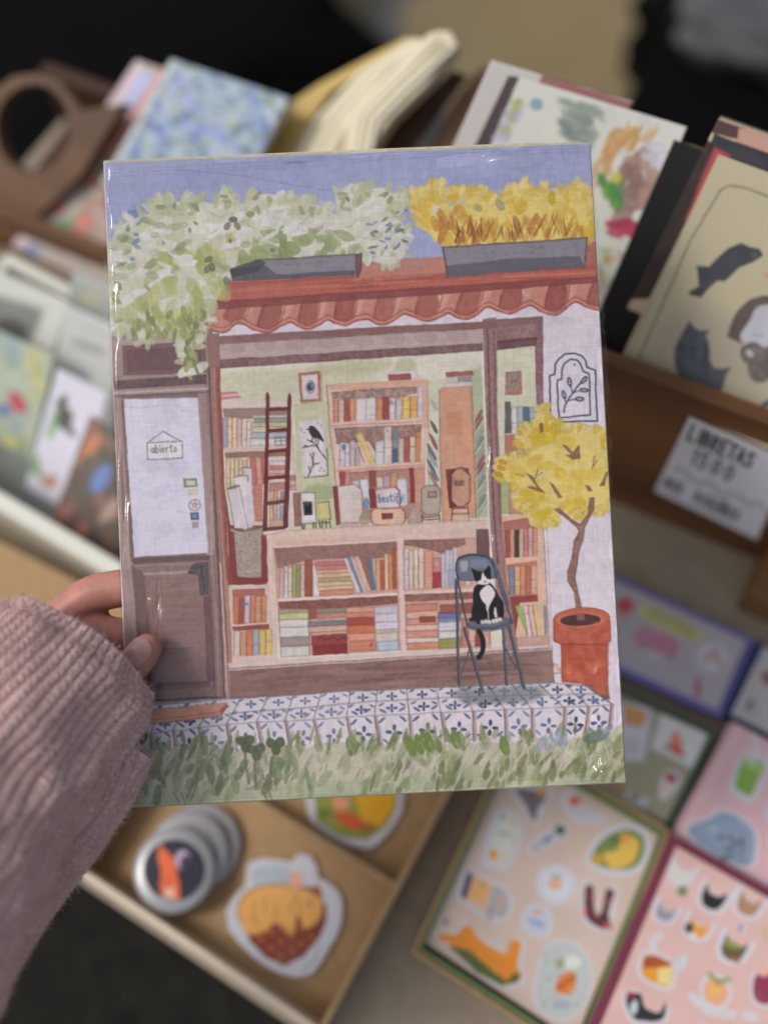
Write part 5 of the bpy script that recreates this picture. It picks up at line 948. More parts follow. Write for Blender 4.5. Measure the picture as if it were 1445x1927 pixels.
    c.poly([(605, 500), (645, 495), (718, 700), (685, 710)], (154, 180, 96), .95, edge=.3); books(690, 715, 790, 708, [215, 210, 215], [(206, 196, 200), (206, 180, 170), (220, 200, 130)], lean=-30)
    c.poly([(600, 720), (830, 708), (835, 770), (610, 782)], (190, 150, 140), .9); c.poly([(800, 500), (822, 498), (826, 700), (806, 705)], (120, 134, 160), .8)
    c.line([(795, -60), (815, 260), (840, 780)], (168, 110, 104), 3, .7); c.line([(822, -60), (845, 420), (858, 780)], (178, 140, 136), 2, .6)
    c.z = (0, 0, 1)
    # mullions
    c.poly([(907, 600), (933, 596), (935, 760), (944, 985), (952, 1090), (975, 1225), (950, 1225), (925, 1060), (918, 900)], (152, 116, 114), 1, edge=.2, grain=.12)
    c.line([(916, 605), (921, 800), (930, 1000), (936, 1060)], (104, 66, 74), 4, .7); c.line([(928, 605), (932, 800), (941, 985)], (110, 60, 66), 2.4, .6); c.line([(905, 665), (912, 800), (920, 1000), (926, 1060)], (212, 208, 214), 2.6, .85)  # last pale stroke: a glint of the clear sleeve, painted into the ink
    c.poly([(895, 995), (918, 995), (920, 1050), (896, 1046)], (112, 82, 84), .9)
    c.poly([(1004, 598), (1020, 597), (1022, 780), (1008, 780)], (140, 98, 102), .95, grain=.15); c.line([(1004, 650), (1008, 770)], (212, 208, 212), 2.4, .7)
    # beams over the window
    c.poly([(405, 632), (910, 604), (1020, 594), (1020, 606), (910, 618), (406, 648)], (138, 100, 98), .95, edge=.2)
    c.poly([(408, 648), (908, 618), (908, 646), (412, 676)], (180, 158, 158), .95, edge=.1)
    for k in range(8): c.ell(440+k*60, 652-k*3, 22, 12, 0, (158, 138, 140), .35, edge=.2)
    c.poly([(412, 676), (907, 645), (908, 660), (414, 693)], (126, 92, 92), .95, grain=.12)
    c.poly([(932, 600), (1016, 596), (1014, 640), (934, 646)], (144, 106, 106), .95, grain=.1); c.poly([(934, 640), (1010, 634), (1006, 650), (934, 658)], (112, 76, 80), .9)
    c.poly([(388, 628), (412, 626), (414, 690), (392, 692)], (150, 112, 110), .95)
    # roof tiles
    wave = [(386, 616), (410, 624), (428, 622), (440, 610), (455, 608), (478, 620), (505, 625), (530, 612), (547, 606), (560, 612), (578, 619), (600, 611), (616, 602), (632, 608), (650, 612), (668, 604), (690, 600), (705, 608), (722, 611), (742, 602), (760, 590), (778, 596), (800, 604), (822, 598), (842, 588), (858, 596), (878, 600), (898, 590), (916, 577), (935, 584), (958, 590), (980, 580), (999, 574), (1018, 586), (1044, 592), (1064, 580), (1082, 568), (1104, 578), (1128, 584)]
    c.poly([(386, 614), (398, 575), (418, 540), (440, 520), (830, 495), (1130, 470), (1134, 584)]+wave[::-1][1:], (194, 130, 116), 1, edge=.1)
    vx = [440, 505, 578, 647, 719, 800, 876, 958, 1044, 1126]
    for k, x in enumerate(vx):
        t = (x-400)/720; yt = 573-t*44; yb = float(np.interp(x, [q[0] for q in wave], [q[1] for q in wave])); wd = R.uniform(15, 22); sl = R.uniform(8, 16)
        c.poly([(x-wd+sl, yt-2), (x+wd*.6+sl, yt-1), (x+wd, yb-16), (x+wd*.3, yb-5), (x-wd*.8, yb-8), (x-wd*1.15, yb-18)], R.choice([(158, 84, 78), (168, 92, 82), (150, 78, 76)]), R.uniform(.55, .8), edge=.3, soft=2, smooth=True, grain=.08)
        c.dab(x-2+sl*.4, (yt+yb)/2, 20, wd*.7, R.uniform(70, 100), (176, 104, 92), .5, soft=3); c.poly([(x+wd*1.0+sl, yt), (x+wd*1.9+sl, yt-1), (x+wd*1.6, yb-20), (x+wd*1.2, yb-18)], (212, 164, 146), .55, soft=3, smooth=True, edge=.1)
        if R.random() < .4: c.dab(x+wd*1.4, yt+10, 14, 7, 80, (214, 196, 192), .7, soft=1.5)
        for q in (-1, 1): c.line([(x+q*wd+sl, yt+2), (x+q*wd*1.1+sl*.4, (yt+yb)/2), (x+q*wd*1.0, yb-12)], (144, 66, 64), R.uniform(1.4, 3), R.uniform(.4, .75), smooth=True, taper=.3)
    for d, cc, w in ((0, (150, 72, 70), 3.5), (-5, (204, 140, 124), 2), (-9, (158, 82, 76), 2.6)): c.line([(x, y+d) for x, y in wave], cc, w, .8, smooth=True)
    c.poly([(418, 545), (430, 530), (660, 518), (1126, 500), (1128, 522), (660, 552), (404, 574)], (186, 98, 84), .95, grain=.08)
    c.poly([(402, 566), (660, 549), (1128, 519), (1128, 531), (660, 565), (398, 582)], (140, 72, 72), .8)
    c.line([(440, 534), (660, 520), (1126, 503)], (150, 76, 72), 2.6, .7); c.line([(470, 546), (800, 528), (1120, 512)], (206, 140, 116), 3, .5)
    c.poly([(678, 494), (760, 486), (838, 482), (842, 512), (800, 520), (660, 528), (676, 512)], (190, 128, 112), .9, edge=.2); c.poly([(1098, 455), (1126, 454), (1128, 500), (1099, 504)], (178, 106, 92), .95)
    c.line([(680, 524), (840, 514)], (150, 76, 76), 2, .6)
    for k in range(30):
        x = R.uniform(420, 1060); y = 545-(x-420)*.045+R.uniform(-8, 12); c.line([(x, y), (x+R.uniform(30, 90), y-4)], R.choice([(160, 76, 66), (208, 130, 106), (150, 70, 70)]), R.uniform(1.5, 4), .4)
    # left planter + bushes
    BL_ = (112, 130, 88)
    LG = [(208, 430), (225, 400), (262, 388), (290, 378), (320, 372), (380, 374), (410, 364), (436, 368), (440, 398), (470, 372), (520, 366), (560, 380), (610, 388), (640, 372), (690, 354), (740, 358), (768, 370), (764, 400), (752, 440), (758, 470), (720, 486), (600, 488), (470, 500), (432, 520), (405, 560), (390, 610), (350, 622), (300, 634), (240, 626), (216, 600), (206, 520)]
    main = [(206, 600), (210, 520), (222, 450), (215, 436), (250, 412), (286, 398), (292, 378), (318, 376), (345, 380), (372, 376), (406, 382), (412, 364), (436, 366), (440, 394), (464, 400), (478, 384), (468, 370), (506, 364), (540, 376), (560, 382), (606, 388), (622, 400), (640, 398), (630, 366), (662, 366), (690, 356), (726, 352), (742, 370), (768, 372), (760, 392), (750, 410), (764, 436), (750, 460), (758, 480), (730, 488), (700, 478), (668, 480), (600, 492), (470, 502), (434, 520), (412, 556), (392, 600), (372, 612), (366, 625), (364, 650), (366, 676), (361, 700), (356, 706), (350, 690), (352, 664), (347, 640), (338, 620), (312, 622), (268, 640), (250, 622), (222, 616)]
    top_ = lambda x, y: y < 500 or x < 300 or y > 590
    c.poly(main, (200, 203, 188), 1, edge=.08, smooth=True, var=.04)
    c.fringe(main, 210, [(196, 201, 176), (186, 194, 160), (205, 206, 202), (178, 188, 148)], (16, 34), (8, 14), out=.55, keep=top_, edge=.12)
    for (x, y) in ((222, 450), (232, 466), (228, 500), (224, 520), (238, 478), (255, 446)): c.dab(x, y, 30, 12, R.uniform(-20, 10), (184, 192, 160), .95)
    c.dabs(90, main, [(186, 194, 162), (178, 188, 148), (192, 197, 174), (204, 206, 200)], (34, 74), (16, 30), (-60, 10), (.45, .85), edge=.06, soft=2)
    c.dabs(40, [(300, 480), (440, 440), (500, 470), (430, 520), (390, 600), (300, 620), (230, 600)], [(172, 182, 108), (160, 172, 92), (186, 188, 120)], (24, 50), (14, 28), (20, 110), (.45, .75), edge=.06, soft=2.5)
    c.dabs(34, [(450, 440), (640, 430), (680, 470), (600, 488), (430, 510)], [(146, 164, 112), (132, 152, 96), (156, 172, 126)], (22, 44), (12, 24), (20, 120), (.5, .85), edge=.1)
    c.dabs(26, [(250, 400), (440, 380), (440, 440), (260, 560), (216, 590)], [(211, 209, 214), (208, 208, 208)], (20, 46), (7, 15), (-50, 30), (.75, .95), edge=0)
    c.dabs(16, [(400, 420), (520, 380), (660, 430), (520, 450), (430, 470)], [(212, 208, 214), (208, 208, 212)], (22, 50), (8, 15), (-70, 20), (.75, .95), edge=0)
    c.dabs(16, [(650, 380), (760, 380), (750, 460), (650, 460)], [(212, 208, 214), (200, 206, 190)], (14, 40), (5, 9), (-50, -10), (.7, .9), edge=0)
    c.dabs(30, main, [(150, 164, 116), (140, 156, 106), (158, 168, 126)], (16, 34), (8, 15), (-60, 30), (.35, .7), edge=.18, soft=1.6)
    c.dabs(12, main, [(122, 136, 94), (132, 140, 102)], (8, 16), (5, 8), (30, 110), (.5, .8), edge=.3)
    c.dabs(20, [(690, 420), (765, 390), (764, 460), (700, 480)], [(100, 128, 170), (120, 146, 184), (92, 120, 150), (110, 136, 120)], (8, 20), (3, 6), (-60, 20), (.6, .9), edge=.2)
    c.dabs(10, [(225, 430), (280, 395), (270, 480), (235, 500)], [(124, 146, 180), (118, 138, 176)], (10, 22), (5, 10), (-40, 30), (.6, .9), edge=.2)
    for (x, y, r, col) in ((438, 412, 0, (106, 112, 110)), (428, 424, 120, (134, 138, 112)), (446, 424, 60, (138, 142, 110)), (392, 488, -20, (122, 136, 96)), (398, 502, 80, (118, 132, 92)), (390, 506, 110, (130, 142, 100)), (470, 402, 0, (148, 166, 112)), (346, 422, 10, (186, 196, 160)), (426, 528, 80, (130, 140, 124))): c.dab(x, y, 17, 11, r, col, .9, edge=.5)
    c.dabs(52, [(340, 600), (372, 600), (368, 650), (370, 700), (358, 716), (344, 690), (348, 650)], [(164, 172, 104), (144, 154, 88), (180, 184, 120), (122, 132, 84)], (10, 22), (5, 9), (60, 120), (.7, .95), edge=.3)
    c.dabs(40, [(240, 590), (390, 580), (380, 622), (300, 636), (250, 634)], [(150, 164, 96), (166, 176, 110), (134, 148, 92)], (12, 28), (6, 12), (60, 120), (.7, .95), edge=.2)
    c.fringe(main, 70, [(150, 164, 112), (166, 178, 128), (130, 146, 98)], (12, 24), (6, 10), out=-.3, a=(.35, .7), keep=top_, edge=.2)
    for k in range(70):      # pencilled leaf outlines
        x, y = R.uniform(225, 760), R.uniform(380, 600)
        if not inpoly(x, y, main): continue
        a_ = R.uniform(-1.2, .6); l_ = R.uniform(6, 13); c.line([(x, y), (x+l_*math.cos(a_)-3*math.sin(a_), y+l_*math.sin(a_)+3*math.cos(a_)), (x+2*l_*math.cos(a_), y+2*l_*math.sin(a_))], R.choice([(120, 136, 96), (140, 150, 118), (104, 120, 86)]), R.uniform(1, 1.8), R.uniform(.3, .6), smooth=True, taper=.5)
    for k in range(12): x = R.uniform(245, 395); c.line([(x, R.uniform(605, 622)), (x+5, 628), (x+10, 618)], (122, 116, 84), 1.3, .6)
    c.poly([(432, 506), (474, 500), (478, 490), (672, 478), (666, 516), (560, 522), (438, 528)], (136, 134, 148), 1, edge=.3)
    c.poly([(434, 507), (500, 500), (520, 516), (666, 508), (666, 517), (438, 529)], (90, 88, 98), .75, grain=.1); c.poly([(432, 506), (486, 488), (500, 494), (484, 512), (436, 522)], (76, 74, 84), .7)
    c.poly([(668, 478), (682, 474), (680, 506), (672, 524), (668, 516)], (116, 82, 88), .95)
    for k in range(8): x = R.uniform(500, 650); c.line([(x, 500-(x-500)*.06), (x+8, 499-(x-500)*.06)], (90, 88, 100), 1.5, .5)
    c.line([(480, 489), (672, 478)], (74, 70, 80), 2.2, .7)
    # yellow bush + planter
    YB = [(770, 366), (782, 358), (804, 361), (810, 348), (834, 349), (852, 362), (868, 356), (886, 362), (890, 352), (914, 360), (930, 384), (946, 390), (948, 357), (968, 354), (980, 343), (998, 345), (1001, 365), (1010, 366), (1016, 352), (1029, 352), (1031, 369), (1050, 366), (1062, 354), (1078, 352), (1082, 340), (1096, 342), (1098, 358), (1118, 358), (1122, 436), (1100, 444), (1103, 446), (834, 464), (815, 446), (800, 434), (781, 426), (781, 388)]
    c.poly(YB, (222, 200, 108), 1, edge=.18, var=.06)
    c.dabs(55, YB, [(222, 186, 66), (226, 204, 118), (216, 174, 52), (214, 190, 90)], (20, 52), (12, 24), (60, 120), (.4, .8), edge=.1)
    c.dabs(46, [(812, 410), (860, 396), (920, 420), (1090, 405), (1100, 440), (836, 462)], [(196, 140, 62), (186, 124, 56), (206, 152, 66)], (22, 46), (7, 15), (60, 120), (.5, .85), edge=.15)
    c.fringe(YB, 110, [(222, 200, 110), (224, 206, 126), (216, 188, 80)], (20, 38), (9, 15), out=.3, lean=0, keep=lambda x, y: y < 420, edge=.2)
    c.dab(1038, 372, 26, 12, 95, (212, 178, 30), .9); c.dab(868, 378, 16, 9, 20, (186, 192, 204), .8); c.dab(846, 382, 20, 8, 30, (180, 184, 190), .7); c.dab(898, 390, 18, 12, 40, (160, 170, 110), .8); c.dab(940, 384, 26, 14, 60, (146, 156, 120), .6); c.dab(818, 392, 14, 16, 0, (206, 200, 200), .8)
    for k in range(30):
        x = R.choice([R.uniform(840, 920), R.uniform(930, 1095)]); y = 458-(x-830)*.06; L = R.uniform(18, 46); s_ = R.uniform(-.5, .6)
        c.line([(x, y), (x+L*s_*.5, y-L*.5), (x+L*s_, y-L)], (118, 56, 42), R.uniform(1.4, 2.6), .75, taper=.5, smooth=True)
    c.poly([(831, 464), (1103, 446), (1100, 500), (842, 520)], (136, 134, 148), 1, edge=.25); c.poly([(838, 500), (960, 486), (1090, 482), (1099, 502), (842, 520)], (96, 94, 106), .75, edge=.2, soft=2)
    c.line([(831, 465), (1103, 447)], (80, 78, 84), 2.4, .8); c.line([(832, 464), (841, 521)], (86, 66, 72), 3, .8); c.line([(1103, 447), (1099, 503)], (80, 74, 84), 2.4, .8)
    for k in range(14): x = R.uniform(850, 1080); y = 480-(x-850)*.06+R.uniform(-10, 6); c.line([(x, y), (x+6, y-1)], (84, 82, 92), 1.5, .5)
    # wall panel with the sprig
    c.dab(1050, 600, 60, 12, 10, (188, 186, 188), .5, soft=4); c.poly([(1020, 600), (1126, 585), (1150, 800), (1165, 1390), (1155, 1420), (1152, 1000), (1128, 620)], (196, 188, 206), .25, soft=10, edge=0)
    c.z = (800, 700, 3.6125); N = (50, 66, 98)
    outer = [(845, 25), (880, 15), (880, -50), (905, -90), (950, -125), (1010, -130), (1060, -110), (1085, -80), (1095, -35), (1150, -15), (1165, 330), (850, 340), (845, 25)]
    inner = [(895, 55), (925, 45), (925, -10), (940, -55), (985, -90), (1030, -80), (1055, -50), (1070, -5), (1110, 10), (1120, 290), (905, 310), (895, 55)]
    c.line([(a, b-0) for a, b in outer], N, 3.0, .92, grain=.05); c.line(inner, N, 2.8, .92, grain=.05); c.ell(1012, -52, 6, 6, 0, N, .9)
    c.line([(940, 268), (955, 210), (1000, 140), (1050, 70), (1085, 40)], N, 3, .92, smooth=True)
    for (x, y, l, w, r) in ((940, 150, 62, 30, 75), (978, 65, 66, 30, 80), (1075, 52, 62, 32, -50), (1075, 120, 62, 30, 5), (1045, 180, 62, 32, 2)):
        c.dab(x, y, l, w, r, N, .95); c.dab(x, y, l*.62, w*.5, r, (196, 192, 204), .9, edge=0); c.line([(x-8, y), (x+8, y)], N, 1.2, .6)
    for l in ([(955, 205), (945, 175)], [(1000, 140), (985, 95)], [(1000, 140), (1045, 125)], [(968, 190), (1015, 182)], [(1040, 85), (1060, 65)]): c.line(l, N, 2.2, .9)
    # yellow tree
    YT = [(470, 700), (485, 600), (520, 590), (600, 560), (690, 540), (610, 480), (630, 400), (680, 350), (755, 330), (760, 235), (830, 225), (840, 320), (900, 330), (940, 380), (1000, 370), (1050, 365), (1100, 390), (1160, 375), (1225, 400), (1250, 700), (1262, 930), (1180, 965), (1120, 960), (1070, 985), (990, 990), (910, 940), (900, 1030), (830, 1045), (750, 1035), (700, 1000), (650, 950), (600, 880), (610, 800), (560, 740), (500, 730)]
    c.poly(YT, (216, 196, 112), 1, edge=.1, smooth=True, var=.06)
    c.dabs(60, YT, [(214, 184, 62), (220, 202, 120), (210, 178, 48), (216, 192, 84)], (60, 150), (40, 90), (-40, 40), (.4, .75), edge=.08, soft=2)
    c.dabs(16, [(760, 340), (900, 340), (960, 420), (850, 500), (720, 480)], [(214, 184, 40), (208, 176, 36)], (50, 110), (30, 60), (-40, 40), (.6, .85), edge=.15)
    c.dabs(14, [(620, 800), (800, 820), (860, 1020), (700, 980)], [(212, 184, 40), (216, 190, 60)], (50, 110), (30, 60), (-40, 40), (.6, .85), edge=.15)
    c.fringe(YT, 170, [(218, 198, 110), (214, 186, 70), (222, 206, 130)], (40, 74), (30, 46), out=.25, keep=lambda x, y: x < 1215, edge=.3)
    for (x, y) in ((520, 610), (510, 650), (495, 695)): c.dab(x, y, 64, 34, 20, (206, 156, 40), .9, edge=.4)
    TB = (132, 92, 78)
    for q in ([(770, 345), (795, 340), (800, 400), (775, 410)], [(925, 490), (960, 500), (1000, 540), (1040, 490), (1050, 585), (1000, 595), (945, 560), (985, 560)], [(675, 680), (720, 700), (760, 770), (815, 825), (700, 790), (690, 775), (755, 780)], [(840, 745), (870, 760), (930, 850), (900, 855)], [(1085, 765), (1115, 770), (1135, 805), (1105, 810)], [(1180, 775), (1225, 680), (1245, 665), (1215, 770)]): c.poly(q, TB, .85, grain=.15)
    for l in ([(610, 690), (670, 705)], [(740, 720), (760, 660)], [(760, 700), (790, 680)], [(1130, 660), (1145, 570)], [(1160, 600), (1140, 640)]): c.line(l, TB, 2.4, .75)
    for k in range(46):
        x, y = R.choice([(R.uniform(560, 720), R.uniform(540, 600)), (R.uniform(620, 760), R.uniform(350, 440)), (R.uniform(600, 900), R.uniform(860, 1030)), (R.uniform(940, 1170), R.uniform(370, 430)), (R.uniform(1000, 1180), R.uniform(930, 985))])
        c.line([(x-12, y), (x-8, y-16), (x+6, y-18), (x+12, y-2)], (168, 128, 52), 1.3, .6, smooth=True)
    c.poly([(1115, 850), (1150, 850), (1145, 930), (1085, 1050), (1070, 1150), (1040, 1230), (1030, 1320), (1020, 1400), (1040, 1500), (1070, 1640), (1060, 1660), (1025, 1660), (1010, 1500), (965, 1420), (960, 1360), (990, 1260), (1005, 1150), (1040, 1080), (1020, 1050), (870, 930), (910, 925), (990, 1000), (1050, 1030), (1100, 960)], (146, 108, 96), 1, edge=.4, grain=.12)
    for k in range(50):
        y = R.uniform(1060, 1640); xx = np.interp(y, [1060, 1150, 1260, 1360, 1450, 1640], [1055, 1038, 1010, 990, 1010, 1045]); c.line([(xx-14, y+R.uniform(-6, 6)), (xx+R.uniform(0, 16), y)], R.choice([(104, 72, 66), (184, 152, 140)]), 1.8, .45)
    # terracotta pot
    c.z = (800, 1000, 3.6125)
    c.poly([(915, 755), (1235, 750), (1235, 1000), (1245, 1145), (1190, 1120), (1100, 1045), (1050, 1030), (925, 1020)], (186, 88, 66), 1, edge=.35)
    c.poly([(865, 600), (1255, 600), (1262, 740), (1230, 775), (920, 765), (868, 745)], (190, 94, 70), 1, edge=.4)
    c.ell(1060, 590, 196, 76, -2, (196, 102, 76), 1, edge=.5); c.ell(1052, 600, 168, 52, -2, (210, 128, 98), .5); c.ell(1050, 602, 140, 40, -2, (96, 58, 56), .97)
    c.poly([(1020, 560), (1075, 555), (1085, 605), (1030, 608)], (138, 100, 90), 1)
    c.dabs(26, [(920, 640), (1240, 640), (1235, 1000), (930, 1000)], [(204, 108, 82), (178, 76, 56), (206, 122, 84)], (50, 120), (30, 60), (-40, 90), (.3, .6), edge=.1, soft=3)
    c.dab(1150, 940, 30, 60, 20, (214, 150, 104), .8)
    for l in ([(865, 600), (870, 742), (922, 768)], [(918, 770), (925, 1018)], [(1240, 770), (1238, 1000), (1245, 1140)], [(925, 765), (1230, 772)]): c.line(l, (148, 52, 42), 2.2, .6)
    # tiled steps
    c.z = (0, 0, 1); TG = (128, 122, 124); TB2 = (70, 84, 122)
    c.poly([(280, 1325), (430, 1315), (660, 1299), (860, 1291), (1040, 1283), (1100, 1288), (1148, 1322), (1148, 1420), (260, 1450)], (200, 194, 206), 1, edge=0, var=.04)
    front = [(285, 1380), (430, 1362), (560, 1355), (700, 1346), (900, 1337), (1040, 1331), (1148, 1326)]
    fx = lambda x: float(np.interp(x, [p[0] for p in front], [p[1] for p in front]))
    div = [(283, 1382, 290, 1440, 300, 1326), (325, 1372, 331, 1425, 352, 1322), (373, 1368, 386, 1428, 405, 1318), (426, 1362, 435, 1422, 452, 1316), (483, 1358, 494, 1412, 505, 1310), (535, 1356, 548, 1416, 551, 1308), (589, 1354, 605, 1412, 603, 1304), (652, 1350, 662, 1408, 658, 1301), (704, 1346, 714, 1404, 709, 1298), (768, 1343, 773, 1400, 764, 1296), (829, 1340, 837, 1396, 820, 1293), (889, 1337, 891, 1395, 872, 1291), (948, 1334, 951, 1390, 918, 1289), (999, 1333, 1000, 1388, 962, 1288), (1060, 1331, 1059, 1386, 1012, 1286), (1105, 1329, 1100, 1382, 1060, 1285), (1149, 1324, 1144, 1372, 1100, 1288)]
    c.poly([(860, 1293), (1010, 1288), (1030, 1300), (1000, 1322), (880, 1326), (850, 1310)], (136, 138, 146), .6, soft=6, edge=0)
    for i, (xt, yt, xb, yb, xu, yu) in enumerate(div):
        c.poly([(xt-2, yt), (xt+4, yt), (xb+5, yb), (xb-3, yb)], (164, 140, 138), .7, edge=.2); c.line([(xt, yt), (xb, yb)], (98, 76, 76), 2.4, .7); c.line([(xt+5, yt), (xb+6, yb)], (120, 92, 88), 1.4, .5)
        c.line([(xt, yt), (xu, yu)], (96, 96, 96), 2.2, .75)
    c.line(front, TG, 2.2, .7); mid = [(430, 1342), (560, 1332), (700, 1319), (900, 1310), (1128, 1304)]; c.line(mid, (110, 118, 118), 3, .6); c.line([(290, 1326), (430, 1315), (660, 1300), (860, 1292), (1040, 1284), (1100, 1289), (1148, 1323)], (92, 92, 100), 2.2, .7)
    def flower(x, y, r, col, sq=1.0, rot=0):
        for k in range(4):
            a_ = math.radians(90*k+rot); c.dab(x+math.cos(a_)*r*.62, y+math.sin(a_)*r*.62*sq, r*.8, r*.42, 90*k+rot if sq == 1 else (90*k+rot), col, .9, edge=.3)
    for i in range(len(div)-1):
        a0, b0 = div[i], div[i+1]; cx_ = (a0[0]+b0[0]+a0[2]+b0[2])/4; cy_ = (a0[1]+b0[1])/2+33
        col = R.choice([(66, 84, 128), (76, 98, 146), (96, 116, 160), (50, 68, 108)])
        flower(cx_+1, cy_, 15, col, rot=R.uniform(-8, 8))
        for sx, q in ((0, a0), (1, b0)):
            X0 = q[0]+(9 if sx == 0 else -7); sg = 1 if sx == 0 else -1
            c.dab(X0+sg*4, q[1]+9, 17, 4.5, -42*sg, col, .75); c.dab(q[2]+(8 if sx == 0 else -8)+sg*3, q[3]-10, 15, 4.5, 42*sg, col, .6)
            c.dab(X0+sg*6, q[1]-9, 15, 4.5, 30*sg, col, .7)
        mx = (a0[4]+b0[4]+a0[0]+b0[0])/4; f1 = .27; f2 = .75
        for f_, s_ in ((f1, 9), (f2, 8)):
            ux = (a0[0]+b0[0])/2*(1-f_)+(a0[4]+b0[4])/2*f_; uy = (a0[1]+b0[1])/2*(1-f_)+(a0[5]+b0[5])/2*f_
            flower(ux, uy, s_+2, col, sq=.6)
            c.dab(ux-20, uy-7, 12, 4, -25, col, .65); c.dab(ux+20, uy-7, 12, 4, 25, col, .65)
    c.poly([(850, 1300), (1010, 1292), (1020, 1312), (960, 1322), (870, 1324)], (100, 104, 112), .38, soft=6, edge=0)
    c.poly([(284, 1334), (427, 1321), (428, 1330), (416, 1346), (283, 1362)], (202, 142, 118), 1, edge=.25); c.line([(286, 1354), (412, 1340), (426, 1326)], (170, 92, 76), 2.4, .7); c.line([(283, 1362), (416, 1347)], (150, 80, 64), 2.4, .7); c.poly([(416, 1338), (428, 1322), (428, 1330), (416, 1347)], (172, 84, 74), .8)
    # chair and cat
    c.z = (860, 1020, 6.214); S, SD, SL = (82, 88, 102), (52, 56, 68), (150, 156, 172)
    c.poly([(0, 190), (20, 165), (120, 135), (240, 130), (360, 150), (420, 200), (450, 260), (470, 330), (470, 415), (300, 440), (140, 455), (10, 450), (-20, 400), (-20, 250)], (104, 112, 132), 1, edge=.4)
    c.poly([(30, 220), (120, 200), (130, 260), (110, 340), (40, 350)], (164, 168, 182), .8, soft=3, edge=.1); c.poly([(150, 200), (330, 190), (390, 260), (380, 300), (160, 300)], (128, 136, 158), .7, soft=4, edge=.1)
    c.line([(10, 440), (-15, 330), (5, 210), (110, 155), (240, 148), (350, 170), (400, 220), (430, 300), (450, 400)], SD, 3, .9, smooth=True)
    def leg(a_, b_, w0=26):
        c.line([a_, b_], S, w0/6.2, 1, grain=.1); c.line([(a_[0]-w0*.3, a_[1]), (b_[0]-w0*.3, b_[1])], SD, 1.6, .8); c.line([(a_[0]+w0*.2, a_[1]), (b_[0]+w0*.2, b_[1])], (126, 134, 146), 1.1, .6)
    leg((-15, 440), (20, 1660), 34); leg((10, 460), (110, 960), 24); leg((440, 330), (640, 940), 24); leg((470, 330), (600, 740), 14)
    leg((80, 1000), (290, 1720), 36); leg((530, 1000), (575, 1660), 32); leg((600, 1000), (780, 1700), 40); leg((140, 1260), (50, 1540), 16); leg((560, 1240), (690, 1480), 16)
    c.dab(610, 1300, 70, 8, 75, (212, 206, 206), .7)
    c.ell(375, 955, 275, 82, -5, (84, 90, 106), 1, edge=.5); c.ell(365, 935, 240, 56, -5, (108, 116, 134), .8, edge=.2); c.line([(110, 1000), (250, 1030), (450, 1020), (620, 960)], (150, 158, 170), 2, .6, smooth=True)
    K = (38, 36, 40); Wt = (212, 206, 210)
    c.poly([(160, 870), (180, 700), (185, 560), (230, 500), (290, 480), (370, 470), (430, 530), (480, 620), (535, 720), (535, 850), (510, 900), (420, 910), (300, 930), (250, 960), (190, 910)], K, 1, smooth=True, edge=0)
    c.poly([(130, 900), (170, 870), (210, 900), (180, 925), (140, 920)], K, .95, smooth=True)
    c.poly([(262, 590), (300, 540), (370, 500), (430, 560), (440, 620), (400, 690), (375, 740), (362, 800), (345, 800), (330, 730), (290, 680)], Wt, .97, smooth=True, edge=.1)
    c.poly([(350, 800), (365, 800), (372, 900), (355, 905)], Wt, .9); c.poly([(428, 760), (445, 755), (465, 830), (470, 880), (440, 885), (425, 820)], Wt, .9)
    for (x, y) in ((290, 930), (330, 925), (370, 930), (420, 920), (455, 912), (495, 900)): c.ell(x, y, 24, 26, 0, Wt, .95, edge=.4)
    c.poly([(165, 300), (235, 335), (300, 340), (325, 320), (365, 262), (385, 300), (395, 430), (330, 480), (250, 490), (200, 440), (178, 360)], K, 1, edge=0)
    c.poly([(298, 338), (312, 370), (345, 420), (385, 440), (375, 480), (340, 498), (290, 500), (240, 485), (230, 465), (275, 430), (285, 390)], Wt, .98, smooth=True, edge=.1)
    c.line([(312, 458), (325, 466), (338, 455)], K, 1.4, .9); c.line([(322, 466), (318, 478)], K, 1.2, .8); c.line([(262, 432), (282, 440)], K, 1, .8); c.line([(350, 424), (368, 426)], K, 1, .8)
    for l in ([(230, 480), (165, 470)], [(232, 488), (150, 500)], [(235, 495), (170, 530)], [(385, 455), (460, 425)], [(388, 462), (475, 455)], [(388, 468), (450, 490)]): c.line(l, (224, 216, 214), .9, .8)
    c.line([(250, 1040), (285, 1110), (300, 1200), (290, 1280), (250, 1345)], K, 8.6, 1, smooth=True, grain=0)
    # grass
    c.z = (0, 0, 1)
    GR = [(225, 1430), (262, 1412), (300, 1408), (330, 1404), (400, 1408), (440, 1416), (500, 1404), (560, 1410), (640, 1396), (700, 1408), (740, 1396), (800, 1398), (860, 1400), (920, 1396), (960, 1398), (1010, 1388), (1060, 1392), (1110, 1384), (1150, 1376), (1180, 1350), (1190, 1500), (230, 1540)]
    c.poly(GR, (178, 176, 158), 1, edge=.1, soft=3, smooth=False, wob=2)
    c.poly([(230, 1495), (600, 1470), (1190, 1440), (1190, 1500), (230, 1540)], (156, 168, 138), .7, soft=8, edge=0)
    gc = [(132, 144, 104), (148, 156, 116), (118, 134, 88), (160, 160, 128), (126, 146, 92)]
    for k in range(190):
        x = R.uniform(235, 1185); t = (x-235)/950; y = R.uniform(1402-t*25, 1512-t*40)
        c.dab(x, y, R.uniform(22, 48), R.uniform(8, 17), R.uniform(95, 135), R.choice(gc), R.uniform(.25, .55), edge=.1, soft=2.4)
    for k in range(90):
        x = R.uniform(250, 1180); t = (x-235)/950; y = R.uniform(1388-t*22, 1420-t*22)
        c.dab(x, y, R.uniform(20, 36), R.uniform(5, 12), R.uniform(75, 125), R.choice([(140, 146, 98), (150, 154, 112), (120, 138, 80), (110, 132, 76)]), R.uniform(.55, .9), edge=.2)
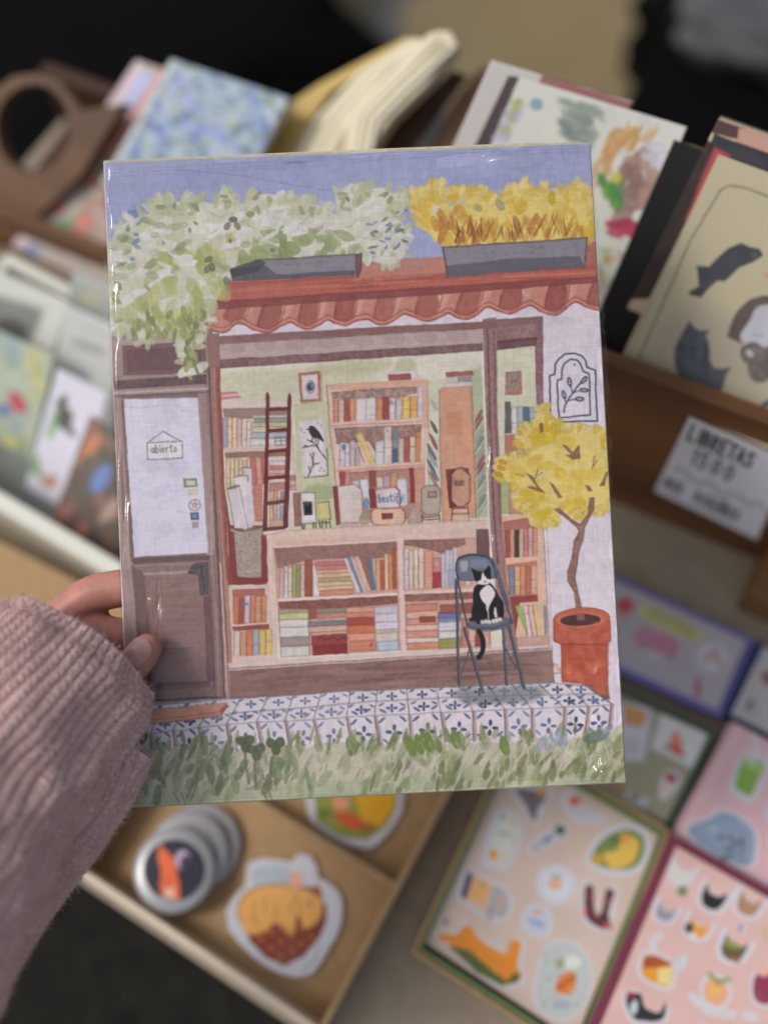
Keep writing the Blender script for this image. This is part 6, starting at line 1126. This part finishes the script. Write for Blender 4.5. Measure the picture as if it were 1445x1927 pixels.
    c.dabs(50, [(250, 1425), (560, 1415), (600, 1480), (250, 1500)], [(112, 130, 96), (124, 142, 108), (98, 118, 86)], (20, 50), (8, 16), (60, 130), (.4, .8), edge=.2)
    c.dabs(60, [(700, 1440), (1180, 1400), (1180, 1470), (700, 1490)], [(112, 122, 78), (126, 134, 88), (104, 116, 72)], (14, 40), (6, 12), (95, 135), (.4, .75), edge=.2)
    for (x, y) in ((788, 1400), (806, 1395), (856, 1390), (772, 1404), (948, 1402)): c.dab(x, y, 40, 17, 75, (112, 138, 64), .9)
    for k in range(120):
        x = R.uniform(250, 1175); t = (x-235)/950; y = R.uniform(1420-t*25, 1505-t*40); L = R.uniform(10, 26); d = R.uniform(.2, .8)
        c.line([(x, y), (x+d*L*.4, y-L*.5), (x+d*L, y-L)], R.choice([(84, 92, 58), (98, 106, 70), (90, 84, 60)]), R.uniform(1.2, 2.4), R.uniform(.35, .7), taper=.6, smooth=True)
    for k in range(20): x = R.uniform(600, 1150); c.line([(x, 1440), (x-4, 1415), (x-12, 1395)], (206, 200, 196), 2, .5, taper=.6)
    for (x, y) in ((1015, 1400), (1050, 1385), (1032, 1395), (1060, 1395)): c.dab(x, y, 34, 11, 110, (146, 158, 196), .7, edge=.3)
    c.dab(1120, 1386, 50, 22, -15, (96, 116, 112), .7, soft=3); c.dab(1140, 1374, 30, 12, -40, (120, 134, 160), .6, soft=3)
    c.z = (200, 1000, 3.211)
    for (x, y, bx, by) in ((838, 1275, 860, 1520), (903, 1325, 905, 1540), (1020, 1290, 990, 1480)):
        c.line([(x, y+30), ((x+bx)/2-10, (y+by)/2), (bx, by)], (104, 112, 80), 4, .9, smooth=True)
        for dx, dy, r in ((-28, -12, 20), (26, -16, -20), (2, 26, 90)): c.dab(x+dx, y+dy, 62, 56, r, (94, 106, 74), .92, edge=.35)
    for k in range(20): c.line([(R.uniform(820, 1040), 1560), (R.uniform(840, 1080), R.uniform(1440, 1500))], (116, 104, 78), 2, .4)
    for l in ([(405, 1570), (440, 1640)], [(450, 1580), (480, 1648)], [(520, 1540), (480, 1610)], [(556, 1500), (515, 1615)], [(945, 1575), (970, 1630)], [(980, 1570), (1002, 1625)]): c.line(l, (70, 78, 50), 3, .75, taper=.5)
    return c
# ---------------------------------------------------------------- the held print in its clear sleeve
ART = art_mat('print_ink_on_linen', rough=.55, spec=.25, weave=.06)
PAPER = art_mat('print_paper', rough=.5, spec=.4)
GLOSS = art_mat('glossy_paper', rough=.3, spec=.5)
a_ = None
Hm = hom([(0, 0), (.21, 0), (.21, .21*1.311), (0, .21*1.311)], [((x-CX)/FPX, (y-CY)/FPX) for x, y in PC])
s_ = (np.linalg.norm(Hm[:, 0])+np.linalg.norm(Hm[:, 1]))/2; Hm = Hm/s_*(1 if Hm[2, 2] > 0 else -1)
PT0 = CAM+Vector(RW @ Hm[:, 2]); PEX = Vector(RW @ Hm[:, 0]).normalized(); PEY = Vector(RW @ Hm[:, 1]).normalized()
PN = PEY.cross(PEX).normalized()
if PN.dot(AX) > 0: PN = -PN                       # towards the lens
PPL = (PT0, PN)
def ppt(x, y, off=0): return hit(x, y, PT0+PN*off, PN)      # a point seen at x, y, lying off metres in front of the print
cv = paint_print(760, 996)
_l = cv.img.mean(2, keepdims=True); cv.img = (_l+(cv.img-_l)*.79)*np.array([1.0, .972, .955], np.float32); cv.img = .62+(cv.img-.62)*1.13; cv.img *= (1+(cv.n2-.5)*.05+(cv.n1-.5)*.07+(vnoise(cv.H, cv.W, 7, 77)-.5)*.06)[..., None]
for ax_ in (0, 1): cv.img = .22*np.roll(cv.img, 1, ax_)+.56*cv.img+.22*np.roll(cv.img, -1, ax_)      # inks bleed a little; the print's colours are muted
pr = empty('art_print', ppt(711, 1496), 'bookshop front watercolour print in clear plastic sleeve, held up by the hand', 'art print')
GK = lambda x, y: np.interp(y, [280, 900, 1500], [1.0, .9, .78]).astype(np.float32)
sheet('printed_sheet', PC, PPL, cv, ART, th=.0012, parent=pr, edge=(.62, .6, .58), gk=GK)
del cv
BOARD = mat('backing_card', (.62, .55, .42), .8, noise=(300, .12, (1, 1, 1)))
top = [ppt(x, y, -.0016) for x, y in ((194, 301), (600, 283), (1000, 267), (1111, 267), (1179, 1474), (246, 1521))]
prism('backing_card', top, -PN*.0012, BOARD, pr, .0004)
# clear sleeve: thin wavy film in front, folded round the edges
fm = bpy.data.materials.new('clear_film'); fm.use_nodes = True; t = fm.node_tree; t.nodes.clear(); L = t.links.new
out = t.nodes.new('ShaderNodeOutputMaterial'); mx = t.nodes.new('ShaderNodeMixShader'); tr = t.nodes.new('ShaderNodeBsdfTransparent'); gl = t.nodes.new('ShaderNodeBsdfGlossy')
lw = t.nodes.new('ShaderNodeLayerWeight'); lw.inputs[0].default_value = .5; pw = t.nodes.new('ShaderNodeMath'); pw.operation = 'POWER'; pw.inputs[1].default_value = 5; fr = t.nodes.new('ShaderNodeMath'); fr.operation = 'MULTIPLY_ADD'; fr.inputs[1].default_value = .93; fr.inputs[2].default_value = .05; L(lw.outputs['Facing'], pw.inputs[0]); L(pw.outputs[0], fr.inputs[0]); gl.inputs['Roughness'].default_value = .05; tr.inputs[0].default_value = (.97, .97, .97, 1)
tc = t.nodes.new('ShaderNodeTexCoord'); nz = t.nodes.new('ShaderNodeTexNoise'); nz.inputs['Scale'].default_value = 22; nz.inputs['Detail'].default_value = 2; L(tc.outputs['Object'], nz.inputs[0])
bp = t.nodes.new('ShaderNodeBump'); bp.inputs['Strength'].default_value = .08; bp.inputs['Distance'].default_value = .002; L(nz.outputs[0], bp.inputs['Height'])
L(bp.outputs[0], gl.inputs['Normal']);  L(fr.outputs[0], mx.inputs[0]); L(tr.outputs[0], mx.inputs[1]); L(gl.outputs[0], mx.inputs[2]); L(mx.outputs[0], out.inputs[0])
def film():
    SC = [(189, 302), (1113, 267), (1181, 1474), (243, 1522)]
    M = np.linalg.inv(hom(SC, [(0, 0), (1, 0), (1, 1), (0, 1)]))
    e = np.array([0, .0008, .0016, .0026, .0038, .0052, .007, .009, .0115]); us = np.r_[e, np.linspace(.014, .986, 430), 1-e[::-1]]; vv = np.r_[e*.75, np.linspace(.011, .989, 560), 1-e[::-1]*.75]
    U, V = np.meshgrid(us, vv); q = np.stack([U, V, np.ones_like(U)], -1) @ M.T; x = q[..., 0]/q[..., 2]; y = q[..., 1]/q[..., 2]
    wob = lambda t, s_: .9*np.sin(t*31+s_)+.7*np.sin(t*73+s_*2)+.5*np.sin(t*140+s_*3)+.35*np.sin(t*310+s_)
    near = lambda d, w_: np.clip(1-d/w_, 0, 1)
    x = x+wob(V*3, 1)*1.3*near(U, .010)-2.0*near(U, .012)*(.5+.5*np.sin(V*17))
    x = x+(wob(V*3, 2)*1.5+5*np.exp(-((V-.36)/.16)**2)+2)*near(1-U, .012)
    y = y+(wob(U*3, 5)*.8-2.0*np.exp(-((U-.85)/.12)**2))*near(V, .009)
    H, W = U.shape; n = lambda c, sd: vnoise(H, W, c, sd)-.5
    off = .0012+.0005*np.sin(U*9+V*4)*np.sin(V*7+1)+.0007*n(60, 5)
    X, Y = U*.21, V*.275
    vd = (CAM-ppt(700, 900)).normalized(); hv = (vd+sd).normalized(); hx, hy, hz = hv.dot(PEX), hv.dot(PEY), hv.dot(PN); gx_, gy_ = -hx/hz, -hy/hz
    def glint_crease(u0, v0, length, width, rot, bow=0.0):      # film pucker shaped to mirror the sun as a glint, length by width (metres)
        a = math.radians(rot); dx, dy = X-u0*.21, Y-v0*.275; p = dx*math.cos(a)+dy*math.sin(a); r_ = -dx*math.sin(a)+dy*math.cos(a)-bow*p*p
        tp = gx_*math.cos(a)+gy_*math.sin(a); tr_ = -gx_*math.sin(a)+gy_*math.cos(a); Rp, Rr = length/.16, width/.16
        wn = np.exp(-(p/(length*.85))**4-(r_/(width*2.2))**4)
        return wn*(tp*p+tr_*r_-p*p/(2*Rp)-r_*r_/(2*Rr))
    R = random.Random(7)
    v = .02
    while v < .80:          # left edge
        ln = R.uniform(.006, .026); off += glint_crease(.006+R.uniform(-.001, .002)+.004*math.sin(v*9), v+ln/.275/2, ln, R.uniform(.0005, .0010), 90+R.uniform(-2, 2)); v += ln/.275*1.25+R.uniform(0, .03)
    v = .26
    while v < .97:          # right edge
        ln = R.uniform(.006, .024); off += glint_crease(.993+R.uniform(-.002, .001), v+ln/.275/2, ln, R.uniform(.0004, .0009), 90+R.uniform(-2, 2)); v += ln/.275*1.2+R.uniform(.0, .05)
    off += glint_crease(.79, .0185, .022, .0012, -2.2, .4)+glint_crease(.87, .006, .012, .0008, -2)+glint_crease(.58, .005, .015, .0006, -2)+glint_crease(.33, .005, .02, .0005, -2)
    off += glint_crease(.962, .925, .013, .0008, 62, 9)+glint_crease(.935, .915, .008, .0005, 40, 6)+glint_crease(.90, .987, .014, .0009, -8, 6)+glint_crease(.925, .982, .008, .0010, -40)+glint_crease(.85, .992, .02, .0006, -2)+glint_crease(.90, .965, .010, .0005, 55)
    off += glint_crease(.022, .545, .022, .0006, 89)+glint_crease(.755, .50, .016, .0003, 91)+glint_crease(.752, .62, .010, .0003, 91)+glint_crease(.88, .955, .012, .0006, 48, 5)+glint_crease(.945, .955, .010, .0006, 75)+glint_crease(.95, .985, .012, .0008, 5)+glint_crease(.075, .72, .022, .0007, 96, 3)
    off += .0006*np.exp(-((X-.0155-.003*np.sin(V*5)+V*.002)/.0012)**2)*(V > .68)*(V < .93)+.0005*np.exp(-((X-.157-.004*V)/.0008)**2)*np.exp(-((V-.52)/.2)**2)
    dd = np.minimum(np.minimum(X, .21-X), np.minimum(Y, .275-Y)); off -= .0028*np.clip(1-dd/.0032, 0, 1)**1.8
    off += .0004*n(24, 36)
    dc = np.stack([(x-CX)/FPX, (y-CY)/FPX, np.ones_like(x)], -1) @ RW.T; Pn, Nn, C0 = np.array(PT0), np.array(PN), np.array(CAM)
    t = (((Pn-C0)@Nn+off)/(dc@Nn))[..., None]; P3 = (C0+dc*t).reshape(-1, 3)
    idx = np.arange(H*W).reshape(H, W); F = np.stack([idx[:-1, :-1], idx[1:, :-1], idx[1:, 1:], idx[:-1, 1:]], -1).reshape(-1, 4)
    me = bpy.data.meshes.new('plastic_sleeve'); me.vertices.add(H*W); me.vertices.foreach_set('co', P3.ravel().astype(np.float32)); me.loops.add(len(F)*4); me.polygons.add(len(F))
    me.loops.foreach_set('vertex_index', F.ravel().astype(np.int32)); me.polygons.foreach_set('loop_start', (np.arange(len(F))*4).astype(np.int32)); me.update(calc_edges=True); me.polygons.foreach_set('use_smooth', [True]*len(F)); me.materials.append(fm)
    o = new_obj('plastic_sleeve', me); child(o, pr)
film()
# ---------------------------------------------------------------- hand and knitted sleeve
def pdep(x, y): return (ppt(x, y)-CAM).dot(AX)
def capsules(chains):
    bm = bmesh.new()
    for ch in chains:
        pts = [Vector(p) for p, r in ch]; rs = [r for p, r in ch]
        # resample
        P, Rr = [], []
        for i in range(len(pts)-1):
            a, b, c, d_ = pts[max(i-1, 0)], pts[i], pts[i+1], pts[min(i+2, len(pts)-1)]
            for k in range(7):
                t = k/7; P.append(.5*((2*b)+(c-a)*t+(2*a-5*b+4*c-d_)*t*t+(3*b-a-3*c+d_)*t**3)); Rr.append(rs[i]+(rs[i+1]-rs[i])*(t*t*(3-2*t)))
        P.append(pts[-1]); Rr.append(rs[-1])
        for p, r in zip(P, Rr): bmesh.ops.create_icosphere(bm, subdivisions=3, radius=r, matrix=Matrix.Translation(p))
    return bm
def remeshed(name, bm, vox, smooth, mt):
    me = bpy.data.meshes.new(name+'_raw'); bm.to_mesh(me); bm.free(); o = bpy.data.objects.new(name+'_raw', me); COL.objects.link(o)
    r = o.modifiers.new('r', 'REMESH'); r.mode = 'VOXEL'; r.voxel_size = vox
    s = o.modifiers.new('s', 'SMOOTH'); s.iterations = smooth; s.factor = .5
    dg = bpy.context.evaluated_depsgraph_get(); m2 = bpy.data.meshes.new_from_object(o.evaluated_get(dg)); bpy.data.objects.remove(o)
    m2.name = name; m2.polygons.foreach_set('use_smooth', [True]*len(m2.polygons)); m2.materials.clear(); m2.materials.append(mt)
    return new_obj(name, m2)
SKIN = mat('skin', (.50, .245, .19), .45, noise=(75, .16, (1, 1, 1)), bump=.35, spec=.35, sss=.3, mix=(.56, .24, .19))
SKN = mat('fingernail', (.60, .29, .26), .22, spec=.5, coat=.4, sss=.2)
D0 = pdep(240, 1200); print('print depth left', D0, pdep(1150, 300), pdep(200, 320), pdep(1170, 1460))
f = lambda x, y, dz: at(x, y, D0+dz)
px2 = lambda r, d=.44: r*d/FPX
chains = [
 [(f(95, 1235, .014), .0115), (f(118, 1170, .014), .0092), (f(165, 1124, .0125), .0086), (f(235, 1106, .0115), .0084), (f(330, 1098, .0105), .0078), (f(372, 1094, .010), .0066)],       # index behind the print
 [(f(100, 1240, .018), .0125), (f(150, 1195, .015), .0098), (f(235, 1200, .0118), .0086), (f(340, 1200, .011), .0078), (f(390, 1198, .0105), .0066)],
 [(f(100, 1290, .020), .012), (f(160, 1280, .016), .0090), (f(240, 1285, .0118), .0080), (f(335, 1290, .0108), .0072), (f(378, 1290, .0105), .0060)],
 [(f(100, 1340, .020), .011), (f(160, 1350, .016), .0082), (f(235, 1362, .0112), .0070), (f(300, 1368, .0098), .0058)],
 [(f(60, 1300, .006), .015), (f(120, 1330, -.006), .0125), (f(180, 1308, -.0125), .0098), (f(225, 1272, -.0108), .0076), (f(258, 1243, -.0088), .0074), (f(277, 1220, -.0082), .0062)],   # thumb in front
 [(f(95, 1215, .014), .0125), (f(70, 1290, .010), .019), (f(20, 1380, .0), .022), (f(-80, 1520, -.02), .024), (f(-200, 1700, -.05), .027)],
 [(f(100, 1240, .018), .0125), (f(70, 1300, .012), .018)], [(f(100, 1290, .020), .012), (f(70, 1320, .012), .018)], [(f(100, 1340, .020), .011), (f(60, 1350, .010), .018)], [(f(60, 1300, .006), .015), (f(60, 1330, .008), .018)]]
hand = remeshed('person', capsules(chains), .0011, 6, SKIN)
tag(hand, 'left hand in a dusty pink ribbed knit sleeve pinching the print', 'person')
# thumb nail: a curved plate on the front of the tip
def nail():
    axis = (f(283, 1212, -.0092)-f(240, 1262, -.0108)).normalized(); view = (CAM-f(266, 1230, -.01)).normalized()
    up = (view+ (f(240, 1200, 0)-f(266, 1230, 0)).normalized()*.25); up = (up-axis*up.dot(axis)).normalized(); side = axis.cross(up).normalized()
    c0 = f(266, 1229, -.0086); R_ = .0072; vs = []; nu, nv = 17, 15
    for j in range(nv):
        v = j/(nv-1)*2-1
        for i in range(nu):
            u = i/(nu-1)*2-1
            hw = math.sqrt(max(0, 1-abs(v)**3.2)) if v > 0 else math.sqrt(max(0, 1-abs(v)**4))
            a = u*hw*.80; rr_ = R_*(1-.10*max(0, v)**2); ln = .0062
            vs.append(c0+axis*(v*ln)+side*math.sin(a)*rr_*.98+up*(math.cos(a)*rr_+.00022-.0009*max(0, v)**2-.0004*max(0, -v)**4))
    fs = [(j*nu+i, j*nu+i+1, (j+1)*nu+i+1, (j+1)*nu+i) for j in range(nv-1) for i in range(nu-1)]
    o = mesh('fingernail', vs, fs, SKN, hand, smooth=True); s = o.modifiers.new('t', 'SOLIDIFY'); s.thickness = .0005; s.offset = 0
nail()
# knitted sleeve
def knit_mat():
    m = bpy.data.materials.new('pink_knit'); m.use_nodes = True; t = m.node_tree; b = t.nodes['Principled BSDF']; L = t.links.new
    b.inputs['Roughness'].default_value = .95; b.inputs['Specular IOR Level'].default_value = .15; b.inputs['Sheen Weight'].default_value = .35; b.inputs['Sheen Roughness'].default_value = .6
    tc = t.nodes.new('ShaderNodeTexCoord'); n = t.nodes.new('ShaderNodeTexNoise'); n.inputs['Scale'].default_value = 700; n.inputs['Detail'].default_value = 3; L(tc.outputs['Object'], n.inputs[0])
    r = t.nodes.new('ShaderNodeValToRGB'); r.color_ramp.elements[0].position = .3; r.color_ramp.elements[1].position = .7; r.color_ramp.elements[0].color = (.60, .395, .38, 1); r.color_ramp.elements[1].color = (.80, .575, .54, 1); L(n.outputs[0], r.inputs[0]); L(r.outputs[0], b.inputs['Base Color'])
    bp = t.nodes.new('ShaderNodeBump'); bp.inputs['Strength'].default_value = .6; bp.inputs['Distance'].default_value = .0006; L(n.outputs[0], bp.inputs['Height']); L(bp.outputs[0], b.inputs['Normal']); return m
KNIT = knit_mat()
def knit_tube(name, path, nu, nv, ribs, amp, stitch, parent, open_th=.0035, a0=0, a1=2*math.pi, seed=1, fuzz=0, bulge=.0052):
    """path: list of (centre, half width, half depth); tube seen from the lens, ribs run along it, the last ring is the opening"""
    P = np.array([list(p[0]) for p in path]); rw = np.array([p[1] for p in path]); rd_ = np.array([p[2] for p in path])
    seg = np.r_[0, np.cumsum(np.linalg.norm(np.diff(P, axis=0), axis=1))]; T = np.linspace(0, seg[-1], nv)
    def sp(y):       # smooth interpolation along the path
        y = np.asarray(y); d = np.gradient(y, seg, axis=0) if len(seg) > 2 else None; i = np.clip(np.searchsorted(seg, T)-1, 0, len(seg)-2); h = (seg[i+1]-seg[i]); t = (T-seg[i])/h
        sh = (slice(None),)+(None,)*(y.ndim-1); t = t[sh]; h = h[sh]
        return (2*t**3-3*t**2+1)*y[i]+(t**3-2*t**2+t)*h*d[i]+(-2*t**3+3*t**2)*y[i+1]+(t**3-t**2)*h*d[i+1]
    C = sp(P); W = sp(rw); Dp = sp(rd_)
    tan = np.gradient(C, axis=0); tan /= np.linalg.norm(tan, axis=1)[:, None]
    vw = np.array(CAM)-C; vw /= np.linalg.norm(vw, axis=1)[:, None]; sd_ = np.cross(tan, vw); sd_ /= np.linalg.norm(sd_, axis=1)[:, None]; fr2 = np.cross(sd_, tan)
    th_ = np.linspace(a0, a1, nu); A, TT = np.meshgrid(th_, T)
    R = np.random.RandomState(seed); gx = vnoise(nv, nu, 60, seed)-.5; gy = vnoise(nv, nu, 22, seed+1)-.5
    ribph = (A/(2*math.pi)*ribs)+gx*.45+gy*.12
    x = (ribph % 1)*2-1                               # -1..1 over one rib
    prof = np.sqrt(np.clip(1-np.abs(x)**2.2, 0, 1))
    st = np.abs(((TT/stitch)+np.abs(x)*.85+gy*.8+(np.floor(ribph) % 2)*.35) % 1-.5)*2   # V stitches leaning from the middle of the rib
    dsp = amp*(prof-.6)+amp*.5*(1-st**1.6)*prof+amp*.5*gx+.0035*gx*1.2
    dsp += (R.rand(nv, nu)-.5)*amp*.16
    ex = np.cos(A); ey = np.sin(A); rW = W[:, None]+dsp; rD = Dp[:, None]+dsp
    V = C[:, None, :]+sd_[:, None, :]*(ex*rW)[..., None]+fr2[:, None, :]*(ey*rD)[..., None]
    blg = bulge*(np.sin(A)**2)*(TT/seg[-1])**5; V = V+np.gradient(C, axis=0)[:, None, :]/np.linalg.norm(np.gradient(C, axis=0), axis=1)[:, None, None]*blg[..., None]; rimo = bulge*np.sin(th_)**2
    # rim rolls inwards
    last = []; 
    for k in range(1, 13):
        a = k/12*math.pi; off = open_th*math.sin(a)*.55; s_ = open_th*(1-math.cos(a))*.5
        last.append(C[-1][None]+tan[-1][None]*(off+rimo)[:, None]+sd_[-1][None]*(np.cos(th_)*(rW[-1]-s_))[:, None]+fr2[-1][None]*(np.sin(th_)*(rD[-1]-s_))[:, None])
    for k in range(1, 20): last.append(C[-1][None]+tan[-1][None]*(rimo-k*.0015)[:, None]+sd_[-1][None]*(np.cos(th_)*(rW[-1]-open_th))[:, None]+fr2[-1][None]*(np.sin(th_)*(rD[-1]-open_th))[:, None])
    V = np.concatenate([V, np.array(last)]); n2 = V.shape[0]; idx = np.arange(n2*nu).reshape(n2, nu)
    F = np.stack([idx[:-1, :-1], idx[:-1, 1:], idx[1:, 1:], idx[1:, :-1]], -1).reshape(-1, 4)
    me = bpy.data.meshes.new(name); me.vertices.add(n2*nu); me.vertices.foreach_set('co', V.reshape(-1).astype(np.float32)); me.loops.add(len(F)*4); me.polygons.add(len(F))
    me.loops.foreach_set('vertex_index', F.ravel().astype(np.int32)); me.polygons.foreach_set('loop_start', (np.arange(len(F))*4).astype(np.int32)); me.update(calc_edges=True); me.polygons.foreach_set('use_smooth', [True]*len(F)); me.materials.append(KNIT)
    o = new_obj(name, me); child(o, parent)
    if fuzz:          # short stray fibres
        jj = R.randint(2, n2-20, fuzz); ii = R.randint(1, nu-1, fuzz); p = V[jj, ii]; nrm = np.cross(V[np.minimum(jj+1, n2-1), ii]-V[jj-1, ii], V[jj, ii+1]-V[jj, ii-1]); nrm /= np.linalg.norm(nrm, axis=1)[:, None]+1e-9
        cen = np.repeat(C, 1, 0)[np.minimum(jj, nv-1)]; sgn = np.sign(((p-cen)*nrm).sum(1))[:, None]; nrm *= sgn
        Ln = R.uniform(.0008, .0032, fuzz)[:, None]; j1 = R.normal(0, .8, (fuzz, 3)); j2 = R.normal(0, 1.0, (fuzz, 3)); sdv = np.cross(nrm, j1); sdv /= np.linalg.norm(sdv, axis=1)[:, None]; wdt = .00008
        a_ = p-nrm*.0002; m_ = p+(nrm+j1*.5)*Ln*.5; e_ = m_+(nrm*.5+j2*.6)*Ln*.5
        VV = np.stack([a_-sdv*wdt, a_+sdv*wdt, m_+sdv*wdt, m_-sdv*wdt, e_], 1).reshape(-1, 3); b0 = np.arange(fuzz)*5
        fs = [(b, b+1, b+2, b+3) for b in b0]+[(b+3, b+2, b+4) for b in b0]
        fz = mesh('knit_fuzz', [], [], KNIT); m3 = fz.data; m3.clear_geometry(); m3.from_pydata(VV.tolist(), [], [tuple(int(q) for q in f_) for f_ in fs]); m3.update(); fz['kind'] = 'stuff'; child(fz, o)
    return o
g_ = lambda x, y, dz, w, dp: (f(x, y, dz), w, dp)
slv = knit_tube('sleeve', [g_(-420, 1960, -.085, .060, .052), g_(-220, 1710, -.060, .053, .044), g_(-75, 1500, -.040, .0465, .037), g_(45, 1350, -.027, .0405, .031), g_(112, 1278, -.019, .0375, .0265), g_(140, 1245, -.015, .0360, .023), g_(160, 1220, -.013, .0312, .0200)], 1600, 700, 56, .0021, .0025, hand, seed=3, fuzz=70000)
sl2 = knit_tube('sleeve_cuff_fold', [g_(-220, 1960, -.03, .024, .03), g_(-90, 1800, -.024, .022, .026), g_(20, 1655, -.019, .0200, .022), g_(108, 1548, -.015, .0195, .018), g_(165, 1465, -.012, .0200, .014), g_(196, 1398, -.011, .0190, .012)], 800, 420, 24, .0015, .0025, hand, seed=9, fuzz=24000)
